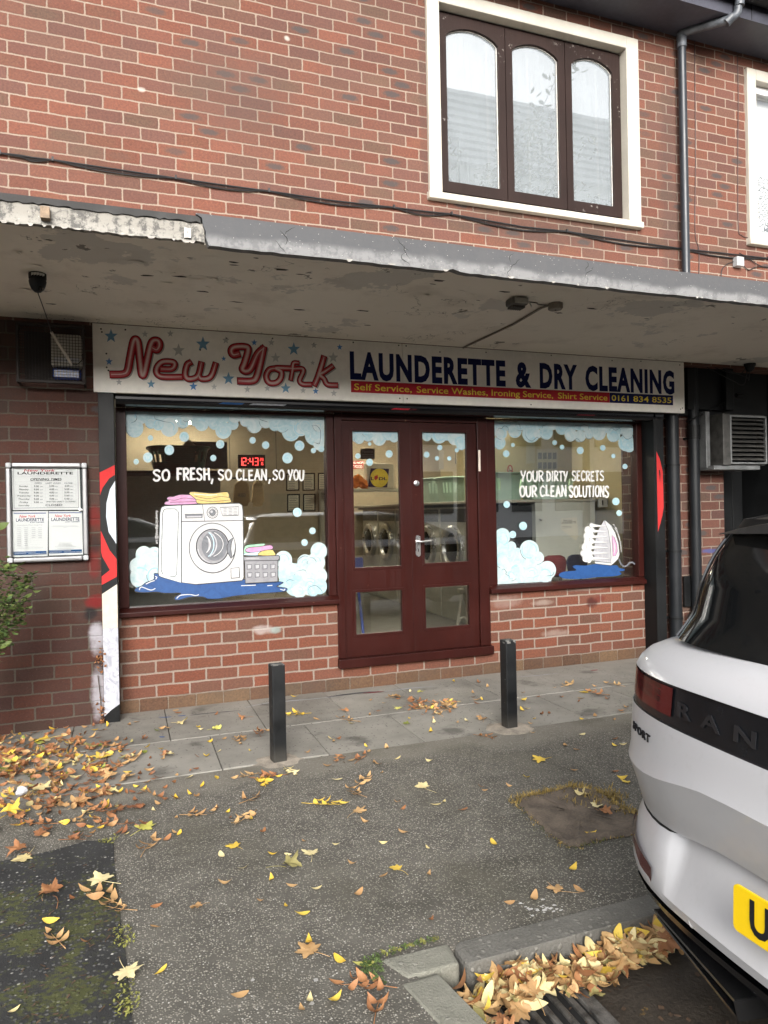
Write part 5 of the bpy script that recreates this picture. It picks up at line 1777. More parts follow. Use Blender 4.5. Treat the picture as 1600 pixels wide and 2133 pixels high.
# ------------------------------------------------------------------ fittings under the canopy
def fittings():
    # caged alarm lamp on the side wall
    t = thing('caged_alarm_light', 'alarm light with blue strip inside a rusty wire cage', 'alarm light', (-0.42, -0.2, 2.18))
    x0, x1, z0, z1 = -0.615, -0.225, 2.19, 2.555
    rust = plain('dark_rusty_steel', (0.018, 0.013, 0.011), 0.65, 0.3, var=0.4, scale=20)
    m = MB()
    m.box(x0+0.03, x0+0.205, -0.204, -0.2005, z0+0.03, z1-0.02)
    m.build('back_plate', rust, t)
    m = MB()
    frame(m, x0, x1, z0, z1, -0.345, -0.325, 0.014, 0.014, 0.014, 0.014)
    for (a, b) in ((x0, x0+0.012), (x1-0.012, x1)):
        for zz in (z0, z1-0.012):
            m.box(a, b, -0.3245, -0.201, zz, zz+0.012)
    m.build('cage_frame', rust, t)
    m = MB()
    for i in range(1, 22):
        x = x0 + (x1-x0)*i/22
        m.tube([(x, -0.334, z0+0.008), (x, -0.334, z1-0.008)], 0.0016, 0, 5)
    for i in range(1, 20):
        z = z0 + (z1-z0)*i/20
        m.tube([(x0+0.008, -0.337, z), (x1-0.008, -0.337, z)], 0.0016, 0, 5)
    for i in range(1, 20):
        z = z0 + (z1-z0)*i/20
        m.tube([(x0+0.005, -0.325, z), (x0+0.005, -0.205, z)], 0.0016, 0, 5)
        m.tube([(x1-0.005, -0.325, z), (x1-0.005, -0.205, z)], 0.0016, 0, 5)
    m.build('wire_mesh', rust, t)
    m = MB()
    m.box(-0.425, -0.245, -0.285, -0.2005, 2.305, 2.515)
    bx = m.build('alarm_box', M['cream_clean'], t, bevel=0.02, seg=4)
    m = MB()
    m.box(-0.405, -0.260, -0.288, -0.2855, 2.335, 2.362)
    m.build('label_strip', M['paper'], bx)
    m = MB()
    m.box(-0.418, -0.252, -0.29, -0.2005, 2.225, 2.298)
    m.build('strobe_lens', plain('blue_lens', (0.012, 0.035, 0.17), 0.15), t, bevel=0.015, seg=4)
    # dome camera and awning pull rod
    p = atZ(78, 570, 2.62)
    t = thing('security_camera', 'small black dome camera with flaking base on the canopy soffit', 'camera', (p.x, p.y, 2.62))
    m = MB()
    m.lathe((p.x, p.y, 2.62), [(0.0, -0.001), (0.043, -0.001), (0.043, -0.028), (0.038, -0.034)], 0, 24)
    m.build('base', M['black_satin'], t, smooth=True)
    m = MB()
    m.lathe((p.x, p.y, 2.62), [(0.041, -0.034), (0.043, -0.042), (0.039, -0.060), (0.030, -0.082), (0.016, -0.096), (0.0, -0.099)], 0, 24)
    m.build('dome', M['black_pipe'], t, smooth=True)
    m = MB()
    m.lathe((p.x+0.017, p.y-0.030, 2.535), [(0.0, -0.012), (0.010, -0.010), (0.012, 0.004)], 0, 14, 'Y')
    m.build('lens', M['black_gloss'], t, smooth=True)
    m = MB()
    for k in range(5):
        an = -2.2 + k*0.32
        m.quad((p.x+0.0435*math.cos(an), p.y+0.0435*math.sin(an), 2.614), (p.x+0.0435*math.cos(an+0.3), p.y+0.0435*math.sin(an+0.3), 2.614), (p.x+0.0435*math.cos(an+0.3), p.y+0.0435*math.sin(an+0.3), 2.603), (p.x+0.0435*math.cos(an), p.y+0.0435*math.sin(an), 2.598))
    m.build('paint_flake', M['putty'], t)
    q0 = Vector((p.x, p.y-0.02, 2.522))
    q1 = atY(107, 692, -0.60)
    q2 = atY(148, 757, -0.40)
    t = thing('camera_cable', 'thin black cable slung from the dome camera to a white plastic tube', 'cable', tuple(q1))
    m = MB()
    m.tube(spline([q0, q0.lerp(q1, 0.5)+Vector((0.004, 0, -0.006)), q1], 6), 0.0028, 0, 6)
    e = Vector((-0.24, -0.335, 2.38))
    m.tube(spline([q2, q2+Vector((0.03, 0.01, -0.004)), q2+Vector((0.06, 0.03, 0.03)), e], 6), 0.0028, 0, 6)
    m.build('flex', M['cable'], t)
    m = MB()
    d = (q2-q1)
    m.tube([q1, q1+d*0.08, q2-d*0.05, q2], 0.0085, 0, 10)
    m.build('sleeve', plain('dirty_white_tube', (0.42, 0.38, 0.33), 0.6, var=0.25, scale=25), t)
    # small flood light and its junction box on the soffit
    p = atZ(1077, 622, 2.62)
    t = thing('flood_light', 'small grey bulkhead flood light fixed to the canopy soffit', 'light', (p.x, p.y, 2.62))
    m = MB()
    m.box(p.x-0.055, p.x+0.055, p.y-0.045, p.y+0.05, 2.575, 2.6195)
    m.build('body', M['grime_grey'], t, bevel=0.012, seg=3)
    m = MB()
    m.box(p.x-0.045, p.x+0.045, p.y-0.06, p.y-0.046, 2.578, 2.612)
    m.build('lamp_glass', plain('dusty_lamp_glass', (0.30, 0.29, 0.25), 0.25), t, bevel=0.004)
    m = MB()
    for k in range(7):
        m.box(p.x-0.04+k*0.013, p.x-0.035+k*0.013, p.y-0.02, p.y+0.045, 2.562, 2.5745)
    m.build('cooling_fin', M['grime_grey'], t)
    m = MB()
    m.tube([(p.x+0.058, p.y-0.02, 2.60), (p.x+0.066, p.y-0.04, 2.585), (p.x+0.066, p.y-0.055, 2.56)], 0.005, 0, 8)
    m.build('bracket', M['putty'], t)
    q = atZ(1157, 632, 2.62)
    t = thing('junction_box', 'round painted junction box beside the flood light on the soffit', 'junction box', (q.x, q.y, 2.62))
    m = MB()
    m.lathe((q.x, q.y, 2.62), [(0.046, 0.0), (0.046, -0.034), (0.040, -0.040), (0.0, -0.040)], 0, 8)
    m.build('box', M['grime_beige'], t, bevel=0.002)
    m = MB()
    m.lathe((q.x, q.y, 2.58), [(0.006, 0.0), (0.005, -0.003), (0.0, -0.003)], 0, 8)
    m.build('screw', M['galv_dark'], t)
    o = MB()
    r = atZ(965, 722, 2.62)
    o.tube([(q.x-0.03, q.y+0.02, 2.613), (q.x-0.05, q.y+0.08, 2.611), tuple(q.lerp(r, 0.4)[:2])+(2.612,), (r.x, r.y, 2.612)], 0.0075, 0, 8)
    cb = o.build('conduit', M['grime_beige'])
    tag(cb, 'painted conduit running across the soffit from junction box to sign', 'conduit')
    o = MB()
    o.tube(spline([(p.x+0.05, p.y+0.02, 2.612), (p.x+0.13, p.y+0.0, 2.606), (q.x-0.1, q.y+0.03, 2.614), (q.x-0.04, q.y, 2.606)], 5), 0.004, 0, 6)
    tag(o.build('light_flex', M['grime_grey']), 'short black flex between flood light and junction box', 'cable')
    # dome at the right end with wires
    p = atZ(1562, 762, 2.60)
    p.y = -0.30
    px = atY(1562, 757, -0.30)
    t = thing('security_camera', 'dark dome camera with loose wires at the right end of the canopy', 'camera', (px.x, -0.30, 2.62))
    m = MB()
    m.lathe((px.x, -0.30, 2.62), [(0.05, -0.001), (0.05, -0.02), (0.042, -0.03), (0.036, -0.055), (0.018, -0.072), (0.0, -0.075)], 0, 20)
    m.build('dome', M['black_satin'], t, smooth=True)
    m = MB()
    for dx, dz, e in ((-0.05, -0.06, -0.16), (0.04, -0.11, -0.10), (-0.02, -0.16, -0.22)):
        m.tube(spline([(px.x+dx*0.4, -0.28, 2.60), (px.x+dx, -0.25, 2.60+dz), (px.x+dx*2.0+e*0.4, -0.22, 2.59+dz*0.7), (px.x+e*1.6, -0.15, 2.60)], 6), 0.004, 0, 6)
    m.build('wire', M['cable'], t)
M['grime_grey'] = plain('grimy_grey_enamel', (0.085, 0.08, 0.07), 0.55, var=0.35, scale=20)
M['grime_beige'] = plain('painted_over_beige', (0.17, 0.15, 0.12), 0.6, var=0.3, scale=12)
fittings()

# ------------------------------------------------------------------ pipes, cables, louvre
def pipes():
    def P(x, y, Y):
        return atY(x, y, Y)
    # rainwater pipe on the upper wall with swan neck
    t = thing('downpipe', 'grey rainwater downpipe with a swan neck beside the bedroom window', 'drainpipe', (4.65, -0.27, 2.75))
    m = MB()
    top, bot = P(1414, 84, -0.27), P(1437, 590, -0.27)
    bot.x = top.x = 4.648
    bot.z = 2.74
    m.tube([top+Vector((0, 0, -0.02)), bot], 0.035, 0, 18)
    m.build('pipe', M['graphite_pipe'], t, smooth=True)
    m = MB()
    m.tube([top+Vector((0, 0, -0.06)), top+Vector((0, 0, 0.03))], 0.041, 0, 18)
    n1 = Vector((4.93, -0.60, 5.50))
    m.tube(spline([top+Vector((0, 0, 0.02)), top+Vector((0.02, -0.02, 0.07)), n1+Vector((-0.03, 0.03, -0.03)), n1+Vector((0.01, -0.01, 0.06)), Vector((4.945, -0.625, 5.66))], 6), 0.034, 0, 16)
    m.tube([n1+Vector((-0.06, 0.06, -0.06)), n1+Vector((-0.02, 0.025, -0.015))], 0.040, 0, 16)
    m.tube([n1+Vector((0.012, -0.018, 0.05)), n1+Vector((0.014, -0.02, 0.10))], 0.040, 0, 16)
    m.build('swan_neck', plain('weathered_grey_pipe', (0.09, 0.10, 0.115), 0.45, var=0.5, scale=14), t, smooth=True)
    # two soil pipes by the passage
    for (x, y, r, lab, z1) in ((4.636, -0.080, 0.056, 'fat black soil pipe next to the red graffiti panel', 2.615), (4.897, -0.06, 0.048, 'black soil pipe with a boxed foot by the dark doorway', 2.615)):
        t = thing('soil_pipe', lab, 'drainpipe', (x, y, 0.0))
        m = MB()
        m.tube([(x, y, 0.02), (x, y, z1)], r, 0, 20)
        m.build('pipe', M['black_pipe'], t, smooth=True)
        m = MB()
        for zz in ((0.33, 0.93, 1.70) if r > 0.05 else (1.95,)):
            m.tube([(x, y, zz), (x, y, zz+0.022)], r+0.006, 0, 20)
            m.box(x-r-0.02, x+r+0.012, y+r*0.55, -0.001, zz+0.002, zz+0.02)
        if r < 0.05:
            m.tube([(x, y, 1.97), (x, y, 2.08)], r+0.009, 0, 20)
        m.build('collar', M['black_satin'], t)
        if r < 0.05:
            m = MB()
            m.box(x-0.11, x+0.13, -0.03, -0.0005, 0.42, 0.70)
            m.build('foot_box', M['black_satin'], t, bevel=0.004)
            m = MB()
            m.tube([(x-0.02, -0.10, 0.40), (x-0.10, -0.10, 0.36), (x-0.12, -0.10, 0.30)], 0.022, 0, 10)
            m.build('trap', M['black_pipe'], t, smooth=True)
    # ducts high on the right
    t = thing('black_duct', 'black boxed duct under the canopy above the dark doorway', 'duct', (5.3, -0.1, 2.3))
    m = MB()
    m.box(4.80, 5.30, -0.10, -0.001, 2.22, 2.60)
    m.box(5.20, 5.29, -0.15, -0.1005, 2.22, 2.60)
    m.build('duct', M['black_satin'], t, bevel=0.004)
    m = MB()
    m.tube([(4.75, -0.13, 2.10), (5.05, -0.125, 2.22), (5.34, -0.13, 2.36)], 0.006, 0, 6)
    m.tube([(5.34, -0.13, 2.36), (5.40, -0.13, 2.36)], 0.02, 0, 8)
    m.build('stay_rod', M['black_satin'], t)
    # fan housing with louvres
    t = thing('extractor_louvre', 'weathered metal extractor box with horizontal louvres by the dark doorway', 'vent', (5.3, -0.2, 1.68))
    x0, x1, z0, z1 = 5.125, 5.56, 1.715, 2.155
    m = MB()
    frame(m, x0, x1, z0, z1, -0.262, -0.235, 0.016, 0.016, 0.016, 0.016)
    m.build('frame', M['galv'], t, bevel=0.002)
    m = MB()
    m.box(x0-0.085, x0-0.001, -0.262, 0.34, z0-0.012, z1+0.012)
    m.box(x0-0.001, x1, -0.2345, 0.34, z1-0.004, z1+0.012)
    m.box(x0-0.001, x1, -0.2345, 0.34, z0-0.012, z0+0.004)
    m.box(x1-0.01, x1+0.01, -0.234, 0.34, z0+0.005, z1-0.005)
    m.build('housing', M['galv_dirty'], t, bevel=0.004)
    m = MB()
    m.box(x0-0.18, x0-0.135, -0.16, -0.001, z0-0.03, z1+0.04)
    m.box(x0-0.17, x1-0.06, -0.235, 0.0, z0-0.05, z0-0.0125)
    m.build('bracket', M['galv'], t, bevel=0.003)
    m = MB()
    for k in range(10):
        z = z0+0.035 + k*0.040
        m.prism([(x0+0.017, -0.256, z), (x0+0.017, -0.253, z+0.006), (x0+0.017, -0.205, z+0.030), (x0+0.017, -0.208, z+0.024)], (x1-x0-0.034, 0, 0))
    m.build('louvre_blade', M['galv_dirty'], t)
    m = MB()
    m.box(x0+0.002, x1-0.012, -0.15, -0.145, z0+0.005, z1-0.005)
    m.build('dark_interior', M['void'], t)
    # cable bundle slung along the upper wall
    t = thing('cable_bundle', 'sagging bundle of black cables clipped along the upper brick wall', 'cables', (1.5, -0.21, 3.5))
    base = [(-60, 308), (0, 319), (110, 333), (235, 351), (366, 371), (560, 398), (700, 418), (820, 432), (940, 446), (1010, 458), (1090, 472), (1180, 482), (1300, 500), (1420, 518), (1500, 526), (1600, 538), (1700, 550)]
    clips = [0, 110, 366, 560, 820, 940, 1180, 1420, 1600]
    rd = random.Random(8)
    m = MB()
    for k in range(7):
        pts = []
        sagk = rd.uniform(0.0, 1.0)
        for i in range(len(base)-1):
            for j in range(5):
                f = j/5
                x = base[i][0]*(1-f)+base[i+1][0]*f
                y = base[i][1]*(1-f)+base[i+1][1]*f
                lo = max([c for c in clips if c <= x] or [-300])
                hi = min([c for c in clips if c > x] or [1900])
                u = (x-lo)/max(1, hi-lo)
                s = 4*u*(1-u)
                up_ = -5.0 if k == 6 else 0
                yy = y + (k-3)*0.6*(0.5+s) + s*(sagk*11 if x > 60 else 4*sagk) + (up_*s)
                p = atY(x, yy, -0.209-0.004*(k % 3))
                pts.append(p)
        m.tube(pts, 0.0036 if k < 4 else 0.0022, 0, 6)
    m.build('cable', M['cable'], t)
    m = MB()
    for c in clips:
        yb = [b for b in base if b[0] <= c][-1]
        p = atY(c, yb[1], -0.205)
        m.box(p.x-0.006, p.x+0.006, -0.224, -0.2005, p.z-0.012, p.z+0.014)
    m.build('clip', M['cable'], t)
    # thin vertical wires
    for pts, lab, mm in (([(1447, 78), (1448, 200), (1449, 330), (1448, 480), (1456, 520), (1456, 575)], 'thin brown wire down the brick wall beside the grey downpipe', 'cable_brown'),
                         ([(1536, 110), (1538, 200), (1537, 330), (1538, 470), (1545, 490), (1560, 495), (1580, 495)], 'thin brown wire down the brick wall to the white window', 'cable_brown')):
        m = MB()
        m.tube(spline([atY(x, y, -0.205) for x, y in pts], 6), 0.004, 0, 6)
        tag(m.build('wall_wire', M[mm]), lab, 'wire')
    p = atY(1537, 547, -0.22)
    t = thing('wall_junction_box', 'small grey junction box below the cable bundle', 'junction box', (p.x, -0.2, p.z))
    m = MB()
    m.box(p.x-0.042, p.x+0.042, -0.255, -0.2005, p.z-0.04, p.z+0.045)
    m.build('box', M['grey_plastic'], t, bevel=0.005)
    m = MB()
    m.tube(spline([atY(x, y, -0.21) for x, y in ((1528, 545), (1515, 550), (1504, 562), (1503, 582), (1505, 590))], 5), 0.0035, 0, 6)
    m.tube(spline([atY(x, y, -0.21) for x, y in ((1546, 548), (1553, 558), (1562, 562), (1575, 556), (1600, 556), (1640, 560))], 5), 0.004, 0, 6)
    m.tube(spline([atY(x, y, -0.212) for x, y in ((1540, 527), (1556, 536), (1575, 549), (1590, 556))], 5), 0.004, 0, 6)
    m.build('lead', M['cable'], t)
M['galv_dirty'] = plain('dirty_galvanised_steel', (0.07, 0.068, 0.063), 0.55, 0.4, var=0.4, scale=18)
pipes()

# ------------------------------------------------------------------ bollards
def bollards():
    for (x, y, h, rz, lab) in ((0.757, -1.352, 0.53, 0.10, 'square black bollard on the left, in front of the painted washing machine'), (2.195, -1.345, 0.545, 0.06, 'square black bollard on the right, standing in a cement collar')):
        t = thing('bollard', lab, 'bollard', (x, y, 0.0), 'black bollards in front of the shop', rz)
        m = MB()
        w = 0.037
        m.box(-w, w, -w, w, -0.05, h)
        m.build('post', M['bollard_black'], t, bevel=0.006, local=True, seg=3)
        m = MB()
        pts = []
        rd = random.Random(int(x*100))
        n = 22
        ro = 0.16 if x > 1.5 else 0.14
        top, ed = [], []
        for k in range(n):
            a = 2*math.pi*k/n
            sq = 1.0/max(abs(math.cos(a)), abs(math.sin(a)))**0.6
            r = ro*sq*rd.uniform(0.88, 1.08)
            ed.append((r*math.cos(a), r*math.sin(a)*0.9, -0.004))
            top.append((r*0.55*math.cos(a), r*0.5*math.sin(a), 0.012 if x > 1.5 else 0.006))
        o = len(m.v)
        m.add(ed+top, [(k, (k+1) % n, n+(k+1) % n, n+k) for k in range(n)] + [tuple(range(n, 2*n))])
        m.build('cement_collar', M['cement'], t, smooth=True, local=True)
g = G('chipped_black_paint')
n = g.noise(7.0, 5.0, 0.65)
x, y, z = g.sep(g.obj)
ch = g.m1('MAXIMUM', g.sstep(g.noise(38.0, 4.0, 0.7), 0.70, 0.72), g.m1('MULTIPLY', g.sstep(z, 0.525, 0.53), g.sstep(g.noise(30.0, 3.0), 0.5, 0.54)))
dz = g.m1('MULTIPLY', g.sstep(g.m1('ADD', z, g.m1('MULTIPLY', n, 0.1)), 0.06, 0.16, 1.0, 0.0), 0.55)
bc = g.mix(ch, g.ramp(n, [(0.3, (0.005, 0.0055, 0.006)), (0.7, (0.012, 0.013, 0.014))]), (0.16, 0.155, 0.145))
bc = g.mix(dz, bc, (0.06, 0.055, 0.046))
M['bollard_black'] = g.bsdf(bc, g.sstep(n, 0.3, 0.7, 0.4, 0.65), 0, g.bump(g.noise(60, 4.0), 0.3, 0.002), spec=0.3)
bollards()

# ------------------------------------------------------------------ inside the launderette
def interior():
    wall = plain('interior_cream_wall', (0.50, 0.42, 0.25), 0.8, var=0.12, scale=1.5)
    wall2 = plain('interior_buff_wall', (0.34, 0.285, 0.20), 0.8, var=0.12, scale=1.5)
    m = MB()
    m.box(-0.15, 4.85, 5.2, 5.3, 0.0, 2.6)
    m.build('interior_wall', wall2, B)
    m = MB()
    m.box(4.75, 4.85, 0.31, 5.19, 0.0, 2.6)
    m.build('interior_wall', wall, B)
    m = MB()
    m.box(-0.15, -0.06, 0.11, 5.19, 0.0, 2.6)
    m.build('interior_wall', plain('interior_grey_wall', (0.17, 0.17, 0.15), 0.8, var=0.12, scale=1.5), B)
    m = MB()
    m.box(-0.15, 4.85, 0.165, 5.19, 0.10, 0.16)
    m.build('interior_floor', plain('grey_vinyl_floor', (0.10, 0.095, 0.08), 0.5, var=0.25, scale=8), B)
    m = MB()
    m.box(-0.15, 4.74, 0.11, 5.19, 2.50, 2.59)
    m.build('interior_ceiling', plain('interior_ceiling_paint', (0.36, 0.34, 0.28), 0.85), B)
    # fluorescent battens; the front one is added to brighten the room
    for k, (x, y, lab) in enumerate(((0.55, 3.45, 'lit fluorescent batten over the left side of the launderette ceiling'), (3.1, 4.1, 'lit fluorescent batten at the back of the launderette behind the doors'), (3.3, 1.6, 'added lit fluorescent batten brightening the front over the washers'))):
        t = thing('ceiling_light', lab, 'ceiling light', (x, y, 2.44))
        m = MB()
        m.box(x-0.62, x+0.62, y-0.04, y+0.04, 2.455, 2.499)
        m.build('batten', M['white_plastic'], t, bevel=0.004)
        m = MB()
        for dy in (-0.03, 0.03):
            m.tube([(x-0.58, y+dy, 2.44), (x+0.58, y+dy, 2.44)], 0.013, 0, 10)
        m.build('tube', M['tube_dim' if k == 0 else 'tube_glow'], t)
    # coin-operated washers along the right
    cab = plain('machine_cream_steel', (0.36, 0.34, 0.28), 0.35, 0.0, var=0.1)
    drk = plain('machine_dark_panel', (0.02, 0.02, 0.022), 0.35)
    def washer(x, y, lab):
        t = thing('washing_machine', lab, 'washing machine', (x, y, 0.16), 'front loading washers in a row inside')
        m = MB()
        m.box(0.0, 0.75, -0.335, 0.335, 0.0, 1.22)
        m.build('cabinet', cab, t, bevel=0.012, local=True)
        m = MB()
        m.box(-0.006, -0.0005, -0.31, 0.31, 1.06, 1.20)
        m.build('control_panel', drk, t, bevel=0.002, local=True)
        m = MB()
        m.lathe((-0.001, 0, 0.78), [(0.245, 0.0), (0.245, -0.03), (0.225, -0.045), (0.185, -0.045), (0.17, -0.02), (0.165, -0.012)], 0, 36, 'X')
        m.build('door_ring', M['steel'], t, smooth=True, local=True)
        m = MB()
        m.lathe((-0.001, 0, 0.78), [(0.168, -0.012), (0.14, -0.03), (0.08, -0.045), (0.0, -0.05)], 0, 30, 'X')
        m.build('door_glass', M['black_gloss'], t, smooth=True, local=True)
        m = MB()
        m.box(-0.05, -0.0465, -0.03, 0.03, 0.56, 0.60)
        m.build('handle', M['steel'], t, bevel=0.004, local=True)
        return t
    def copy_tree(o, p=None):
        c = o.copy()
        COL.objects.link(c)
        if p is not None:
            c.parent = p
        for ch in list(o.children):
            copy_tree(ch, c)
        return c
    w0 = washer(3.30, 1.72, 'nearest of the front loading washers seen through the right hand door')
    labs = ['second front loading washer behind the right hand door', 'third front loading washer along, seen through the left hand door', 'fourth front loading washer along, seen through the left hand door', 'farthest front loading washer at the back of the row']
    for k, lb in enumerate(labs):
        c = copy_tree(w0)
        c.location = (3.30, 1.72+0.69*(k+1), 0.16)
        c['label'] = lb
    # counter over the machines, end cupboard facing the street
    t = thing('counter', 'cream counter running over the washers along the right hand wall', 'counter', (3.9, 2.5, 1.40))
    m = MB()
    m.box(3.26, 4.74, 1.02, 5.1, 1.41, 1.44)
    m.build('worktop', cab, t, bevel=0.006)
    m = MB()
    m.box(3.32, 4.74, 1.39, 5.1, 1.3805, 1.4095)
    m.build('rail', drk, t)
    t = thing('end_cupboard', 'pale grey cupboard door at the end of the counter, facing the street', 'cupboard', (4.25, 1.1, 0.16))
    m = MB()
    m.box(3.90, 4.62, 1.04, 1.385, 0.161, 1.409)
    m.build('cabinet', plain('pale_grey_laminate', (0.42, 0.42, 0.37), 0.4, var=0.06), t, bevel=0.004)
    m = MB()
    m.lathe((3.945, 1.04, 1.235), [(0.0, -0.03), (0.014, -0.028), (0.016, -0.016), (0.007, -0.01), (0.007, 0.0)], 0, 14, 'Y')
    m.build('knob', M['steel'], t, smooth=True)
    a = Art(1.038, (1000, 840), 4.0)
    a.fill([(675, 960), (808, 950), (818, 1110), (800, 1145), (675, 1050)], M['paper2'])
    a.textpx('New York', 692, 966, 765, 984, M['ink_black'], 0.01, 0.2)
    a.textpx('LAUNDERETTE', 680, 984, 800, 1002, M['ink_black'], 0.016)
    for y in (1028, 1040):
        a.stroke([(682, y), (765, y-4)], 3, M['ink_grey'])
    a.build('torn_notice', t)
    # dark block put in for the shaded recess between washers and cupboard
    m = MB()
    m.box(3.34, 3.895, 1.10, 1.375, 0.161, 1.379)
    tag(m.build('recess_dark_block', drk), 'dark block put in for the shaded recess beside the pale cupboard', 'panel')
    # socket strip on the wall
    t = thing('wall_socket', 'double wall socket right of the pale cupboard', 'socket', (4.66, 1.1, 1.45))
    m = MB()
    pA, pB = atY(1248, 1038, 1.0), atY(1275, 1056, 1.0)
    m.box(pA.x, pB.x, 1.0, 1.03, pB.z, pA.z)
    m.build('plate', M['white_plastic'], t, bevel=0.004)
    m = MB()
    for f in (0.27, 0.7):
        x = pA.x + (pB.x-pA.x)*f
        m.box(x-0.006, x+0.006, 0.995, 0.9995, pB.z+0.02, pA.z-0.02)
    m.build('switch', M['ink_black'], t)
    # baskets on the counter
    mint = plain('mint_green_plastic', (0.36, 0.50, 0.40), 0.4, var=0.1)
    mint2 = plain('pale_mint_plastic', (0.44, 0.57, 0.48), 0.4, var=0.1)
    deep = plain('deep_green_plastic', (0.008, 0.085, 0.06), 0.35, var=0.2)
    def basket(loc, sx, sy, h, mat_, lab, rz=0.0):
        t = thing('laundry_basket', lab, 'laundry basket', loc, None, rz)
        m = MB()
        n = 40
        def ring(k, z):
            pts = []
            for i in range(n):
                an = 2*math.pi*i/n
                c, s_ = math.cos(an), math.sin(an)
                e = 0.55
                pts.append((sx*k*math.copysign(abs(c)**e, c), sy*k*math.copysign(abs(s_)**e, s_), z))
            return pts
        zs = [(0.78, 0.0), (0.86, 0.25*h), (0.89, 0.38*h), (0.955, 0.80*h), (0.97, 0.88*h), (1.0, h)]
        rings = [ring(k, z) for k, z in zs]
        for r_ in rings:
            m.v += r_
        for j in range(len(zs)-1):
            for i in range(n):
                i2 = (i+1) % n
                if j == 2 and i % 2 == 0 and (i//2) % 10 not in (0, 5):
                    continue
                m.f.append((j*n+i, j*n+i2, (j+1)*n+i2, (j+1)*n+i))
                m.mi.append(0)
        m.f.append(tuple(range(n)))
        m.mi.append(0)
        o = m.build('tub', mat_, t, local=True)
        sm = o.modifiers.new('solid', 'SOLIDIFY')
        sm.thickness = 0.006
        m = MB()
        top = ring(1.02, h)
        m.tube([Vector(p) for p in top + [top[0]]], 0.011, 0, 8, False)
        m.build('rim', mat_, t, local=True)
        return t
    basket((3.62, 1.32, 1.441), 0.30, 0.21, 0.27, mint, 'mint green laundry basket nearest the street on the counter', 0.15)
    basket((4.22, 1.34, 1.441), 0.30, 0.21, 0.27, mint2, 'pale mint laundry basket on the counter behind the words in the right window', 0.1)
    basket((3.55, 2.15, 1.441), 0.30, 0.21, 0.27, mint, 'mint green laundry basket on the counter seen through the right hand door', 1.4)
    basket((3.62, 2.75, 1.441), 0.30, 0.21, 0.29, mint2, 'pale mint laundry basket on the counter between the two doors', 1.5)
    # shopping bag and cloths on a high shelf at the back
    pY = 3.6
    p = atY(790, 1018, pY)
    t = thing('back_shelf', 'high cream shelf at the back carrying the shopping bag', 'shelf', (p.x, pY, p.z-0.03))
    m = MB()
    m.box(p.x-0.75, p.x+0.48, pY-0.05, pY+0.35, p.z-0.035, p.z)
    m.build('board', cab, t)
    m = MB()
    m.box(p.x-0.74, p.x-0.70, pY+0.2, pY+0.34, 0.16, p.z-0.036)
    m.box(p.x+0.43, p.x+0.47, pY+0.2, pY+0.34, 0.16, p.z-0.036)
    m.build('bracket', cab, t)
    t = thing('shopping_bag', 'white carrier bag with a yellow disc on a navy square on the back shelf', 'shopping bag', (p.x, pY+0.05, p.z))
    b0, b1 = atY(768, 1017, pY), atY(822, 966, pY)
    m = MB()
    m.prism([(b0.x, pY+0.02, b0.z), (b1.x, pY+0.02, b0.z), (b1.x+0.015, pY+0.06, b1.z), (b0.x-0.01, pY+0.06, b1.z+0.02)], (0, 0.12, 0))
    m.build('bag', M['paper2'], t, bevel=0.01)
    a = Art(pY+0.012, (680, 840), 3.678)
    a.fill([(340, 498), (480, 502), (466, 644), (320, 640)], M['ink_navy'])
    a.ell(405, 572, 70, 72, M['lemon'])
    a.textpx('L', 340, 562, 364, 588, M['ink_navy'], 0.03)
    a.textpx('DL', 402, 566, 465, 588, M['ink_navy'], 0.03)
    a.fill([(368, 560), (392, 548), (396, 572), (380, 590), (366, 580)], M['ink_red2'])
    a.build('printed_emblem', t)
    m = MB()
    rd = random.Random(2)
    c0 = atY(750, 1008, pY)
    pts = []
    for i in range(7):
        for j in range(7):
            x = c0.x-0.14+0.28*i/6
            z = c0.z-0.05 + (0.17*(1-((i-3)/3.2)**2))*j/6
            pts.append((x, pY+0.05+rd.uniform(-0.02, 0.05), max(p.z+0.001, z+rd.uniform(-0.015, 0.015))))
    fs = [(i*7+j, i*7+j+1, (i+1)*7+j+1, (i+1)*7+j) for i in range(6) for j in range(6)]
    m.add(pts, fs)
    o = m.build('folded_cloth', plain('orange_cloth', (0.62, 0.16, 0.012), 0.8, var=0.2), smooth=True)
    o.modifiers.new('solid', 'SOLIDIFY').thickness = 0.03
    tag(o, 'crumpled orange cloth beside the carrier bag on the back shelf', 'cloth')
    t = thing('wall_poster', 'dark red poster with white capitals behind the left hand door', 'poster', tuple(atY(745, 970, 4.4)))
    a = Art(4.4, (680, 840), 3.678)
    a.fill([(180, 440), (292, 440), (292, 500), (180, 505)], M['ink_maroon2'])
    a.textpx('S IS NOT', 188, 446, 288, 464, M['p_word'], 0.02)
    a.textpx('ET FOOD', 188, 474, 276, 496, M['p_word'], 0.02)
    a.build('sheet', t)
    t = thing('notice_plate', 'grey green notice hanging behind the left hand door glass', 'notice', tuple(atY(766, 945, 1.0)))
    a = Art(1.0, (680, 840), 3.678)
    a.fill([(262, 348), (370, 348), (370, 428), (262, 428)], M['notice_green'])
    a.textpx('Notice', 276, 358, 356, 380, M['ink_pale'], 0.01)
    for y in (394, 406, 418):
        a.stroke([(274, y), (360, y)], 6, M['ink_pale'])
    a.build('sheet', t)
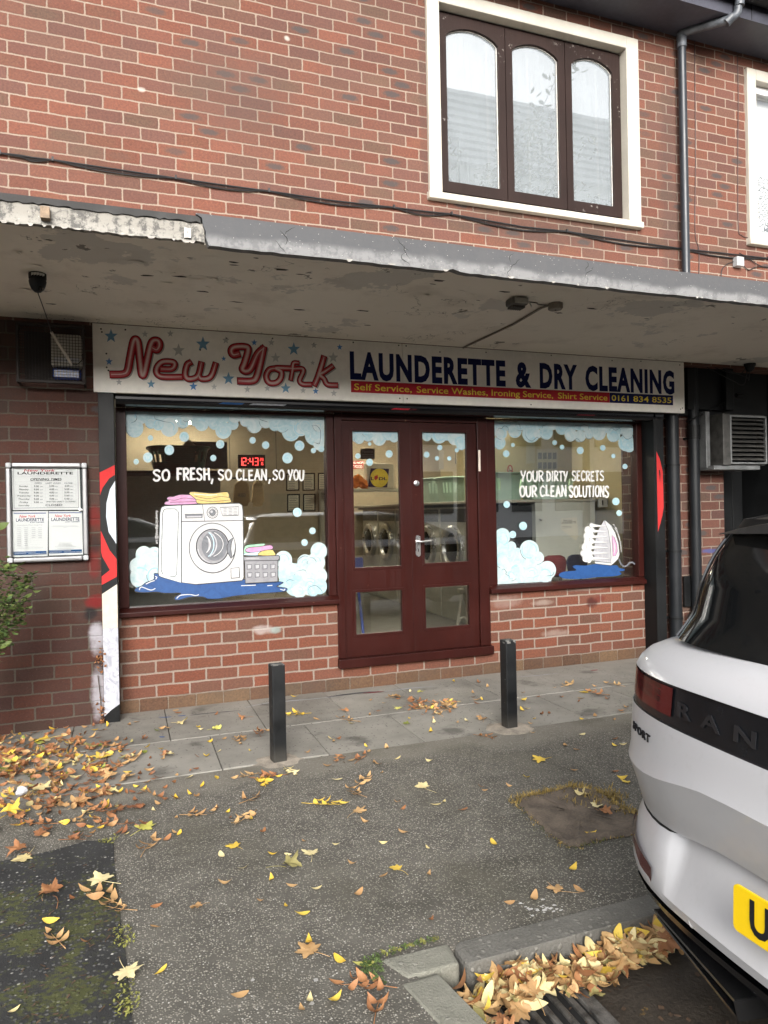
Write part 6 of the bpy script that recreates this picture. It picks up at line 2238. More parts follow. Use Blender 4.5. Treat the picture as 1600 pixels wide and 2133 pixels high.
    # notices on the right hand cream wall
    def wall_sheet(lab, name, x0, y0, x1, y1, org, k, Y, rows, dark=False, photo=False):
        t = thing(name, lab, 'notice', tuple(atY(org[0]+x0/k, org[1]+y0/k, Y)))
        a = Art(Y-0.002, org, k)
        a.fill([(x0, y0), (x1, y0-2), (x1, y1-2), (x0, y1)], M['ink_black'] if dark else M['paper2'])
        if dark:
            q = (x1-x0)*0.1
            a.fill([(x0+q, y0+q), (x1-q, y0+q-2), (x1-q, y1-q-2), (x0+q, y1-q)], M['paper2'])
        if photo:
            for i in range(4):
                for j in range(2):
                    x = x0+8+i*(x1-x0-8)/4
                    y = y0+32+j*(y1-y0-20)/2
                    a.fill([(x, y), (x+(x1-x0)/5.4, y-2), (x+(x1-x0)/5.4, y+(y1-y0)*0.28), (x, y+(y1-y0)*0.3)], M['ink_grey'])
        else:
            for r_ in range(rows):
                y = y0+(y1-y0)*(0.16+0.7*r_/max(1, rows-1))
                a.stroke([(x0+(x1-x0)*0.18, y), (x1-(x1-x0)*rd.uniform(0.15, 0.4), y)], 3.5, M['ink_pale' if not dark else 'ink_grey'])
        a.build('sheet', t)
    Z7, Z8 = ((680, 840), 3.678), ((1000, 840), 4.0)
    wall_sheet('tall narrow price list on the cream wall behind the right hand door', 'price_list', 862, 362, 900, 506, *Z7, 4.6, 9)
    wall_sheet('small dark framed notice high behind the right hand door', 'framed_notice', 988, 360, 1040, 464, *Z7, 4.6, 7, True)
    wall_sheet('tall white price list at top left of the right window', 'price_list', 384, 320, 458, 502, *Z8, 1.618, 9)
    wall_sheet('poster of small product photographs behind the right window', 'photo_poster', 476, 380, 646, 562, *Z8, 1.618, 3, False, True)
    # no smoking disc
    t = thing('no_smoking_sign', 'round red no smoking sign on the cream wall', 'sign', tuple(atY(1062, 978, 1.618)))
    a = Art(1.616, (1000, 840), 4.0)
    a.ell(250, 555, 22, 41, M['paper2'])
    a.strokew([a.P(250+19*math.cos(i*0.3142), 555+37*math.sin(i*0.3142)) for i in range(21)], 0.016, M['ink_red2'])
    a.stroke([(240, 565), (262, 560)], 8, M['ink_black'])
    a.stroke([(236, 528), (264, 582)], 6, M['ink_red2'])
    a.build('disc', t)
    m = MB()
    m.box(3.42, 4.749, 1.62, 1.66, 1.441, 2.499)
    m.build('interior_wall', wall, B)
    # framed notices at the back left
    for k, (x0, y0, x1, y1) in enumerate([(1203, 468, 1293, 585), (1312, 466, 1396, 584), (1415, 464, 1500, 582), (1210, 606, 1295, 724), (1316, 605, 1400, 722), (1420, 604, 1505, 722)]):
        wall_sheet(('upper', 'lower')[k//3] + ' ' + ('left', 'middle', 'right')[k % 3] + ' black framed certificate on the buff back wall', 'framed_certificate', x0, y0, x1, y1, (220, 840), 3.2, 3.9, 8, True)
    pA, pB = atY(588, 830, 3.9), atY(730, 1200, 3.9)
    m = MB()
    m.box(-0.059, 2.75, 3.901, 3.95, 0.161, 2.499)
    m.build('interior_wall', wall2, B)
    # black panel put in for the darkness of the stair void, and shelf of hanging clothes behind the left window
    m = MB()
    pA, pB = atY(420, 920, 3.0), atY(465, 976, 3.0)
    m.box(pA.x-0.15, pB.x+0.05, 3.0, 3.05, pB.z, pA.z)
    tag(m.build('dark_board', M['charcoal']), 'black panel put in for the dark stair void behind the deep green basket at the left', 'panel')
    m = MB()
    pA, pB = atY(262, 980, 2.6), atY(462, 1150, 2.6)
    m.box(pA.x-0.1, pB.x, 2.6, 2.65, 0.161, pA.z)
    tag(m.build('tumble_dryer_bank', plain('grey_enamel_panel', (0.26, 0.25, 0.22), 0.4, var=0.15, scale=2)), 'tall grey panel of the dryer bank behind the painted machine', 'panel')
    pb = atY(372, 962, 1.9)
    basket((pb.x, 1.9, pb.z-0.10), 0.28, 0.2, 0.23, deep, 'deep green laundry basket high up behind the left window foam', 0.0)
    m = MB()
    m.box(pb.x-0.5, pb.x+0.4, 1.65, 2.15, pb.z-0.125, pb.z-0.101)
    tag(m.build('high_shelf', M['charcoal']), 'dark high shelf under the deep green basket', 'shelf')
    t = thing('paper_parcel', 'crumpled buff paper bundle standing behind the deep green basket', 'parcel', (pb.x+0.1, 2.0, pb.z))
    m = MB()
    m.prism([(pb.x+0.02, 2.09, pb.z), (pb.x+0.20, 2.09, pb.z), (pb.x+0.19, 2.07, pb.z+0.17), (pb.x+0.10, 2.06, pb.z+0.25), (pb.x+0.05, 2.06, pb.z+0.16)], (0, 0.06, 0))
    m.build('bundle', wall2, t, bevel=0.01)
    # clock
    pA, pB = atY(496, 947, 3.5), atY(553, 975, 3.5)
    t = thing('digital_clock', 'black digital wall clock showing 12:43 in red', 'clock', tuple((pA+pB)/2))
    m = MB()
    m.box(pA.x, pB.x, 3.5, 3.54, pB.z, pA.z)
    m.build('case', M['black_satin'], t, bevel=0.005)
    a = Art(3.498, (220, 840), 3.2)
    seg = {'1': 'bc', '2': 'abged', '4': 'fgbc', '3': 'abgcd', '5': 'afgcd', '6': 'afgcde'}
    def digit(ch, x, y, w, h, th):
        for s_ in seg[ch]:
            L_ = {'a': ((x, y), (x+w, y)), 'b': ((x+w, y), (x+w, y+h/2)), 'c': ((x+w, y+h/2), (x+w, y+h)), 'd': ((x, y+h), (x+w, y+h)), 'e': ((x, y+h/2), (x, y+h)), 'f': ((x, y), (x, y+h/2)), 'g': ((x, y+h/2), (x+w, y+h/2))}[s_]
            a.stroke(L_, th, M['led_red'])
    for ch, x in (('1', 888), ('2', 916), ('4', 962), ('3', 996)):
        digit(ch, x, 365, 20, 48, 6)
    for y in (376, 400):
        a.ell(950, y, 3.5, 3.5, M['led_red'], n=8)
    for ch, x, y in (('2', 1030, 366), ('3', 1042, 366), ('1', 1030, 394), ('6', 1042, 394)):
        digit(ch, x, y, 8, 18, 2.6)
    a.build('digits', t)
    # hanging clothes
    def garment(org, lab, x0, x1, y0, y1, mat_, Y, word=None):
        t = thing('hanging_jacket', lab, 'jacket', tuple(atY(220+(x0+x1)/6.4, 840+y0/3.2, Y)))
        a = Art(Y-0.002, (220, 840), 3.2)
        cx = (x0+x1)/2
        w = (x1-x0)/2
        out = [(cx-w*0.22, y0), (cx-w*0.75, y0+22), (cx-w, y0+(y1-y0)*0.82), (cx-w*0.72, y0+(y1-y0)*0.84), (cx-w*0.66, y1), (cx+w*0.66, y1-4), (cx+w*0.72, y0+(y1-y0)*0.84), (cx+w, y0+(y1-y0)*0.8), (cx+w*0.75, y0+22), (cx+w*0.22, y0)]
        w3 = [a.P(*p) for p in out]
        m = MB()
        m.prism([(p[0], Y, p[1]) for p in w3], (0, 0.07, 0))
        m.build('cloth', mat_, t, bevel=0.012, seg=3)
        if word:
            a.Y -= 0.004
            a.textpx(word, cx-w*0.42, y0+(y1-y0)*0.48, cx+w*0.40, y0+(y1-y0)*0.62, M['ink_grey'], 0.01)
            a.build('printed_word', t)
        m = MB()
        tp = atY(220+cx/3.2, 840+(y0-6)/3.2, Y)
        m.tube([tp+Vector((0, 0.03, 0.0)), tp+Vector((0, 0.03, 0.05)), tp+Vector((0.015, 0.03, 0.07))], 0.004, 0, 6)
        m.build('hanger', M['ink_grey'], t)
    tan = plain('tan_cotton', (0.36, 0.26, 0.14), 0.9, var=0.15)
    garment(0, 'tan hooded jacket with a printed word hanging behind the left window', 848, 970, 515, 690, tan, 3.0, 'HUGO')
    garment(0, 'plain tan jacket hanging beside the printed one', 975, 1062, 515, 690, plain('light_tan_cotton', (0.42, 0.32, 0.19), 0.9), 3.25)
    m = MB()
    pA, pB = atY(220+830/3.2, 840+500/3.2, 3.1), atY(220+1140/3.2, 840+500/3.2, 3.1)
    m.tube([pA, pB], 0.010, 0, 10)
    m.tube([pA, (pA.x, pA.y, 2.5)], 0.004, 0, 8)
    m.tube([pB, (pB.x, pB.y, 2.5)], 0.004, 0, 8)
    tag(m.build('clothes_rail', M['grime_grey']), 'thin grey clothes rail hung from the ceiling behind the left window', 'rail')
    # chairs behind the right window
    def chair(org, x0, y0, x1, y1, Y, mat_, lab):
        p0, p1 = atY(1000+x0/4, 840+y1/4, Y), atY(1000+x1/4, 840+y0/4, Y)
        t = thing('plastic_chair', lab, 'chair', ((p0.x+p1.x)/2, Y, 0.16))
        w = p1.x-p0.x
        m = MB()
        pts = [(p0.x+0.02, Y, p0.z), (p1.x-0.02, Y, p0.z), (p1.x, Y, p1.z-w*0.25), (p1.x-w*0.08, Y, p1.z-w*0.07), (p1.x-w*0.25, Y, p1.z), (p0.x+w*0.25, Y, p1.z), (p0.x+w*0.08, Y, p1.z-w*0.07), (p0.x, Y, p1.z-w*0.25)]
        m.prism(pts, (0, 0.02, 0))
        m.build('backrest', mat_, t, bevel=0.008)
        m = MB()
        m.box(p0.x+0.02, p1.x-0.02, Y+0.021, Y+0.42, p0.z-0.03, p0.z-0.002)
        m.build('seat', mat_, t, bevel=0.01)
        for (lx, ly) in ((p0.x+0.05, Y+0.05), (p1.x-0.05, Y+0.05), (p0.x+0.05, Y+0.38), (p1.x-0.05, Y+0.38)):
            m = MB()
            m.tube([(lx, ly, 0.161), (lx, ly, p0.z-0.031)], 0.011, 0, 8)
            m.build('leg', M['steel'], t)
    chair(0, 520, 1262, 726, 1420, 0.55, plain('maroon_plastic', (0.13, 0.018, 0.02), 0.4), 'maroon plastic chair behind the right window')
    chair(0, 728, 1256, 900, 1440, 0.50, plain('navy_plastic', (0.012, 0.016, 0.05), 0.4), 'navy plastic chair behind the painted iron')
    # broom and folding steps behind the doors
    p0, p1 = atY(757, 1320, 0.6), atY(742, 1190, 0.75)
    t = thing('broom', 'blue handled broom leaning behind the left hand door', 'broom', tuple(p0))
    m = MB()
    m.tube([p0, p1], 0.012, 0, 10)
    m.build('handle', plain('blue_plastic', (0.02, 0.06, 0.34), 0.4), t)
    m = MB()
    m.box(p1.x-0.10, p1.x+0.06, p1.y-0.02, p1.y+0.03, p1.z-0.02, p1.z+0.12)
    m.build('brush_head', plain('dark_blue_bristle', (0.01, 0.02, 0.12), 0.7), t, bevel=0.01)
    t = thing('folding_steps', 'white folding step frame standing behind the right hand door', 'steps', tuple(atY(965, 1300, 0.6)))
    m = MB()
    for a_, b_ in (((953, 1302), (964, 1222)), ((975, 1302), (967, 1222))):
        m.tube([atY(*a_, 0.6), atY(*b_, 0.6)], 0.012, 0, 8)
    m.tube(spline([atY(953, 1300, 0.6), atY(960, 1288, 0.6), atY(968, 1287, 0.6), atY(975, 1296, 0.6)], 5), 0.010, 0, 8)
    m.build('tube_frame', M['paper2'], t)
    m = MB()
    pk = atY(959, 1231, 0.6)
    m.box(pk.x-0.02, pk.x+0.03, 0.57, 0.63, pk.z-0.02, pk.z+0.02)
    m.build('hinge', M['paper2'], t, bevel=0.005)
M['tube_glow'] = emis('fluorescent_tube', (1.0, 0.90, 0.70), 62.0)
M['tube_dim'] = emis('ageing_fluorescent_tube', (1.0, 0.90, 0.70), 22.0)
M['led_red'] = emis('red_led', (1.0, 0.012, 0.015), 1.5)
M['paper2'] = plain('cream_paper', (0.52, 0.48, 0.38), 0.8, var=0.06)
M['lemon'] = plain('lemon_print', (0.68, 0.50, 0.02), 0.5)
M['ink_maroon2'] = plain('dull_red_print', (0.16, 0.02, 0.015), 0.7, spec=0.12)
M['notice_green'] = plain('grey_green_print', (0.09, 0.11, 0.09), 0.6)
interior()

# ------------------------------------------------------------------ the parked car
CAR_X, CAR_Y, ROAD_Z = 1.225, -4.33, -0.11
def make_car():
    t = thing('parked_car', 'white estate car with black tailgate band and yellow number plate parked at the kerb', 'car', (CAR_X, CAR_Y, ROAD_Z))
    NEXP = 2.7
    LEN = 4.35
    # rows: z centre, z corner, rear x, half width, corner depth, front x inset
    K = [
        (0.300, 0.300, 0.16, 0.84, 0.30, 0.25, 0.16),
        (0.345, 0.340, 0.085, 0.875, 0.34, 0.16, 0.085),
        (0.425, 0.415, 0.055, 0.895, 0.34, 0.10, 0.055),
        (0.435, 0.425, 0.030, 0.905, 0.34, 0.08, 0.030),
        (0.452, 0.440, 0.006, 0.912, 0.34, 0.06, 0.006),
        (0.476, 0.466, 0.000, 0.914, 0.34, 0.05, 0.000),
        (0.545, 0.505, 0.034, 0.916, 0.34, 0.03, 0.010),
        (0.612, 0.565, 0.062, 0.919, 0.34, 0.02, 0.024),
        (0.644, 0.598, 0.074, 0.920, 0.34, 0.01, 0.044),
        (0.650, 0.604, 0.046, 0.921, 0.34, 0.01, 0.047),
        (0.662, 0.614, 0.040, 0.922, 0.34, 0.01, 0.042),
        (0.730, 0.680, 0.020, 0.923, 0.34, 0.00, 0.021),
        (0.798, 0.744, -0.003, 0.924, 0.34, 0.00, -0.003),
        (0.830, 0.782, 0.006, 0.922, 0.34, 0.00, 0.006),
        (0.866, 0.836, 0.010, 0.923, 0.34, 0.02, 0.010),
        (0.905, 0.900, 0.016, 0.923, 0.34, 0.06, 0.016),
        (0.908, 0.903, 0.020, 0.920, 0.34, 0.06, 0.020),
        (1.008, 1.000, 0.030, 0.915, 0.34, 0.14, 0.030),
        (1.011, 1.003, 0.026, 0.916, 0.34, 0.15, 0.026),
        (1.030, 1.024, 0.036, 0.908, 0.34, 0.22, 0.036),
        (1.052, 1.046, 0.056, 0.888, 0.33, 0.40, 0.056),
        (1.072, 1.066, 0.086, 0.852, 0.32, 0.75, 0.086),
        (1.086, 1.082, 0.120, 0.800, 0.30, 1.05, 0.120),
        (1.092, 1.090, 0.140, 0.775, 0.29, 1.10, 0.140),
    ]
    # half-column parameters t/W: dense near the corner
    ts = [0.0, 0.12, 0.25, 0.29, 0.38, 0.47, 0.55, 0.60, 0.62, 0.64, 0.66, 0.68, 0.74, 0.79, 0.84, 0.88, 0.915, 0.945, 0.968, 0.984, 0.994, 1.0]
    def sm(v, a, b):
        v = min(1.0, max(0.0, (v-a)/(b-a)))
        return v*v*(3-2*v)
    def pt(row, tt, dx=0.0):
        zc, zk, xr, Wd, dep, fr, xk = row
        c_ = sm(tt, 0.61, 0.69)
        xr = xr*(1-c_) + xk*c_
        b = sm(tt, 0.40, 0.80)
        z = zc*(1-b) + zk*b
        x = xr + dep*(1-(1-tt**NEXP)**(1/NEXP))
        return x, tt*Wd, z
    def column(row):
        """closed ring: rear centre -> left corner -> left side -> front -> right -> rear centre"""
        rear = [pt(row, q) for q in ts]
        zc, zk, xr, Wd, dep, fr, xk = row
        side = [(x, Wd, zk) for x in (0.75, 1.2, 1.8, 2.4, 3.0, 3.5)]
        front = []
        for q in reversed(ts[1:]):
            front.append((LEN-fr-0.62*(1-(1-q**2.3)**(1/2.3)), q*Wd, zk))
        half = rear + side + front
        full = [(p[0], p[1], p[2]) for p in half] + [(LEN-fr, 0.0, zk)] + [(p[0], -p[1], p[2]) for p in reversed(half[1:])]
        return full
    rings = [column(r) for r in K]
    N = len(rings[0])
    nr = len(ts)
    def cols(lo, hi):
        """column indices of quads whose rear t lies in lo..hi, both sides"""
        out = []
        for i in range(nr-1):
            if lo <= ts[i] and ts[i+1] <= hi+1e-6:
                out += [i, N-1-i]
        return out
    allc = list(range(N))
    def piece(name, r0, r1, cs, mat_, label=None, off=0.0, smooth=True):
        m = MB()
        used = {}
        def vid(r, c):
            c %= N
            k = (r, c)
            if k not in used:
                p = Vector(rings[r][c])
                if off:
                    d = Vector((p.x-2.2, p.y*1.6, 0)).normalized()
                    p = p + d*off
                used[k] = len(m.v)
                m.v.append(tuple(p))
            return used[k]
        for r in range(r0, r1):
            for c in cs:
                m.f.append((vid(r, c), vid(r, c+1), vid(r+1, c+1), vid(r+1, c)))
                m.mi.append(0)
        me_o = m.build(name, mat_, t, label, smooth, 0.0, True)
        return me_o
    paint, trim, gls = M['car_paint'], M['car_black'], M['car_glass']
    piece('valance', 0, 3, allc, trim)
    piece('bumper', 3, 8, allc, paint)
    m = MB()
    piece('shut_line', 8, 9, allc, M['void'])
    piece('tailgate', 12, 15, allc, paint)
    piece('tailgate_lower', 9, 12, allc, paint)
    piece('light_band', 16, 17, allc, trim)
    piece('shoulder', 18, 23, allc, paint)
    piece('seam', 15, 16, allc, trim)
    piece('seam', 17, 18, allc, trim)
    piece('seam', 8, 8, allc, trim) if False else None
    # tail lamps wrap the corners of the band
    for sgn, lab in ((1, 'tail lamp on the kerb side'), (-1, None)):
        m = MB()
        q = [0.62, 0.68, 0.74, 0.79, 0.84, 0.88, 0.915, 0.945, 0.968, 0.984, 0.994, 1.0]
        for j, z in enumerate((0.927, 0.950, 0.978, 1.000)):
            f = (z-0.905)/0.1
            row = tuple(K[16][k]*(1-f)+K[17][k]*f for k in range(7))
            for tt in q:
                x, y, zz = pt(row, tt)
                n_ = Vector((-(1-tt**6), tt**3*1.2, 0)).normalized()
                m.v.append((x+n_.x*0.004, sgn*(y+n_.y*0.004), zz))
        w = len(q)
        for j in range(3):
            for i in range(w-1):
                m.f.append((j*w+i, j*w+i+1, (j+1)*w+i+1, (j+1)*w+i))
                m.mi.append(0 if (j == 0 or i in (0, 9, 10)) else 1)
        m.build('tail_lamp', [M['lamp_red'], M['lamp_dark']], t, lab, True, 0.0, True)
    # reflector slips in the bumper corners
    for sgn in (1, -1):
        m = MB()
        ql = [0.72, 0.80, 0.84, 0.88, 0.915, 0.945, 0.968]
        for j, (za, zb) in enumerate(((0, 1),)):
            for k, tt in enumerate(ql):
                f = 0.35
                row = tuple(K[5][i]*(1-f)+K[6][i]*f for i in range(7))
                x, y, zz = pt(row, tt)
                n_ = Vector((-(1-tt**5), tt**3, 0)).normalized()
                wgt = 0.026*(1-abs(k-0.8)/6)
                for dz in (-wgt*0.7, wgt):
                    m.v.append((x+n_.x*0.003, sgn*(y+n_.y*0.003), zz+dz+0.010*k))
        for k in range(len(ql)-1):
            m.f.append((2*k, 2*k+2, 2*k+3, 2*k+1))
            m.mi.append(0)
        m.build('reflector', M['lamp_red'], t, None, False, 0.0, True)
    # recess step where tailgate meets bumper: pale facet at each corner
    # greenhouse
    GH = [
        (1.090, 0.150, 0.770, 0.28, 1.15),
        (1.160, 0.190, 0.735, 0.25, 1.25),
        (1.240, 0.215, 0.712, 0.20, 1.42),
        (1.320, 0.255, 0.684, 0.15, 1.62),
        (1.380, 0.295, 0.655, 0.12, 1.80),
        (1.420, 0.310, 0.625, 0.10, 1.95),
        (1.450, 0.42, 0.52, 0.10, 2.10),
        (1.466, 0.62, 0.38, 0.10, 2.25),
    ]
    GEXP = 4.2
    grings = []
    for (z, xr, Wd, dep, fr) in GH:
        rear = [(xr+dep*(1-(1-q**GEXP)**(1/GEXP)), q*Wd, z) for q in ts]
        side = [(x, Wd, z) for x in (0.75, 1.2, 1.5, 1.8, 2.0)]
        front = [(LEN-fr-0.35*(1-(1-q**2.2)**(1/2.2)), q*Wd, z) for q in reversed(ts[1:])]
        half = rear+side+front
        grings.append(half + [(LEN-fr, 0.0, z)] + [(p[0], -p[1], p[2]) for p in reversed(half[1:])])
    NG = len(grings[0])
    def gpiece(name, r0, r1, cs, mat_, off=0.0, cap=False, label=None):
        m = MB()
        used = {}
        def vid(r, c):
            c %= NG
            if (r, c) not in used:
                p = Vector(grings[r][c])
                if off:
                    p = p + Vector((p.x-1.6, p.y*2.0, 0)).normalized()*off
                used[(r, c)] = len(m.v)
                m.v.append(tuple(p))
            return used[(r, c)]
        for r in range(r0, r1):
            for c in cs:
                m.f.append((vid(r, c), vid(r, c+1), vid(r+1, c+1), vid(r+1, c)))
                m.mi.append(0)
        if cap:
            m.f.append(tuple(vid(r1, c) for c in range(NG)))
            m.mi.append(0)
        return m.build(name, mat_, t, label, True, 0.0, True)
    gpiece('cabin_pillars', 0, 5, list(range(NG)), M['car_satin'])
    gpiece('roof', 5, len(GH)-1, list(range(NG)), M['car_roof'], 0.0, True)
    rc = []
    for i in range(nr-1):
        if ts[i+1] <= 0.95:
            rc += [i, NG-1-i]
    gpiece('rear_window', 0, 4, rc, gls, 0.006)
    sc = [i for i in range(nr-1, nr+5)]
    gpiece('side_window', 1, 4, sc, gls, 0.006)
    gpiece('side_window', 1, 4, [NG-1-i for i in sc], gls, 0.006)
    hf = nr+5
    fc = [i for i in range(hf+8, NG-hf-8)]
    gpiece('windscreen', 0, 4, fc, gls, 0.006)
    # bright trim line down the edge of the rear window
    for sgn in (1, -1):
        m = MB()
        pts = []
        for k in range(5):
            z, xr, Wd, dep, fr = GH[k]
            q = 0.962
            pts.append((xr+dep*(1-(1-q**GEXP)**(1/GEXP))-0.010, sgn*(q*Wd+0.004), z))
        m.tube(spline(pts, 4), 0.005, 0, 8)
        m.build('window_trim', M['car_gloss_trim'], t, None, True, 0.0, True)
    # bonnet top closing the body ring
    m = MB()
    last = rings[-1]
    m.v += [tuple(p) for p in last]
    m.f.append(tuple(range(N)))
    m.mi.append(0)
    m.build('bonnet', paint, t, None, False, 0.0, True)
    # floor pan
    m = MB()
    m.v += [tuple(p) for p in rings[0]]
    m.f.append(tuple(range(N)))
    m.mi.append(0)
    m.build('floor_pan', M['void'], t, None, False, 0.0, True)
    # roof spoiler over the rear window
    m = MB()
    top, bot = [], []
    n = 16
    for k in range(n+1):
        s_ = -1 + 2*k/n
        y = s_*0.642
        x = 0.215 + 0.075*abs(s_)**3.2
        zt = 1.432 - 0.048*abs(s_)**3
        zb = 1.392 - 0.012*abs(s_)**2
        top.append((x+0.012, y, zt-0.004))
        bot.append((x, y, zb))
    inn_t = [(0.60, p[1]*0.96, 1.452-0.05*abs(p[1]/0.642)**3) for p in top]
    inn_b = [(0.44, p[1]*0.97, 1.385) for p in bot]
    vs = bot+top+inn_t+inn_b
    w = n+1
    fs = []
    for k in range(n):
        for a_, b_ in ((0, 1), (1, 2), (2, 3), (3, 0)):
            fs.append((a_*w+k, a_*w+k+1, b_*w+k+1, b_*w+k))
    fs += [(0, w, 2*w, 3*w), (w-1, 2*w-1, 3*w-1, 4*w-1)]
    m.add(vs, fs)
    m.build('spoiler', M['car_roof'], t, None, True, 0.012, True)
    # number plate with its visible letter
    m = MB()
    pc = (-0.012, 0.0, 0.585)
    def plate(px_, py_, pz_):
        return (px_, py_, pz_)
    y0, y1, z0, z1 = -0.210, 0.314, 0.549, 0.648
    lean = 0.22
    pts = []
    rr = 0.012
    for (cy, cz, a0) in ((y1-rr, z1-rr, 0), (y0+rr, z1-rr, 90), (y0+rr, z0+rr, 180), (y1-rr, z0+rr, 270)):
        for k in range(5):
            a_ = R(a0+90*k/4)
            y, z = cy+rr*math.cos(a_), cz+rr*math.sin(a_)
            pts.append((-0.016+(z-z0)*lean*0.15, y, z))
    m.prism(pts, (0.006, 0, 0))
    pl = m.build('number_plate', M['plate_yellow'], t, None, False, 0.001, True)
    tm = text_mesh('U', 0.030, 1.0)
    vs, fs, (ax, bx), (az, bz) = tm
    m = MB()
    cw, chh = 0.050, 0.072
    m.add([(-0.0175+(0.019+(v[1]-az)/(bz-az)*chh)*lean*0.15, 0.270-(v[0]-ax)/(bx-ax)*cw, z0+0.014+(v[1]-az)/(bz-az)*chh) for v in vs], fs)
    m.build('plate_letter', M['ink_black'], pl, None, False, 0.0, True)
    # plate recess lip
    # parking sensors
    for y in (0.48, -0.48):
        m = MB()
        x_, _, z_ = pt(K[4], abs(y)/0.912)
        m.lathe((x_-0.001, y, 0.462), [(0.012, 0.004), (0.012, -0.002), (0.009, -0.002), (0.009, 0.0), (0.0, 0.0)], 0, 16, 'X')
        m.build('parking_sensor', M['sensor'], t, None, True, 0.0, True)
    # tailgate badge lettering
    def band_text(txt, c0, width, zc, h, mat_, name, row_a, row_b, sgn=1, off=0.004, bold=0.02, gap=1.0):
        tm = text_mesh(txt, bold, gap)
        vs, fs, (ax, bx), (az, bz) = tm
        out = []
        for (px_, pz_) in vs:
            y = c0 - (px_-ax)/(bx-ax)*width
            z = zc + (pz_/0.73-0.5)*h
            lo, hi = K[row_a], K[row_b]
            zl = pt(lo, min(0.999, abs(y)/lo[3]))[2]
            zh = pt(hi, min(0.999, abs(y)/hi[3]))[2]
            f = (z-zl)/(zh-zl)
            row = tuple(lo[i]*(1-f)+hi[i]*f for i in range(7))
            x = pt(row, min(0.999, abs(y)/row[3]))[0]
            e = 0.005
            x2 = pt(row, min(0.999, abs(y+e)/row[3]))[0]
            n_ = Vector((-e, (x2-x), 0)).normalized()
            out.append((x+n_.x*off, y+n_.y*off, z))
        m = MB()
        m.add(out, fs)
        o = m.build(name, mat_, t, None, False, 0.0, True)
        s_ = o.modifiers.new('solid', 'SOLIDIFY')
        s_.thickness = 0.003
        return o
    band_text('RANGE', 0.545, 0.46, 0.956, 0.036, M['badge_dark'], 'badge_lettering', 16, 17, gap=1.9)
    band_text('ROVER', -0.055, 0.46, 0.956, 0.036, M['badge_dark'], 'badge_lettering', 16, 17, gap=1.9)
    band_text('SPORT', 0.790, 0.128, 0.842, 0.021, M['ink_black'], 'badge_lettering', 13, 15, gap=1.25)
    # diffuser blade and exhaust trims
    m = MB()
    pts_o, pts_i = [], []
    for k in range(21):
        s_ = -1+2*k/20
        y = s_*0.90
        q = min(0.999, abs(s_))
        x = 0.030 + 0.30*(1-(1-q**2.9)**(1/2.9))
        z = 0.418 - 0.012*q**3
        pts_o.append((x, y, z))
        pts_i.append((x+0.10, y*0.93, z-0.045))
    w = 21
    vs = pts_o + [(p[0]+0.012, p[1]*0.995, p[2]-0.026) for p in pts_o] + pts_i
    fs = []
    for k in range(20):
        fs.append((k, k+1, w+k+1, w+k))
        fs.append((w+k, w+k+1, 2*w+k+1, 2*w+k))
    m.add(vs, fs)
    m.build('diffuser', trim, t, None, True, 0.0, True)
    for sgn in (1, -1):
        m = MB()
        a0 = Vector((0.135, sgn*0.74, 0.340))
        a1 = Vector((0.075, sgn*0.40, 0.315))
        d = Vector((0.16, 0, -0.02))
        m.v += [tuple(p) for p in (a0, a1, a1+Vector((0.012, 0, -0.055)), a0+Vector((0.012, 0, -0.030)), a0+d, a1+d, a1+d+Vector((0, 0, -0.055)), a0+d+Vector((0, 0, -0.030)))]
        m.f += [(0, 1, 5, 4), (1, 2, 6, 5), (2, 3, 7, 6), (3, 0, 4, 7), (4, 5, 6, 7)]
        m.mi += [0]*5
        o = m.build('exhaust_trim', M['car_gloss_trim'], t, None, False, 0.004, True)
        o.modifiers.new('solid', 'SOLIDIFY').thickness = 0.006
    # wheels
    for (wx, sgn) in ((0.86, 1), (0.86, -1), (3.45, 1), (3.45, -1)):
        y = sgn*0.80
        m = MB()
        m.lathe((wx, y, 0.335), [(0.20, -0.10), (0.28, -0.115), (0.325, -0.10), (0.335, -0.06), (0.335, 0.06), (0.325, 0.10), (0.28, 0.115), (0.20, 0.10)], 0, 36, 'Y')
        ty = m.build('wheel', M['tyre'], t, None, True, 0.0, True)
        m = MB()
        for k in range(10):
            a_ = 2*math.pi*k/10
            c, s_ = math.cos(a_), math.sin(a_)
            p0 = (wx+0.03*c, y+sgn*0.105, 0.335+0.03*s_)
            p1 = (wx+0.225*c, y+sgn*0.095, 0.335+0.225*s_)
            m.tube([p0, p1], [0.022, 0.014], 0, 6)
        m.lathe((wx, y+sgn*0.09, 0.335), [(0.0, sgn*0.02), (0.04, sgn*0.02), (0.045, 0.0)], 0, 16, 'Y')
        m.lathe((wx, y+sgn*0.09, 0.335), [(0.245, 0.0), (0.215, -sgn*0.02), (0.20, -sgn*0.15), (0.0, -sgn*0.15)], 0, 30, 'Y')
        m.build('rim', M['rim'], ty, None, False, 0.0, True)
        m = MB()
        pts = []
        for k in range(15):
            a_ = math.pi*k/14
            pts.append((wx+0.375*math.cos(a_), sgn*0.908, 0.335+0.375*math.sin(a_)))
        m.tube(pts, 0.022, 0, 8)
        m.build('wheel_arch', trim, t, None, True, 0.0, True)
        m = MB()
        pts = [(wx+0.372*math.cos(math.pi*k/14), sgn*0.921, 0.335+0.372*math.sin(math.pi*k/14)) for k in range(15)]
        pts += [(wx-0.372, sgn*0.921, 0.30), (wx+0.372, sgn*0.921, 0.30)]
        m.poly(pts)
        m.build('arch_liner', M['void'], t, None, False, 0.0, True)
    return t
g = G('white_car_paint')
dn = g.noise(3.0, 5.0, 0.65)
fl = g.noise(40.0, 4.0, 0.7)
x, y, z = g.sep(g.obj)
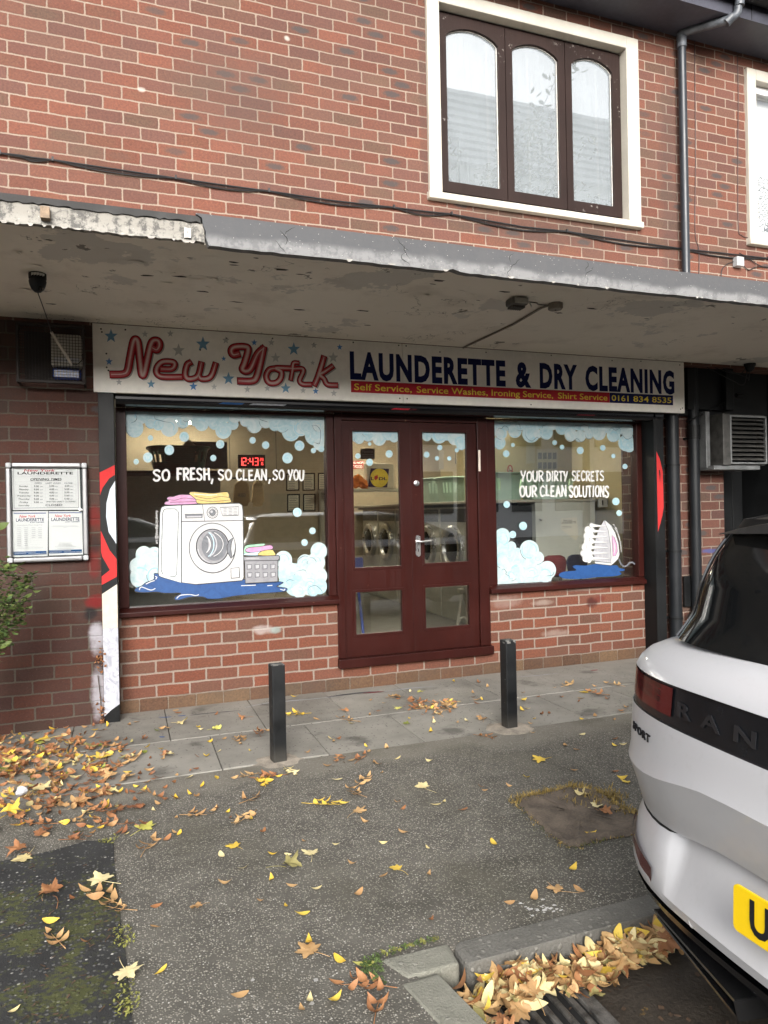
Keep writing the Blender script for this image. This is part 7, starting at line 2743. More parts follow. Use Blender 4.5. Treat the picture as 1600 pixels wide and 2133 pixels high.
dirt = g.m1('MULTIPLY', g.m1('ADD', g.m1('MULTIPLY', g.sstep(z, 0.35, 0.95, 1.0, 0.0), 0.30), g.m1('MULTIPLY', g.sstep(fl, 0.52, 0.75), 0.22)), g.sstep(dn, 0.25, 0.7))
M['car_paint'] = g.bsdf(g.mix(dirt, (0.47, 0.47, 0.485), (0.30, 0.29, 0.28)), g.sstep(dn, 0.3, 0.7, 0.30, 0.42), 0.0, None, 0.45)
M['car_black'] = plain('gloss_black_trim', (0.008, 0.009, 0.011), 0.25, var=0.2, spec=0.3)
M['car_satin'] = plain('satin_black_pillar', (0.006, 0.0065, 0.007), 0.45, var=0.2, spec=0.3)
M['car_roof'] = plain('dark_roof_paint', (0.020, 0.021, 0.023), 0.20, var=0.1, coat=0.6)
g = G('dark_privacy_glass')
dt = g.noise(2.2, 5.0, 0.65)
sp = g.noise(120.0, 3.0, 0.7)
cc = g.mix(g.m1('MULTIPLY', g.sstep(dt, 0.42, 0.75), 0.5), (0.006, 0.0065, 0.007), (0.045, 0.043, 0.040))
cc = g.mix(g.m1('MULTIPLY', g.sstep(sp, 0.72, 0.76), 0.35), cc, (0.22, 0.21, 0.2))
M['car_glass'] = g.bsdf(cc, g.sstep(dt, 0.4, 0.7, 0.05, 0.22), spec=0.4)
M['car_gloss_trim'] = plain('black_chrome', (0.16, 0.16, 0.165), 0.14, 0.9)
M['lamp_red'] = plain('red_lamp_lens', (0.075, 0.004, 0.007), 0.12, var=0.2, coat=0.15, spec=0.3)
g = G('smoked_red_lens')
x, y, z = g.sep(g.obj)
fz = g.m1('FRACT', g.m1('MULTIPLY', z, 58.0))
fy = g.m1('FRACT', g.m1('MULTIPLY', y, 9.0))
ln = g.m1('MAXIMUM', g.sstep(fz, 0.80, 0.9), g.sstep(fy, 0.94, 0.97))
g.bsdf(g.mix(ln, g.mix(g.noise(14.0, 3.0), (0.010, 0.0018, 0.0025), (0.045, 0.003, 0.005)), (0.10, 0.006, 0.009)), 0.12, 0, None, 0.15, 0.3)
LAMP = g.m
M['lamp_dark'] = LAMP
M['plate_yellow'] = plain('yellow_plate', (0.82, 0.55, 0.005), 0.35, var=0.04)
M['sensor'] = plain('painted_sensor', (0.40, 0.39, 0.38), 0.4)
M['badge_dark'] = plain('gunmetal_badge', (0.035, 0.036, 0.040), 0.18, 0.5)
M['tyre'] = plain('tyre_rubber', (0.015, 0.015, 0.015), 0.8)
M['rim'] = plain('dark_alloy', (0.12, 0.12, 0.125), 0.3, 0.8)
car = make_car()

# ------------------------------------------------------------------ gully grate, soil square, small plants
def street_bits():
    # drain grate in the corner of the bay
    t = thing('drain_grate', 'slotted cast iron drain grate half buried under leaves', 'drain', (1.15, -3.45, ROAD_Z))
    zt = ROAD_Z + 0.014
    x0, x1, y0, y1 = 0.945, 1.275, -3.66, -3.305
    m = MB()
    frame(m, x0, x1, -0.2, 0.0, 0, 1, 0.02, 0.02, 0.0, 0.0)
    m = MB()
    m.box(x0, x1, y1-0.022, y1, ROAD_Z-0.06, zt)
    m.box(x0, x1, y0, y0+0.022, ROAD_Z-0.06, zt)
    m.box(x0, x0+0.02, y0+0.022, y1-0.022, ROAD_Z-0.06, zt)
    m.box(x1-0.045, x1, y0+0.022, y1-0.022, ROAD_Z-0.06, zt)
    m.build('rim', M['iron'], t, bevel=0.004)
    m = MB()
    n = 6
    wv = (x1-0.045-x0-0.02)/n
    for k in range(n):
        xa = x0+0.02 + k*wv
        m.box(xa+0.012, xa+wv-0.012, y0+0.022, y1-0.022, ROAD_Z-0.05, zt-0.003)
    m.build('bar', M['iron'], t, bevel=0.005)
    m = MB()
    m.box(x0+0.005, x1-0.005, y0+0.005, y1-0.005, ROAD_Z-0.058, ROAD_Z+0.0015)
    m.build('dark_well', M['void'], t)
    # bare soil square (old tree pit) with dry grass round its edge
    edge = [(1078, 1668), (1100, 1660), (1140, 1652), (1190, 1640), (1240, 1648), (1275, 1668), (1300, 1690), (1330, 1700), (1345, 1730), (1300, 1742), (1240, 1752), (1205, 1762), (1170, 1758), (1130, 1725), (1095, 1690)]
    rd = random.Random(6)
    P = spline([atZ(x, y, 0.003) for x, y in edge], 5, True)
    cx = sum(p.x for p in P)/len(P)
    cy = sum(p.y for p in P)/len(P)
    m = MB()
    o = len(m.v)
    rings = [1.0, 0.9, 0.75, 0.5, 0.25]
    for ri, k in enumerate(rings):
        for p in P:
            j = rd.uniform(-0.01, 0.01)
            z = 0.003 + (0.0 if ri == 0 else rd.uniform(0.001, 0.010)) + (0.008 if ri == 1 else 0)
            m.v.append((cx+(p.x-cx)*k+j, cy+(p.y-cy)*k+j, z))
    n = len(P)
    for ri in range(len(rings)-1):
        for i in range(n):
            m.f.append((ri*n+i, ri*n+(i+1) % n, (ri+1)*n+(i+1) % n, (ri+1)*n+i))
            m.mi.append(0)
    m.f.append(tuple((len(rings)-1)*n+i for i in range(n)))
    m.mi.append(0)
    struct(m.build('soil_patch', M['soil'], smooth=True))
    # tufts of straw-coloured grass and moss along the joint
    m = MB()
    def tuft(x, y, z, h, k, mi):
        for q in range(k):
            a_ = rd.uniform(0, 6.28)
            l = h*rd.uniform(0.5, 1.2)
            bx, by = x+rd.gauss(0, 0.012), y+rd.gauss(0, 0.010)
            lean = rd.uniform(0.3, 1.1)
            dx, dy = math.cos(a_)*lean*l, math.sin(a_)*lean*l
            w = rd.uniform(0.0012, 0.0024)
            nx, ny = -math.sin(a_)*w, math.cos(a_)*w
            m.add([(bx-nx, by-ny, z), (bx+nx, by+ny, z), (bx+dx*0.6+nx*0.7, by+dy*0.6+ny*0.7, z+l*0.6), (bx+dx*0.6-nx*0.7, by+dy*0.6-ny*0.7, z+l*0.6), (bx+dx, by+dy, z+l*0.65)], [(0, 1, 2, 3), (3, 2, 4)], mi)
    for i, p in enumerate(P):
        u = i/n
        if 0.98 < u or u < 0.45:
            for q in range(4):
                tuft(p.x+rd.gauss(0, 0.018), p.y+rd.gauss(0, 0.012)-0.01, 0.003, 0.030, 7, 0)
        else:
            for q in range(2):
                tuft(p.x+rd.gauss(0, 0.010), p.y+rd.gauss(0, 0.008), 0.003, 0.012, 5, 0 if rd.random() < 0.6 else 1)
    for q in range(26):
        p = atZ(rd.gauss(1245, 40), rd.gauss(1663, 9), 0.004)
        tuft(p.x, p.y, 0.004, 0.034, 8, 0)
    o_ = m.build('dry_grass', [plain('straw_grass', (0.30, 0.21, 0.06), 0.8, var=0.5, scale=30), plain('moss_grass', (0.09, 0.10, 0.02), 0.85, var=0.5, scale=30)])
    tag(o_, 'straw coloured grass and moss round the bare soil square', 'grass', None, 'stuff')
    # weeds: patch edge and kerb corner
    m = MB()
    def weed(p, r, k, mi, lift=0.012):
        for q in range(k):
            a_ = rd.uniform(0, 6.28)
            d = r*math.sqrt(rd.random())
            x, y = p.x+d*math.cos(a_), p.y+d*math.sin(a_)
            z = p.z+rd.uniform(0.003, lift)
            l = rd.uniform(0.005, 0.014)
            b = rd.uniform(0, 6.28)
            c, s_ = math.cos(b), math.sin(b)
            tl = rd.uniform(-0.4, 0.6)*l
            m.add([(x, y, z-0.003), (x+l*0.5*c-l*0.32*s_, y+l*0.5*s_+l*0.32*c, z+tl*0.5), (x+l*c, y+l*s_, z+tl), (x+l*0.5*c+l*0.32*s_, y+l*0.5*s_-l*0.32*c, z+tl*0.5)], [(0, 1, 2, 3)], mi)
    for (px_, py_, r, k) in ((232, 1752, 0.03, 40), (210, 1755, 0.02, 12), (255, 1940, 0.035, 40), (258, 1965, 0.035, 40), (262, 2085, 0.04, 45), (266, 2050, 0.03, 20), (263, 2105, 0.03, 40)):
        weed(atZ(px_, py_, 0.003), r, k, 0)
    for (px_, py_, r, k) in ((775, 2020, 0.035, 130), (768, 2008, 0.02, 40), (790, 2050, 0.02, 30)):
        weed(atZ(px_, py_, 0.003), r, k, 1, 0.02)
    for i in range(10):
        weed(atZ(790+i*13, 1993-i*4, 0.006), 0.012, 18, 0 if i % 2 else 1, 0.009)
    o_ = m.build('weeds', [plain('yellowing_weed', (0.20, 0.20, 0.045), 0.7, var=0.4, scale=40), plain('green_weed', (0.075, 0.115, 0.028), 0.7, var=0.4, scale=40)])
    tag(o_, 'small weeds and moss in the joints by the kerb corner and tarmac edge', 'weeds', None, 'stuff')
    # spray paint marks along the foot of the shop
    a = MB()
    marks = []
    def smear(pts, w, mi, z=0.0025):
        P_ = [atZ(x, y, z) for x, y in pts]
        P_ = spline(P_, 5)
        vs, fs = [], []
        n_ = len(P_)
        for i, p in enumerate(P_):
            d = (P_[min(i+1, n_-1)]-P_[max(i-1, 0)]).normalized()
            nn = Vector((-d.y, d.x, 0))*(w*(0.2+0.8*math.sin(math.pi*i/(n_-1)))*rd.uniform(0.8, 1.2))
            vs += [tuple(p+nn), tuple(p-nn)]
        a.add(vs, [(2*i, 2*i+2, 2*i+3, 2*i+1) for i in range(n_-1)], mi)
    smear([(510, 1474), (560, 1464), (640, 1457), (700, 1451)], 0.008, 0)
    smear([(680, 1452), (740, 1444), (790, 1440)], 0.014, 1)
    smear([(755, 1444), (780, 1442), (800, 1440)], 0.010, 2, 0.0032)
    smear([(800, 1441), (850, 1434), (905, 1430)], 0.007, 0)
    smear([(1075, 1410), (1120, 1407), (1165, 1402)], 0.006, 0)
    smear([(1230, 1397), (1240, 1396), (1245, 1395)], 0.012, 2)
    smear([(330, 1494), (345, 1494), (358, 1493)], 0.012, 3)
    smear([(370, 1491), (378, 1491), (388, 1490)], 0.010, 3)
    smear([(332, 1534), (338, 1535), (344, 1535)], 0.012, 3)
    smear([(395, 1490), (430, 1486), (500, 1480)], 0.009, 1)
    o_ = a.build('spray_marks', [plain('pale_spray_mark', (0.30, 0.31, 0.33), 0.9), plain('dark_spray_mark', (0.05, 0.05, 0.055), 0.9), plain('red_spray_mark', (0.20, 0.03, 0.035), 0.9), plain('blue_spray_mark', (0.05, 0.085, 0.19), 0.9)])
    struct(o_)
    # white scuffed paint on the path by the kerb
    m = MB()
    for k in range(26):
        p = atZ(rd.gauss(1135, 20), rd.gauss(1893, 8), 0.0025)
        pts = []
        r = rd.uniform(0.003, 0.012)
        for q in range(7):
            a_ = 2*math.pi*q/7
            pts.append((p.x+r*rd.uniform(0.4, 1.3)*math.cos(a_), p.y+r*rd.uniform(0.3, 0.9)*math.sin(a_), p.z))
        m.poly(pts)
    struct(m.build('paint_scuff', plain('white_road_paint', (0.5, 0.49, 0.47), 0.8, var=0.3, scale=60)))
    # litter
    p = atZ(44, 1673, 0.0)
    m = MB()
    pts = []
    for i in range(7):
        for j in range(6):
            th, ph = math.pi*i/6, 2*math.pi*j/6
            r = 0.026*rd.uniform(0.7, 1.15)
            pts.append((p.x+r*math.sin(th)*math.cos(ph), p.y+r*math.sin(th)*math.sin(ph), 0.055+r*0.9*math.cos(th)))
    m.add(pts, [(i*6+j, i*6+(j+1) % 6, (i+1)*6+(j+1) % 6, (i+1)*6+j) for i in range(6) for j in range(6)])
    tag(m.build('paper_scrap', M['paper']), 'crumpled white paper ball on the leaves at far left', 'litter')
    m = MB()
    p = atZ(1377, 1977, ROAD_Z+0.004)
    pts = []
    for i in range(5):
        for j in range(4):
            pts.append((p.x+(i-2)*0.008+rd.uniform(-0.003, 0.003), p.y+(j-1.5)*0.006+rd.uniform(-0.003, 0.003), ROAD_Z+0.006+rd.uniform(0, 0.010)))
    m.add(pts, [(i*4+j, i*4+j+1, (i+1)*4+j+1, (i+1)*4+j) for i in range(4) for j in range(3)])
    tag(m.build('sweet_wrapper', plain('blue_foil', (0.06, 0.25, 0.40), 0.25, 0.3)), 'crumpled blue wrapper on the road behind the car', 'litter')
    m = MB()
    for (x, y) in ((650, 2090), (658, 2041), (600, 1690), (1010, 1666), (740, 1610), (1300, 1547), (405, 1887), (241, 1812), (527, 2041), (22, 2095)):
        p = atZ(x, y, 0.002)
        pts = []
        for q in range(8):
            a_ = 2*math.pi*q/8
            pts.append((p.x+rd.uniform(0.005, 0.011)*math.cos(a_), p.y+rd.uniform(0.004, 0.009)*math.sin(a_), p.z))
        m.poly(pts)
    struct(m.build('chewing_gum_marks', plain('trodden_gum', (0.33, 0.32, 0.30), 0.9)))
street_bits()

# ------------------------------------------------------------------ fallen leaves
def leaf_mat(name, c1, c2, vein=0.3):
    g = G(name)
    n = g.noise(25.0, 5.0, 0.65)
    oi = g.node('ShaderNodeObjectInfo').outputs['Random']
    f = g.m1('ADD', g.m1('MULTIPLY', g.m1('SUBTRACT', n, 0.5), 1.1), oi)
    isl = g.node('ShaderNodeNewGeometry').outputs['Random Per Island']
    c = g.ramp(g.m1('ADD', g.m1('MULTIPLY', f, 0.5), g.m1('MULTIPLY', isl, 0.5)), [(0.1, c1), (0.9, c2)])
    sp = g.m1('MULTIPLY', g.sstep(g.noise(90.0, 4.0, 0.7), 0.62, 0.70), 0.55)
    c = g.mix(sp, c, tuple(v*0.35 for v in c1))
    return g.bsdf(c, 0.62, 0, g.bump(g.noise(60.0, 4.0), 0.35, 0.002), spec=0.35)
LM = {
    'tan': leaf_mat('tan_leaf', (0.30, 0.165, 0.070), (0.50, 0.325, 0.150)),
    'brown': leaf_mat('brown_leaf', (0.13, 0.052, 0.022), (0.32, 0.145, 0.060)),
    'rust': leaf_mat('rust_leaf', (0.19, 0.075, 0.034), (0.38, 0.185, 0.080)),
    'yellow': leaf_mat('yellow_leaf', (0.52, 0.33, 0.035), (0.68, 0.50, 0.09)),
    'pale': leaf_mat('pale_leaf', (0.50, 0.40, 0.17), (0.66, 0.57, 0.32)),
    'lime': leaf_mat('lime_leaf', (0.38, 0.36, 0.06), (0.55, 0.52, 0.16)),
    'green': leaf_mat('green_leaf', (0.10, 0.13, 0.022), (0.24, 0.25, 0.05)),
    'olive': leaf_mat('olive_leaf', (0.16, 0.14, 0.05), (0.33, 0.29, 0.12)),
}

def leaflet_shape(mb, rd, L=0.05, w=0.42, curl=0.3, org=(0, 0, 0), rot=0.0, pitch=0.0, roll=0.0, mi=0):
    """one oval pointed leaf, folded along its midrib and curled"""
    n = 6
    vs, fs = [], []
    fold = rd.uniform(0.05, 0.35)
    cz = curl*rd.uniform(0.4, 1.3)
    tw = rd.uniform(-0.5, 0.5)
    for i in range(n+1):
        t = i/n
        hw = L*w*0.5*math.sin(math.pi*min(1.0, t*0.97+0.03))**0.8*(1.15-0.5*t)
        if i == n:
            hw = 0.0006
        x = L*(t-0.5)
        z = cz*L*((t-0.5)**2*1.6) + 0.002
        for s_ in (-1, 0, 1):
            vs.append([x, s_*hw, z + abs(s_)*hw*fold + s_*hw*tw*t])
    for i in range(n):
        for s_ in (0, 1):
            a = i*3+s_
            fs.append((a, a+1, a+4, a+3))
    M3 = Matrix.Rotation(rot, 3, 'Z') @ Matrix.Rotation(pitch, 3, 'Y') @ Matrix.Rotation(roll, 3, 'X')
    out = [tuple(M3 @ Vector(v) + Vector(org)) for v in vs]
    mb.add(out, fs, mi)

def maple_shape(mb, rd, Rr=0.05, curl=0.25, mi=0, org=(0, 0, 0), rot=0.0, pitch=0.0, stem=True):
    lobes = [(0, 1.0), (24, 0.58), (48, 0.92), (72, 0.50), (98, 0.70), (128, 0.36), (158, 0.42), (180, 0.16)]
    lobes = [(a, r*rd.uniform(0.92, 1.08)) for a, r in lobes]
    pts = [(R(a), r) for a, r in lobes]
    full = pts + [(-a, r*rd.uniform(0.9, 1.1)) for a, r in reversed(pts[1:-1])]
    # jagged teeth between lobe tip and notch
    seq = []
    for i in range(len(full)):
        a0, r0 = full[i]
        a1, r1 = full[(i+1) % len(full)]
        if i == len(full)-1:
            a1 += 0
        d = a1-a0
        if d > math.pi:
            d -= 2*math.pi
        if d < -math.pi:
            d += 2*math.pi
        seq.append((a0, r0))
        seq.append((a0+d*0.42, (r0*0.55+r1*0.45)*rd.uniform(1.0, 1.12)))
        seq.append((a0+d*0.55, (r0*0.42+r1*0.58)*0.93))
    M3 = Matrix.Rotation(rot, 3, 'Z') @ Matrix.Rotation(pitch, 3, 'Y')
    k1, k2 = rd.uniform(-1, 1)*curl, rd.uniform(0.2, 1.0)*curl
    ph = rd.uniform(0, 6.28)
    def zz(x, y):
        r2 = (x*x+y*y)/(Rr*Rr)
        an = math.atan2(y, x)
        return Rr*(0.10*r2*k2 + 0.22*curl*r2*math.sin(2*an+ph) + 0.14*r2*curl*math.sin(5*an+ph*2)) + 0.003 + 0.05*Rr*r2
    vs = [(0, 0, 0.003)]
    for (a, r) in seq:
        x, y = Rr*r*0.5*math.cos(a), Rr*r*0.5*math.sin(a)
        vs.append((x, y, zz(x, y)))
    for (a, r) in seq:
        x, y = Rr*r*math.cos(a), Rr*r*math.sin(a)
        vs.append((x, y, zz(x, y)))
    n = len(seq)
    fs = [(0, 1+i, 1+(i+1) % n) for i in range(n)] + [(1+i, 1+n+i, 1+n+(i+1) % n, 1+(i+1) % n) for i in range(n)]
    mn = min(v[2] for v in vs)
    vs = [(v[0], v[1], v[2]-mn+0.0025) for v in vs]
    out = [tuple(M3 @ Vector(v) + Vector(org)) for v in vs]
    mb.add(out, fs, mi)
    if stem:
        L = Rr*rd.uniform(0.9, 1.6)
        bend = rd.uniform(-0.5, 0.5)
        P_ = [M3 @ Vector((-Rr*0.12-L*t, bend*L*t*t, 0.004+0.004*math.sin(t*3))) + Vector(org) for t in (0, 0.33, 0.66, 1)]
        mb.tube(P_, [0.0014, 0.0011, 0.0009, 0.0009], mi, 5)

def spray_shape(mb, rd, k=6, L=0.042, curl=0.5, mi=0):
    """a compound leaf: paired leaflets on a bent stalk"""
    st = L*0.55*k/2
    bend = rd.uniform(-0.4, 0.4)
    pts = [(-st*0.9 + 1.9*st*t, bend*st*(t-0.5)**2, 0.004) for t in (0, 0.25, 0.5, 0.75, 1.0)]
    mb.tube([Vector(p) for p in pts], [0.0013, 0.0012, 0.001, 0.0009, 0.0007], mi, 5)
    for i in range(k):
        t = 0.32 + 0.62*(i//2)/max(1, k/2-0.5)
        sgn = 1 if i % 2 else -1
        if i == k-1:
            ang, ox = rd.uniform(-0.2, 0.2), 0.0
        else:
            ang, ox = sgn*rd.uniform(0.6, 1.2), 0.0
        px_ = -st*0.9+1.9*st*t
        py_ = bend*st*(t-0.5)**2
        LL = L*rd.uniform(0.8, 1.2)
        leaflet_shape(mb, rd, LL, rd.uniform(0.38, 0.52), curl, (px_+LL*0.52*math.cos(ang), py_+LL*0.52*math.sin(ang), 0.004+rd.uniform(0, 0.006)), ang, rd.uniform(-0.35, 0.1), rd.uniform(-0.5, 0.5), mi)

LEAF_ME = {}
def leaf_mesh(kind, col, var):
    key = (kind, col, var)
    if key in LEAF_ME:
        return LEAF_ME[key]
    rd = random.Random(hash((len(kind), sum(map(ord, kind+col)), var)) & 0xffff)
    mb = MB()
    if kind == 'maple':
        maple_shape(mb, rd, 0.055, 0.55)
    elif kind == 'curled':
        maple_shape(mb, rd, 0.050, 1.7)
    elif kind == 'spray':
        spray_shape(mb, rd, 4+var % 4, 0.042, 0.7)
    else:
        leaflet_shape(mb, rd, 0.044, 0.46, 0.7)
    me = bpy.data.meshes.new('leaf')
    me.from_pydata(mb.v, [], mb.f)
    me.materials.append(LM[col])
    me.polygons.foreach_set('use_smooth', [True]*len(me.polygons))
    me.update()
    LEAF_ME[key] = me
    return me

def put_leaf(name, kind, col, p, rot, scale, label, group=None, tilt=(0, 0), var=None):
    me = leaf_mesh(kind, col, var if var is not None else random.randrange(4))
    o = bpy.data.objects.new(name, me)
    COL.objects.link(o)
    o.location = p
    o.rotation_euler = (tilt[0], tilt[1], rot)
    o.scale = (scale,)*3
    tag(o, label, 'leaf', group)
    return o

def leaves():
    random.seed(17)
    ZA = 0.002
    # the leaves that can be told apart in the photograph
    U = [
        (96, 1551, 'maple', 'yellow', 1.0, 'bright yellow maple leaf on the brown litter near the side wall'),
        (210, 1580, 'maple', 'yellow', 1.15, 'large bright yellow maple leaf flat on the paving left of the flagstone joint'),
        (82, 1656, 'maple', 'pale', 1.05, 'pale buff maple leaf lying beside the white paper ball'),
        (24, 1598, 'maple', 'lime', 1.0, 'yellow green leaf at the far left edge of the litter'),
        (20, 1710, 'curled', 'yellow', 1.1, 'mottled yellow maple leaf at the left edge above the dark tarmac'),
        (300, 1727, 'maple', 'lime', 0.95, 'pale lime maple leaf with a long stalk lying alone on the asphalt'),
        (489, 1764, 'maple', 'yellow', 0.62, 'small yellow maple leaf with a stalk at the middle left of the asphalt'),
        (212, 1837, 'maple', 'pale', 1.0, 'pale yellow maple leaf straddling the edge of the dark tarmac'),
        (50, 1790, 'maple', 'pale', 0.9, 'pale yellow leaf on brown leaves at the top of the dark tarmac'),
        (264, 2027, 'maple', 'pale', 0.85, 'buff maple leaf at the bottom of the dark tarmac edge'),
        (414, 1890, 'curled', 'tan', 0.55, 'small dry tan leaf alone low on the asphalt, left of centre'),
        (600, 1808, 'curled', 'olive', 0.95, 'crumpled olive green maple leaf on the asphalt below the left bollard'),
        (648, 1780, 'maple', 'pale', 0.72, 'cream maple leaf just right of the crumpled olive one'),
        (745, 1691, 'maple', 'tan', 0.72, 'tan maple leaf on the asphalt below the row of brown leaflets'),
        (881, 1641, 'maple', 'pale', 0.80, 'cream maple leaf with brown leaflets in the middle of the asphalt'),
        (828, 1812, 'maple', 'yellow', 0.58, 'small bright yellow star shaped leaf low in the middle of the asphalt'),
        (648, 1983, 'maple', 'tan', 0.82, 'yellowish tan maple leaf with a stalk at the bottom of the asphalt'),
        (1128, 1584, 'maple', 'yellow', 0.85, 'bright yellow maple leaf right of the second bollard on the asphalt'),
        (1163, 1857, 'curled', 'tan', 0.75, 'dry tan maple leaf lying just above the kerb'),
        (1241, 1683, 'curled', 'pale', 0.75, 'shrivelled cream leaf on the bare soil square'),
        (1220, 1442, 'maple', 'yellow', 0.75, 'yellow maple leaf on the paving near the car'),
        (1305, 1630, 'maple', 'yellow', 0.5, 'yellow leaf peeping out beside the car bumper'),
        (823, 1455, 'curled', 'tan', 0.9, 'golden brown curled leaf at the top of the wet leaf cluster'),
        (828, 1475, 'maple', 'lime', 0.6, 'yellow green leaf at the left of the wet leaf cluster'),
        (847, 1508, 'maple', 'green', 0.6, 'fresh green leaf on the paving between the bollards'),
        (717, 1481, 'curled', 'rust', 0.7, 'rust red folded leaf on the paving right of the left bollard'),
        (507, 1497, 'curled', 'rust', 0.7, 'rust red folded leaf on the paving left of the first bollard'),
        (877, 1441, 'maple', 'lime', 0.55, 'pale lime leaf by the plinth under the doors'),
        (1091, 1459, 'leaf', 'yellow', 1.2, 'yellow leaf right beside the second bollard'),
        (1006, 1500, 'curled', 'tan', 0.85, 'golden curled leaf standing upright left of the second bollard'),
        (1231, 1739, 'leaf', 'yellow', 1.0, 'slim yellow leaf along the lower edge of the soil square'),
        (1258, 1695, 'curled', 'brown', 0.7, 'curled brown leaf on the right of the soil square'),
        (448, 1520, 'curled', 'lime', 0.75, 'olive yellow curled leaf on the paving below the left window'),
        (375, 1508, 'curled', 'pale', 0.85, 'cream and brown curled leaf on the paving below the left window'),
        (195, 1503, 'maple', 'green', 0.6, 'green leaf at the foot of the graffiti post'),
        (108, 1868, 'curled', 'brown', 1.0, 'dark brown rotting leaf on the dark tarmac'),
        (95, 1860, 'maple', 'tan', 0.6, 'tan leaf on the dark tarmac next to the rotting one'),
        (40, 1780, 'curled', 'rust', 1.0, 'big rusty brown leaf at the upper left of the dark tarmac'),
        (758, 2012, 'leaf', 'lime', 1.3, 'lime yellow oval leaf at the end of the kerb stone'),
        (708, 2002, 'leaf', 'yellow', 1.0, 'lone yellow leaflet between the tan leaf and the kerb corner'),
    ]
    for (x, y, kind, col, s, lab) in U:
        p = atZ(x, y, ZA)
        p.z = 0.0045 if y > 1750 and x < 290 else 0.002
        if x < 130 and y < 1720:
            p.z = 0.03
        put_leaf('maple_leaf' if kind != 'leaf' else 'oval_leaf', kind, col, p, random.uniform(0, 6.28), s*1.18, lab, None, (random.uniform(-0.08, 0.08), random.uniform(-0.08, 0.08)))
    # gutter specials
    for (x, y, kind, col, s, tl, lab) in [
        (1185, 1972, 'maple', 'yellow', 0.95, 1.0, 'large golden maple leaf standing up in the gutter heap'),
        (1222, 1980, 'maple', 'yellow', 0.6, 0.4, 'small bright yellow leaf in the gutter heap'),
        (1325, 1970, 'maple', 'yellow', 0.75, 0.5, 'mottled yellow maple leaf in the heap near the car'),
        (1312, 2003, 'maple', 'tan', 0.8, 0.2, 'flat tan maple leaf at the right of the gutter heap'),
        (1265, 2024, 'maple', 'yellow', 0.6, 0.3, 'golden leaf at the front of the gutter heap'),
        (1270, 1990, 'maple', 'pale', 0.7, 0.3, 'cream leaf in the middle of the gutter heap'),
        (1195, 2070, 'maple', 'tan', 0.75, 0.05, 'wet tan leaf on the road by the drain grate'),
        (1235, 2075, 'curled', 'olive', 0.7, 0.05, 'wet olive leaf on the road by the drain grate'),
        (1385, 1965, 'curled', 'brown', 1.3, 0.7, 'big curled brown leaf under the car bumper'),
        (1012, 2090, 'leaf', 'yellow', 1.35, 0.1, 'bright yellow oval leaf on the heap beside the grate'),
        (890, 2005, 'leaf', 'yellow', 1.7, 0.2, 'yellow leaf tucked into the kerb corner'),
    ]:
        p = atZ(x, y, ROAD_Z+0.05 if y < 2060 else ROAD_Z+0.004)
        p.z = ROAD_Z+0.055 if y < 2040 else ROAD_Z+0.005
        if x in (1012,):
            p.z = ROAD_Z+0.075
        put_leaf('maple_leaf' if kind != 'leaf' else 'oval_leaf', kind, col, p, random.uniform(0, 6.28), s, lab, None, (tl, 0.1))
    # compound leaves
    SP = [(304, 1770, 'tan'), (225, 1877, 'tan'), (253, 1897, 'tan'), (517, 1669, 'tan'), (516, 1703, 'tan'), (122, 1965, 'tan'), (667, 1677, 'yellow'), (753, 1632, 'tan'), (745, 1655, 'tan'), (747, 1585, 'rust'), (600, 1606, 'pale'), (519, 1616, 'tan'), (708, 1580, 'rust'), (625, 1489, 'yellow'), (1206, 1656, 'pale'), (783, 2112, 'rust'), (772, 2054, 'rust'), (548, 1628, 'yellow'), (401, 1699, 'tan'), (730, 1502, 'tan'), (565, 1618, 'rust'), (540, 1530, 'brown'), (1180, 1428, 'tan'), (1247, 1446, 'rust'), (1286, 1428, 'tan'), (890, 1478, 'tan'), (915, 1488, 'tan'), (1008, 1535, 'rust'), (150, 1750, 'rust'), (160, 1710, 'tan'), (220, 1690, 'rust'), (232, 1718, 'rust'), (100, 1718, 'rust'), (250, 1560, 'rust'), (170, 1650, 'rust'), (870, 1470, 'brown'), (930, 1480, 'tan'), (500, 1540, 'tan'), (345, 1570, 'rust'), (260, 1590, 'tan')]
    gl = {'tan': 'spray of tan leaflets fallen on the ground', 'rust': 'spray of rusty leaflets fallen on the ground', 'yellow': 'spray of yellow leaflets fallen on the ground', 'pale': 'spray of cream leaflets fallen on the ground', 'brown': 'spray of dark brown leaflets fallen on the paving'}
    for (x, y, col) in SP:
        p = atZ(x, y, ZA)
        p.z = 0.0045 if y > 1750 and x < 290 else 0.002
        put_leaf('compound_leaf', 'spray', col, p, random.uniform(0, 6.28), random.uniform(0.95, 1.3), gl[col], 'sprays of %s leaflets' % col)
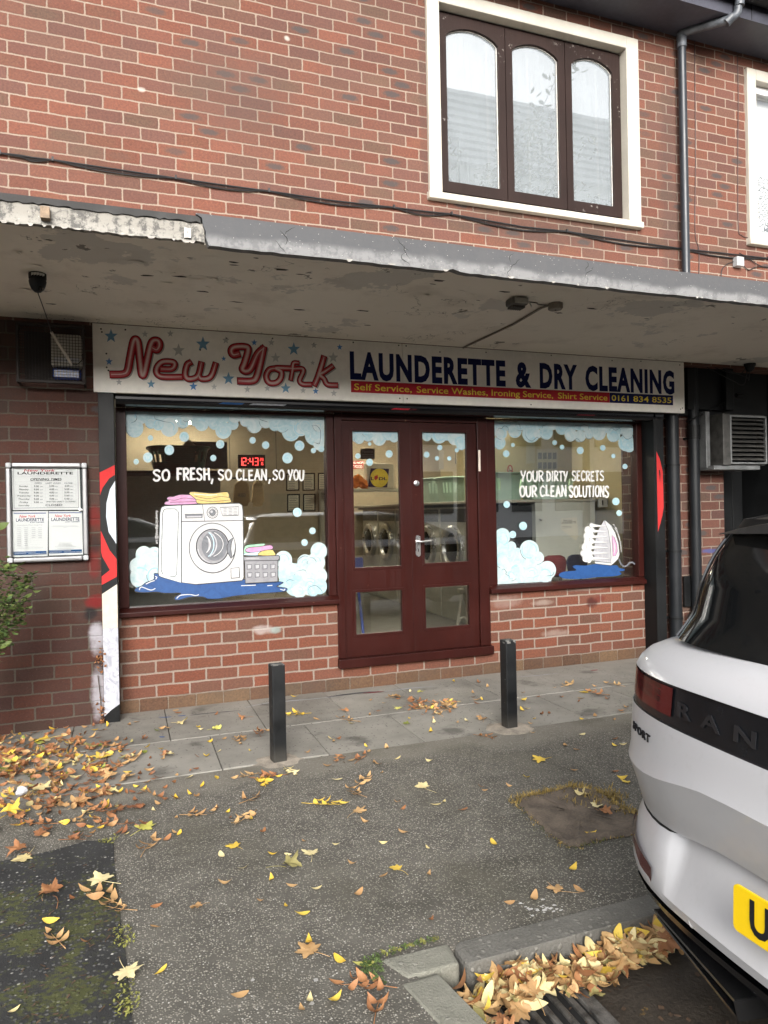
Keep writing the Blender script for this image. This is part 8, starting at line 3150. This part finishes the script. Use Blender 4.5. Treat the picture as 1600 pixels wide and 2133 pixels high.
    # single leaflets: positions read off the photograph, then a thin scatter
    SG = [(373, 1738), (107, 1922), (471, 1841), (508, 1809), (633, 1753), (548, 1734), (964, 1689), (909, 1678), (895, 1586), (786, 1592), (806, 1559), (733, 1508), (953, 1505), (1195, 1605), (1028, 1759), (1206, 1462), (1016, 1431), (997, 1422), (659, 1853), (745, 1864), (628, 1905), (645, 2084), (628, 2103), (544, 1877), (1112, 1873), (334, 2027), (264, 1738), (365, 1735), (480, 1704), (475, 1692), (30, 2108), (150, 1873), (180, 1965), (205, 1640), (600, 1781), (734, 1800), (800, 1826), (893, 1822), (568, 1781), (780, 1588), (828, 1582), (1003, 1640), (1011, 1647), (1280, 1608), (1298, 1552), (1282, 1555), (1120, 1452), (1170, 1452), (1090, 1444), (1155, 1433), (945, 1420), (1240, 1430), (1265, 1456), (1305, 1474), (890, 1475), (770, 1490), (800, 1465), (770, 1459), (690, 1540), (695, 1545), (640, 1568), (768, 1566), (905, 1505), (897, 1524), (993, 1466), (985, 1453), (352, 1517), (412, 1516), (436, 1546), (430, 1576), (420, 1520), (466, 1540), (325, 1660), (330, 1675), (300, 1645), (285, 1640), (1195, 1810), (700, 1760), (840, 1735)]
    rdx = random.Random(4)
    for k in range(46):
        SG.append((rdx.uniform(280, 1300), rdx.uniform(1500, 2120)))
    for k in range(40):
        SG.append((rdx.uniform(330, 1310), rdx.triangular(1425, 1560, 1480)))
    cols = ['tan', 'tan', 'rust', 'yellow', 'brown', 'yellow', 'tan', 'pale']
    gl = {'tan': 'single tan leaflet fallen on the ground', 'rust': 'single rusty leaflet fallen on the ground', 'yellow': 'single yellow leaflet fallen on the ground', 'pale': 'single cream leaflet fallen on the ground', 'brown': 'single dark brown leaflet fallen on the ground'}
    for (x, y) in SG:
        p = atZ(x, y, ZA)
        if p.y < -3.12 and p.x > 0.62:
            continue
        p.z = 0.0045 if y > 1750 and x < 290 else 0.002
        col = random.choice(cols)
        put_leaf('single_leaflet', 'leaf', col, p, random.uniform(0, 6.28), random.uniform(0.7, 1.35), gl[col], 'single %s leaflets' % col, (random.uniform(-0.3, 0.3), random.uniform(-0.2, 0.2)))
    # drifts nobody could count: litter by the side wall, heap in the gutter, wet cluster on the paving
    mats = [LM[k] for k in ('tan', 'brown', 'rust', 'yellow', 'pale', 'olive', 'green')]
    def drift(name, label, pts_fn, n, weights, lift, seed, big=0.12, size=(0.035, 0.055)):
        rd = random.Random(seed)
        mb = MB()
        k = 0
        while k < n:
            r_ = pts_fn(rd)
            if r_ is None:
                continue
            p, h = r_
            k += 1
            mi = rd.choices(range(7), weights)[0]
            z = p.z + rd.random()*h
            if rd.random() < big:
                maple_shape(mb, rd, rd.uniform(0.032, 0.06), rd.uniform(0.6, 1.7), mi, (p.x, p.y, z), rd.uniform(0, 6.28), rd.uniform(-0.5, 0.5)*lift, rd.random() < 0.4)
            else:
                leaflet_shape(mb, rd, rd.uniform(*size), rd.uniform(0.36, 0.56), 0.6, (p.x, p.y, z+0.004), rd.uniform(0, 6.28), rd.gauss(0, 0.35)*lift, rd.gauss(0, 0.6)*lift, mi)
        o = mb.build(name, mats, None, None, True)
        tag(o, label, 'leaves', None, 'stuff')
    def left_fn(rd):
        x = rd.uniform(-1.6, 0.45)
        y = rd.uniform(-2.0, -0.22)
        d = math.hypot((x+0.75)/0.72, (y+1.0)/0.75)
        if rd.random() > max(0.0, 1.15-d)**0.8:
            return None
        if y > -0.22:
            return None
        return Vector((x, y, 0.002)), max(0.0, 0.055*(1-d))
    drift('leaf_litter', 'thick drift of brown and yellow leaves in front of the side wall', left_fn, 760, (5, 5, 6, 1.6, 1, 1, 0.6), 1.0, 5, 0.16, (0.04, 0.065))
    def left2_fn(rd):
        p = atZ(rd.triangular(0, 470, 100), rd.triangular(1490, 1760, 1640), 0.002)
        if p.y > -0.25:
            return None
        return p, 0.008
    drift('leaf_litter', 'loose scatter of brown leaves spreading from the drift over the paving', left2_fn, 260, (4, 3, 5, 1.5, 1, 0.5, 0.2), 0.7, 6, 0.06)
    def gut_fn(rd):
        x = rd.uniform(0.82, 1.66)
        if x < 0.985:
            yl, yh = -3.72, -3.32
        elif x < 1.2:
            yl, yh = -3.45+0.5*(x-1.02), -3.315
        else:
            yl, yh = -3.40 + 0.05*math.sin(x*9), -3.315
        y = yh - (yh-yl)*rd.random()**1.25
        if y < -3.41 and x > 0.985:
            return None
        edge = 0.885 + max(0, -3.66-y)*0.10 - max(0, y+3.66)*0.16
        if x < edge:
            return None
        h = 0.085*max(0.15, 1-(yh-y)/0.22) if x > 1.0 else 0.08
        return Vector((x, y, ROAD_Z+0.004)), h
    drift('leaf_heap', 'heap of tan and yellow leaves along the kerb and over the drain grate', gut_fn, 560, (10, 1.2, 4, 2.0, 5, 0.5, 0.0), 1.3, 7, 0.06, (0.036, 0.082))
    def wet_fn(rd):
        p = atZ(rd.gauss(890, 36), rd.gauss(1473, 11), 0.002)
        return p, 0.014
    drift('leaf_cluster', 'wet cluster of torn brown leaves on the paving between the bollards', wet_fn, 80, (5, 5, 5, 1, 1, 0, 0), 0.8, 8, 0.08, (0.025, 0.045))
    def post_fn(rd):
        p = atZ(rd.gauss(990, 14), rd.gauss(1525, 8), 0.002)
        return p, 0.01
    # crumbs: specks and twigs on the tarmac
    rd = random.Random(12)
    mb = MB()
    for k in range(230):
        if rd.random() < 0.55:
            p = atZ(rd.uniform(0, 265), rd.uniform(1790, 2133), 0.0055)
        else:
            p = atZ(rd.uniform(0, 1330), rd.uniform(1440, 1720), 0.003)
        if p.x > 0.6 and p.y < -3.1:
            continue
        l, w, a_ = rd.uniform(0.002, 0.011), rd.uniform(0.0008, 0.003), rd.uniform(0, 6.28)
        c, s_ = math.cos(a_), math.sin(a_)
        z = p.z + 0.001
        mb.add([(p.x-l*c-w*s_, p.y-l*s_+w*c, z), (p.x-l*c+w*s_, p.y-l*s_-w*c, z), (p.x+l*c+w*s_, p.y+l*s_-w*c, z+0.002), (p.x+l*c-w*s_, p.y+l*s_+w*c, z+0.003)], [(0, 1, 2, 3)], rd.choice((1, 1, 1, 5, 5, 0)))
    for k in range(200):
        p = Vector((rd.uniform(0.98, 2.0), rd.uniform(-4.2, -3.33), ROAD_Z+0.003))
        l, w, a_ = rd.uniform(0.003, 0.010), rd.uniform(0.002, 0.006), rd.uniform(0, 6.28)
        c, s_ = math.cos(a_), math.sin(a_)
        z = p.z
        mb.add([(p.x-l*c-w*s_, p.y-l*s_+w*c, z), (p.x-l*c+w*s_, p.y-l*s_-w*c, z+0.003), (p.x+l*c+w*s_, p.y+l*s_-w*c, z+0.004), (p.x+l*c-w*s_, p.y+l*s_+w*c, z+0.001)], [(0, 1, 2, 3)], rd.choice((1, 1, 1, 5)))
    tag(mb.build('leaf_crumbs', [M['rot']]*7), 'crumbs of leaf and twig strewn over the tarmac and paving', 'leaf crumbs', None, 'stuff')
leaves()

# ------------------------------------------------------------------ shrub at the left edge
def shrub():
    rd = random.Random(14)
    t = thing('garden_shrub', 'green leafy shrub at the left edge below the notice case', 'shrub', (-0.86, -0.75, 0.0))
    gm = leaf_mat('fresh_green_leaf', (0.030, 0.055, 0.014), (0.085, 0.125, 0.034))
    gm2 = leaf_mat('yellow_green_leaf', (0.06, 0.09, 0.02), (0.14, 0.175, 0.05))
    st = plain('brown_twig', (0.06, 0.04, 0.025), 0.8, var=0.3, scale=30)
    ms, ml = MB(), MB()
    root = Vector((-0.93, -0.70, 0.0))
    tips = [(62, 1205, -0.62), (50, 1250, -0.7), (60, 1225, -0.75), (35, 1215, -0.6), (20, 1190, -0.66), (45, 1275, -0.72), (25, 1300, -0.8), (10, 1245, -0.6), (5, 1330, -0.9), (20, 1255, -0.85), (-20, 1220, -0.7), (-40, 1280, -0.8), (-30, 1180, -0.6), (-60, 1240, -0.8), (-80, 1300, -0.7), (8, 1175, -0.6), (-10, 1340, -0.9), (30, 1270, -0.6)]
    for (x, y, Y) in tips:
        e = atY(x, y, Y)
        mid = root.lerp(e, 0.55) + Vector((rd.uniform(-0.05, 0.02), rd.uniform(-0.04, 0.04), 0.10))
        P_ = spline([root, mid, e], 8)
        ms.tube(P_, [0.007*(1-0.75*i/len(P_)) for i in range(len(P_))], 0, 6)
        for i in range(5, len(P_)):
            for q in range(6):
                p = P_[i] + Vector((rd.gauss(0, 0.022), rd.gauss(0, 0.022), rd.gauss(0, 0.018)))
                leaflet_shape(ml, rd, rd.uniform(0.020, 0.042), rd.uniform(0.55, 0.75), 0.4, p, rd.uniform(0, 6.28), rd.uniform(-0.5, 0.5), rd.uniform(-0.6, 0.6), 0 if rd.random() < 0.65 else 1)
        for q in range(12):
            p = e + Vector((rd.gauss(0, 0.028), rd.gauss(0, 0.02), rd.gauss(0, 0.022)))
            leaflet_shape(ml, rd, rd.uniform(0.03, 0.05), rd.uniform(0.55, 0.75), 0.4, p, rd.uniform(0, 6.28), rd.uniform(-0.6, 0.6), rd.uniform(-0.6, 0.6), 0 if rd.random() < 0.5 else 1)
    # two nearer large leaves
    for (x, y) in ((8, 1345), (2, 1098)):
        e = atY(x, y, -0.9)
        leaflet_shape(ml, rd, 0.09, 0.6, 0.4, e, 0.2, -0.3, 0.7, 1)
        ms.tube([root, root.lerp(e, 0.6)+Vector((-0.05, 0, 0.05)), e], 0.003, 0, 6)
    ms.build('stem', st, t, smooth=True)
    ml.build('foliage', [gm, gm2], t, smooth=True)
    # dead seed heads at the foot of the graffiti post
    t2 = thing('dead_weed', 'withered brown weed clinging to the corner beside the graffiti post', 'weed', (-0.19, -0.215, 0.3))
    m = MB()
    for k in range(34):
        p = atY(rd.gauss(208, 5), rd.gauss(1376, 14), -0.222)
        leaflet_shape(m, rd, rd.uniform(0.014, 0.028), 0.7, 0.8, p, rd.uniform(0, 6.28), rd.uniform(-1, 1), rd.uniform(-1, 1))
    for k in range(20):
        p = atY(rd.gauss(212, 5), rd.gauss(1480, 14), -0.222)
        p.z = max(p.z, 0.01)
        leaflet_shape(m, rd, rd.uniform(0.018, 0.035), 0.6, 0.8, p, rd.uniform(0, 6.28), rd.uniform(-1, 1), rd.uniform(-1, 1))
    m.build('withered_leaves', LM['brown'], t2)
    m = MB()
    m.tube([(-0.172, -0.212, 0.0), (-0.178, -0.216, 0.18), (-0.19, -0.22, 0.32)], 0.003, 0, 6)
    m.build('stem', st, t2)
shrub()

# ------------------------------------------------------------------ across the road: what the panes mirror
def opposite():
    pale = plain('pale_render', (0.78, 0.78, 0.77), 0.7, var=0.08, scale=0.6)
    slat = plain('grey_cladding', (0.66, 0.67, 0.69), 0.6, var=0.1, scale=0.6)
    dark = plain('dark_office_glass', (0.03, 0.035, 0.04), 0.15)
    t = thing('office_building', 'pale office block with horizontal slats across the road', 'building', (20, -26, 0))
    m = MB()
    m.box(12.5, 28.0, -38, -26, -0.1, 21.6)
    m.build('wall', pale, t)
    m = MB()
    for k in range(10):
        z = 18.0+k*0.36
        m.box(12.4, 28.1, -25.85, -25.6, z, z+0.17)
    m.build('slat', slat, t)
    for k in range(6):
        for j in range(2):
            m = MB()
            m.box(13.2+k*2.5, 14.9+k*2.5, -25.99, -25.9, 1.2+j*3.3, 3.2+j*3.3)
            m.build('window', dark, t)
    t = thing('terrace_house', 'low brick terrace across the road to the left', 'building', (-5, -26, 0))
    m = MB()
    m.box(-22, 12.2, -36, -26, -0.1, 5.6)
    m.build('wall', M['brick_far'], t)
    m = MB()
    m.prism([(-22, -25.6, 5.6), (-22, -31, 7.6), (-22, -36.4, 5.6)], (34.2, 0, 0))
    m.build('roof', plain('slate_roof', (0.06, 0.06, 0.065), 0.7), t)
    for k in range(7):
        m = MB()
        m.box(-18+k*4, -16.4+k*4, -25.99, -25.9, 0.9, 2.2)
        m.build('window', dark, t)
    rd = random.Random(3)
    lm = leaf_mat('street_tree_leaf', (0.05, 0.06, 0.015), (0.16, 0.13, 0.03))
    bark = plain('grey_bark', (0.08, 0.07, 0.06), 0.9, var=0.3, scale=12, bump=0.5)
    for (x, y, h, lab) in ((9.2, -13.5, 13.4, 'street tree across the road opposite the bedroom window'), (13.8, -13.8, 11.2, 'smaller street tree across the road further right'), (-16.0, -22.0, 8.0, 'street tree across the road to the left')):
        t = thing('street_tree', lab, 'tree', (x, y, -0.1))
        m = MB()
        m.tube([(x, y, -0.1), (x+0.05, y, h*0.3), (x-0.04, y+0.05, h*0.6), (x, y, h*0.9)], [0.14, 0.11, 0.07, 0.02], 0, 10)
        tips = []
        for k in range(26):
            z0 = h*rd.uniform(0.28, 0.8)
            a_ = rd.uniform(0, 6.28)
            l = h*rd.uniform(0.14, 0.30)
            e = Vector((x+l*math.cos(a_), y+l*math.sin(a_), z0+l*rd.uniform(0.5, 1.1)))
            m.tube([(x, y, z0), (x+l*0.5*math.cos(a_), y+l*0.5*math.sin(a_), z0+l*0.3), e], [0.035, 0.02, 0.006], 0, 6)
            tips.append((Vector((x, y, z0)), e))
        m.build('trunk', bark, t, smooth=True)
        m = MB()
        for a_, e in tips:
            for k in range(95):
                p = a_.lerp(e, rd.uniform(0.35, 1.1)) + Vector((rd.gauss(0, 0.22), rd.gauss(0, 0.22), rd.gauss(0, 0.2)))
                leaflet_shape(m, rd, rd.uniform(0.14, 0.26), 0.45, 0.3, p, rd.uniform(0, 6.28), rd.uniform(-0.8, 0.8), rd.uniform(-0.8, 0.8))
        m.build('crown', lm, t)
    # a second parked car, mirrored in the shop windows
    def copy_tree(o, p=None):
        c = o.copy()
        COL.objects.link(c)
        if p is not None:
            c.parent = p
        for ch in list(o.children):
            copy_tree(ch, c)
        return c
    c = copy_tree(car)
    c.location = (-2.2, -8.6, ROAD_Z)
    c['label'] = 'white car across the road, mirrored in the shop windows'
    c['group'] = 'white cars parked in the street'
    car['group'] = 'white cars parked in the street'
M['brick_far'] = brick_mat('far_red_brick', PAL_LO, (0.3, 0.25, 0.2))
opposite()
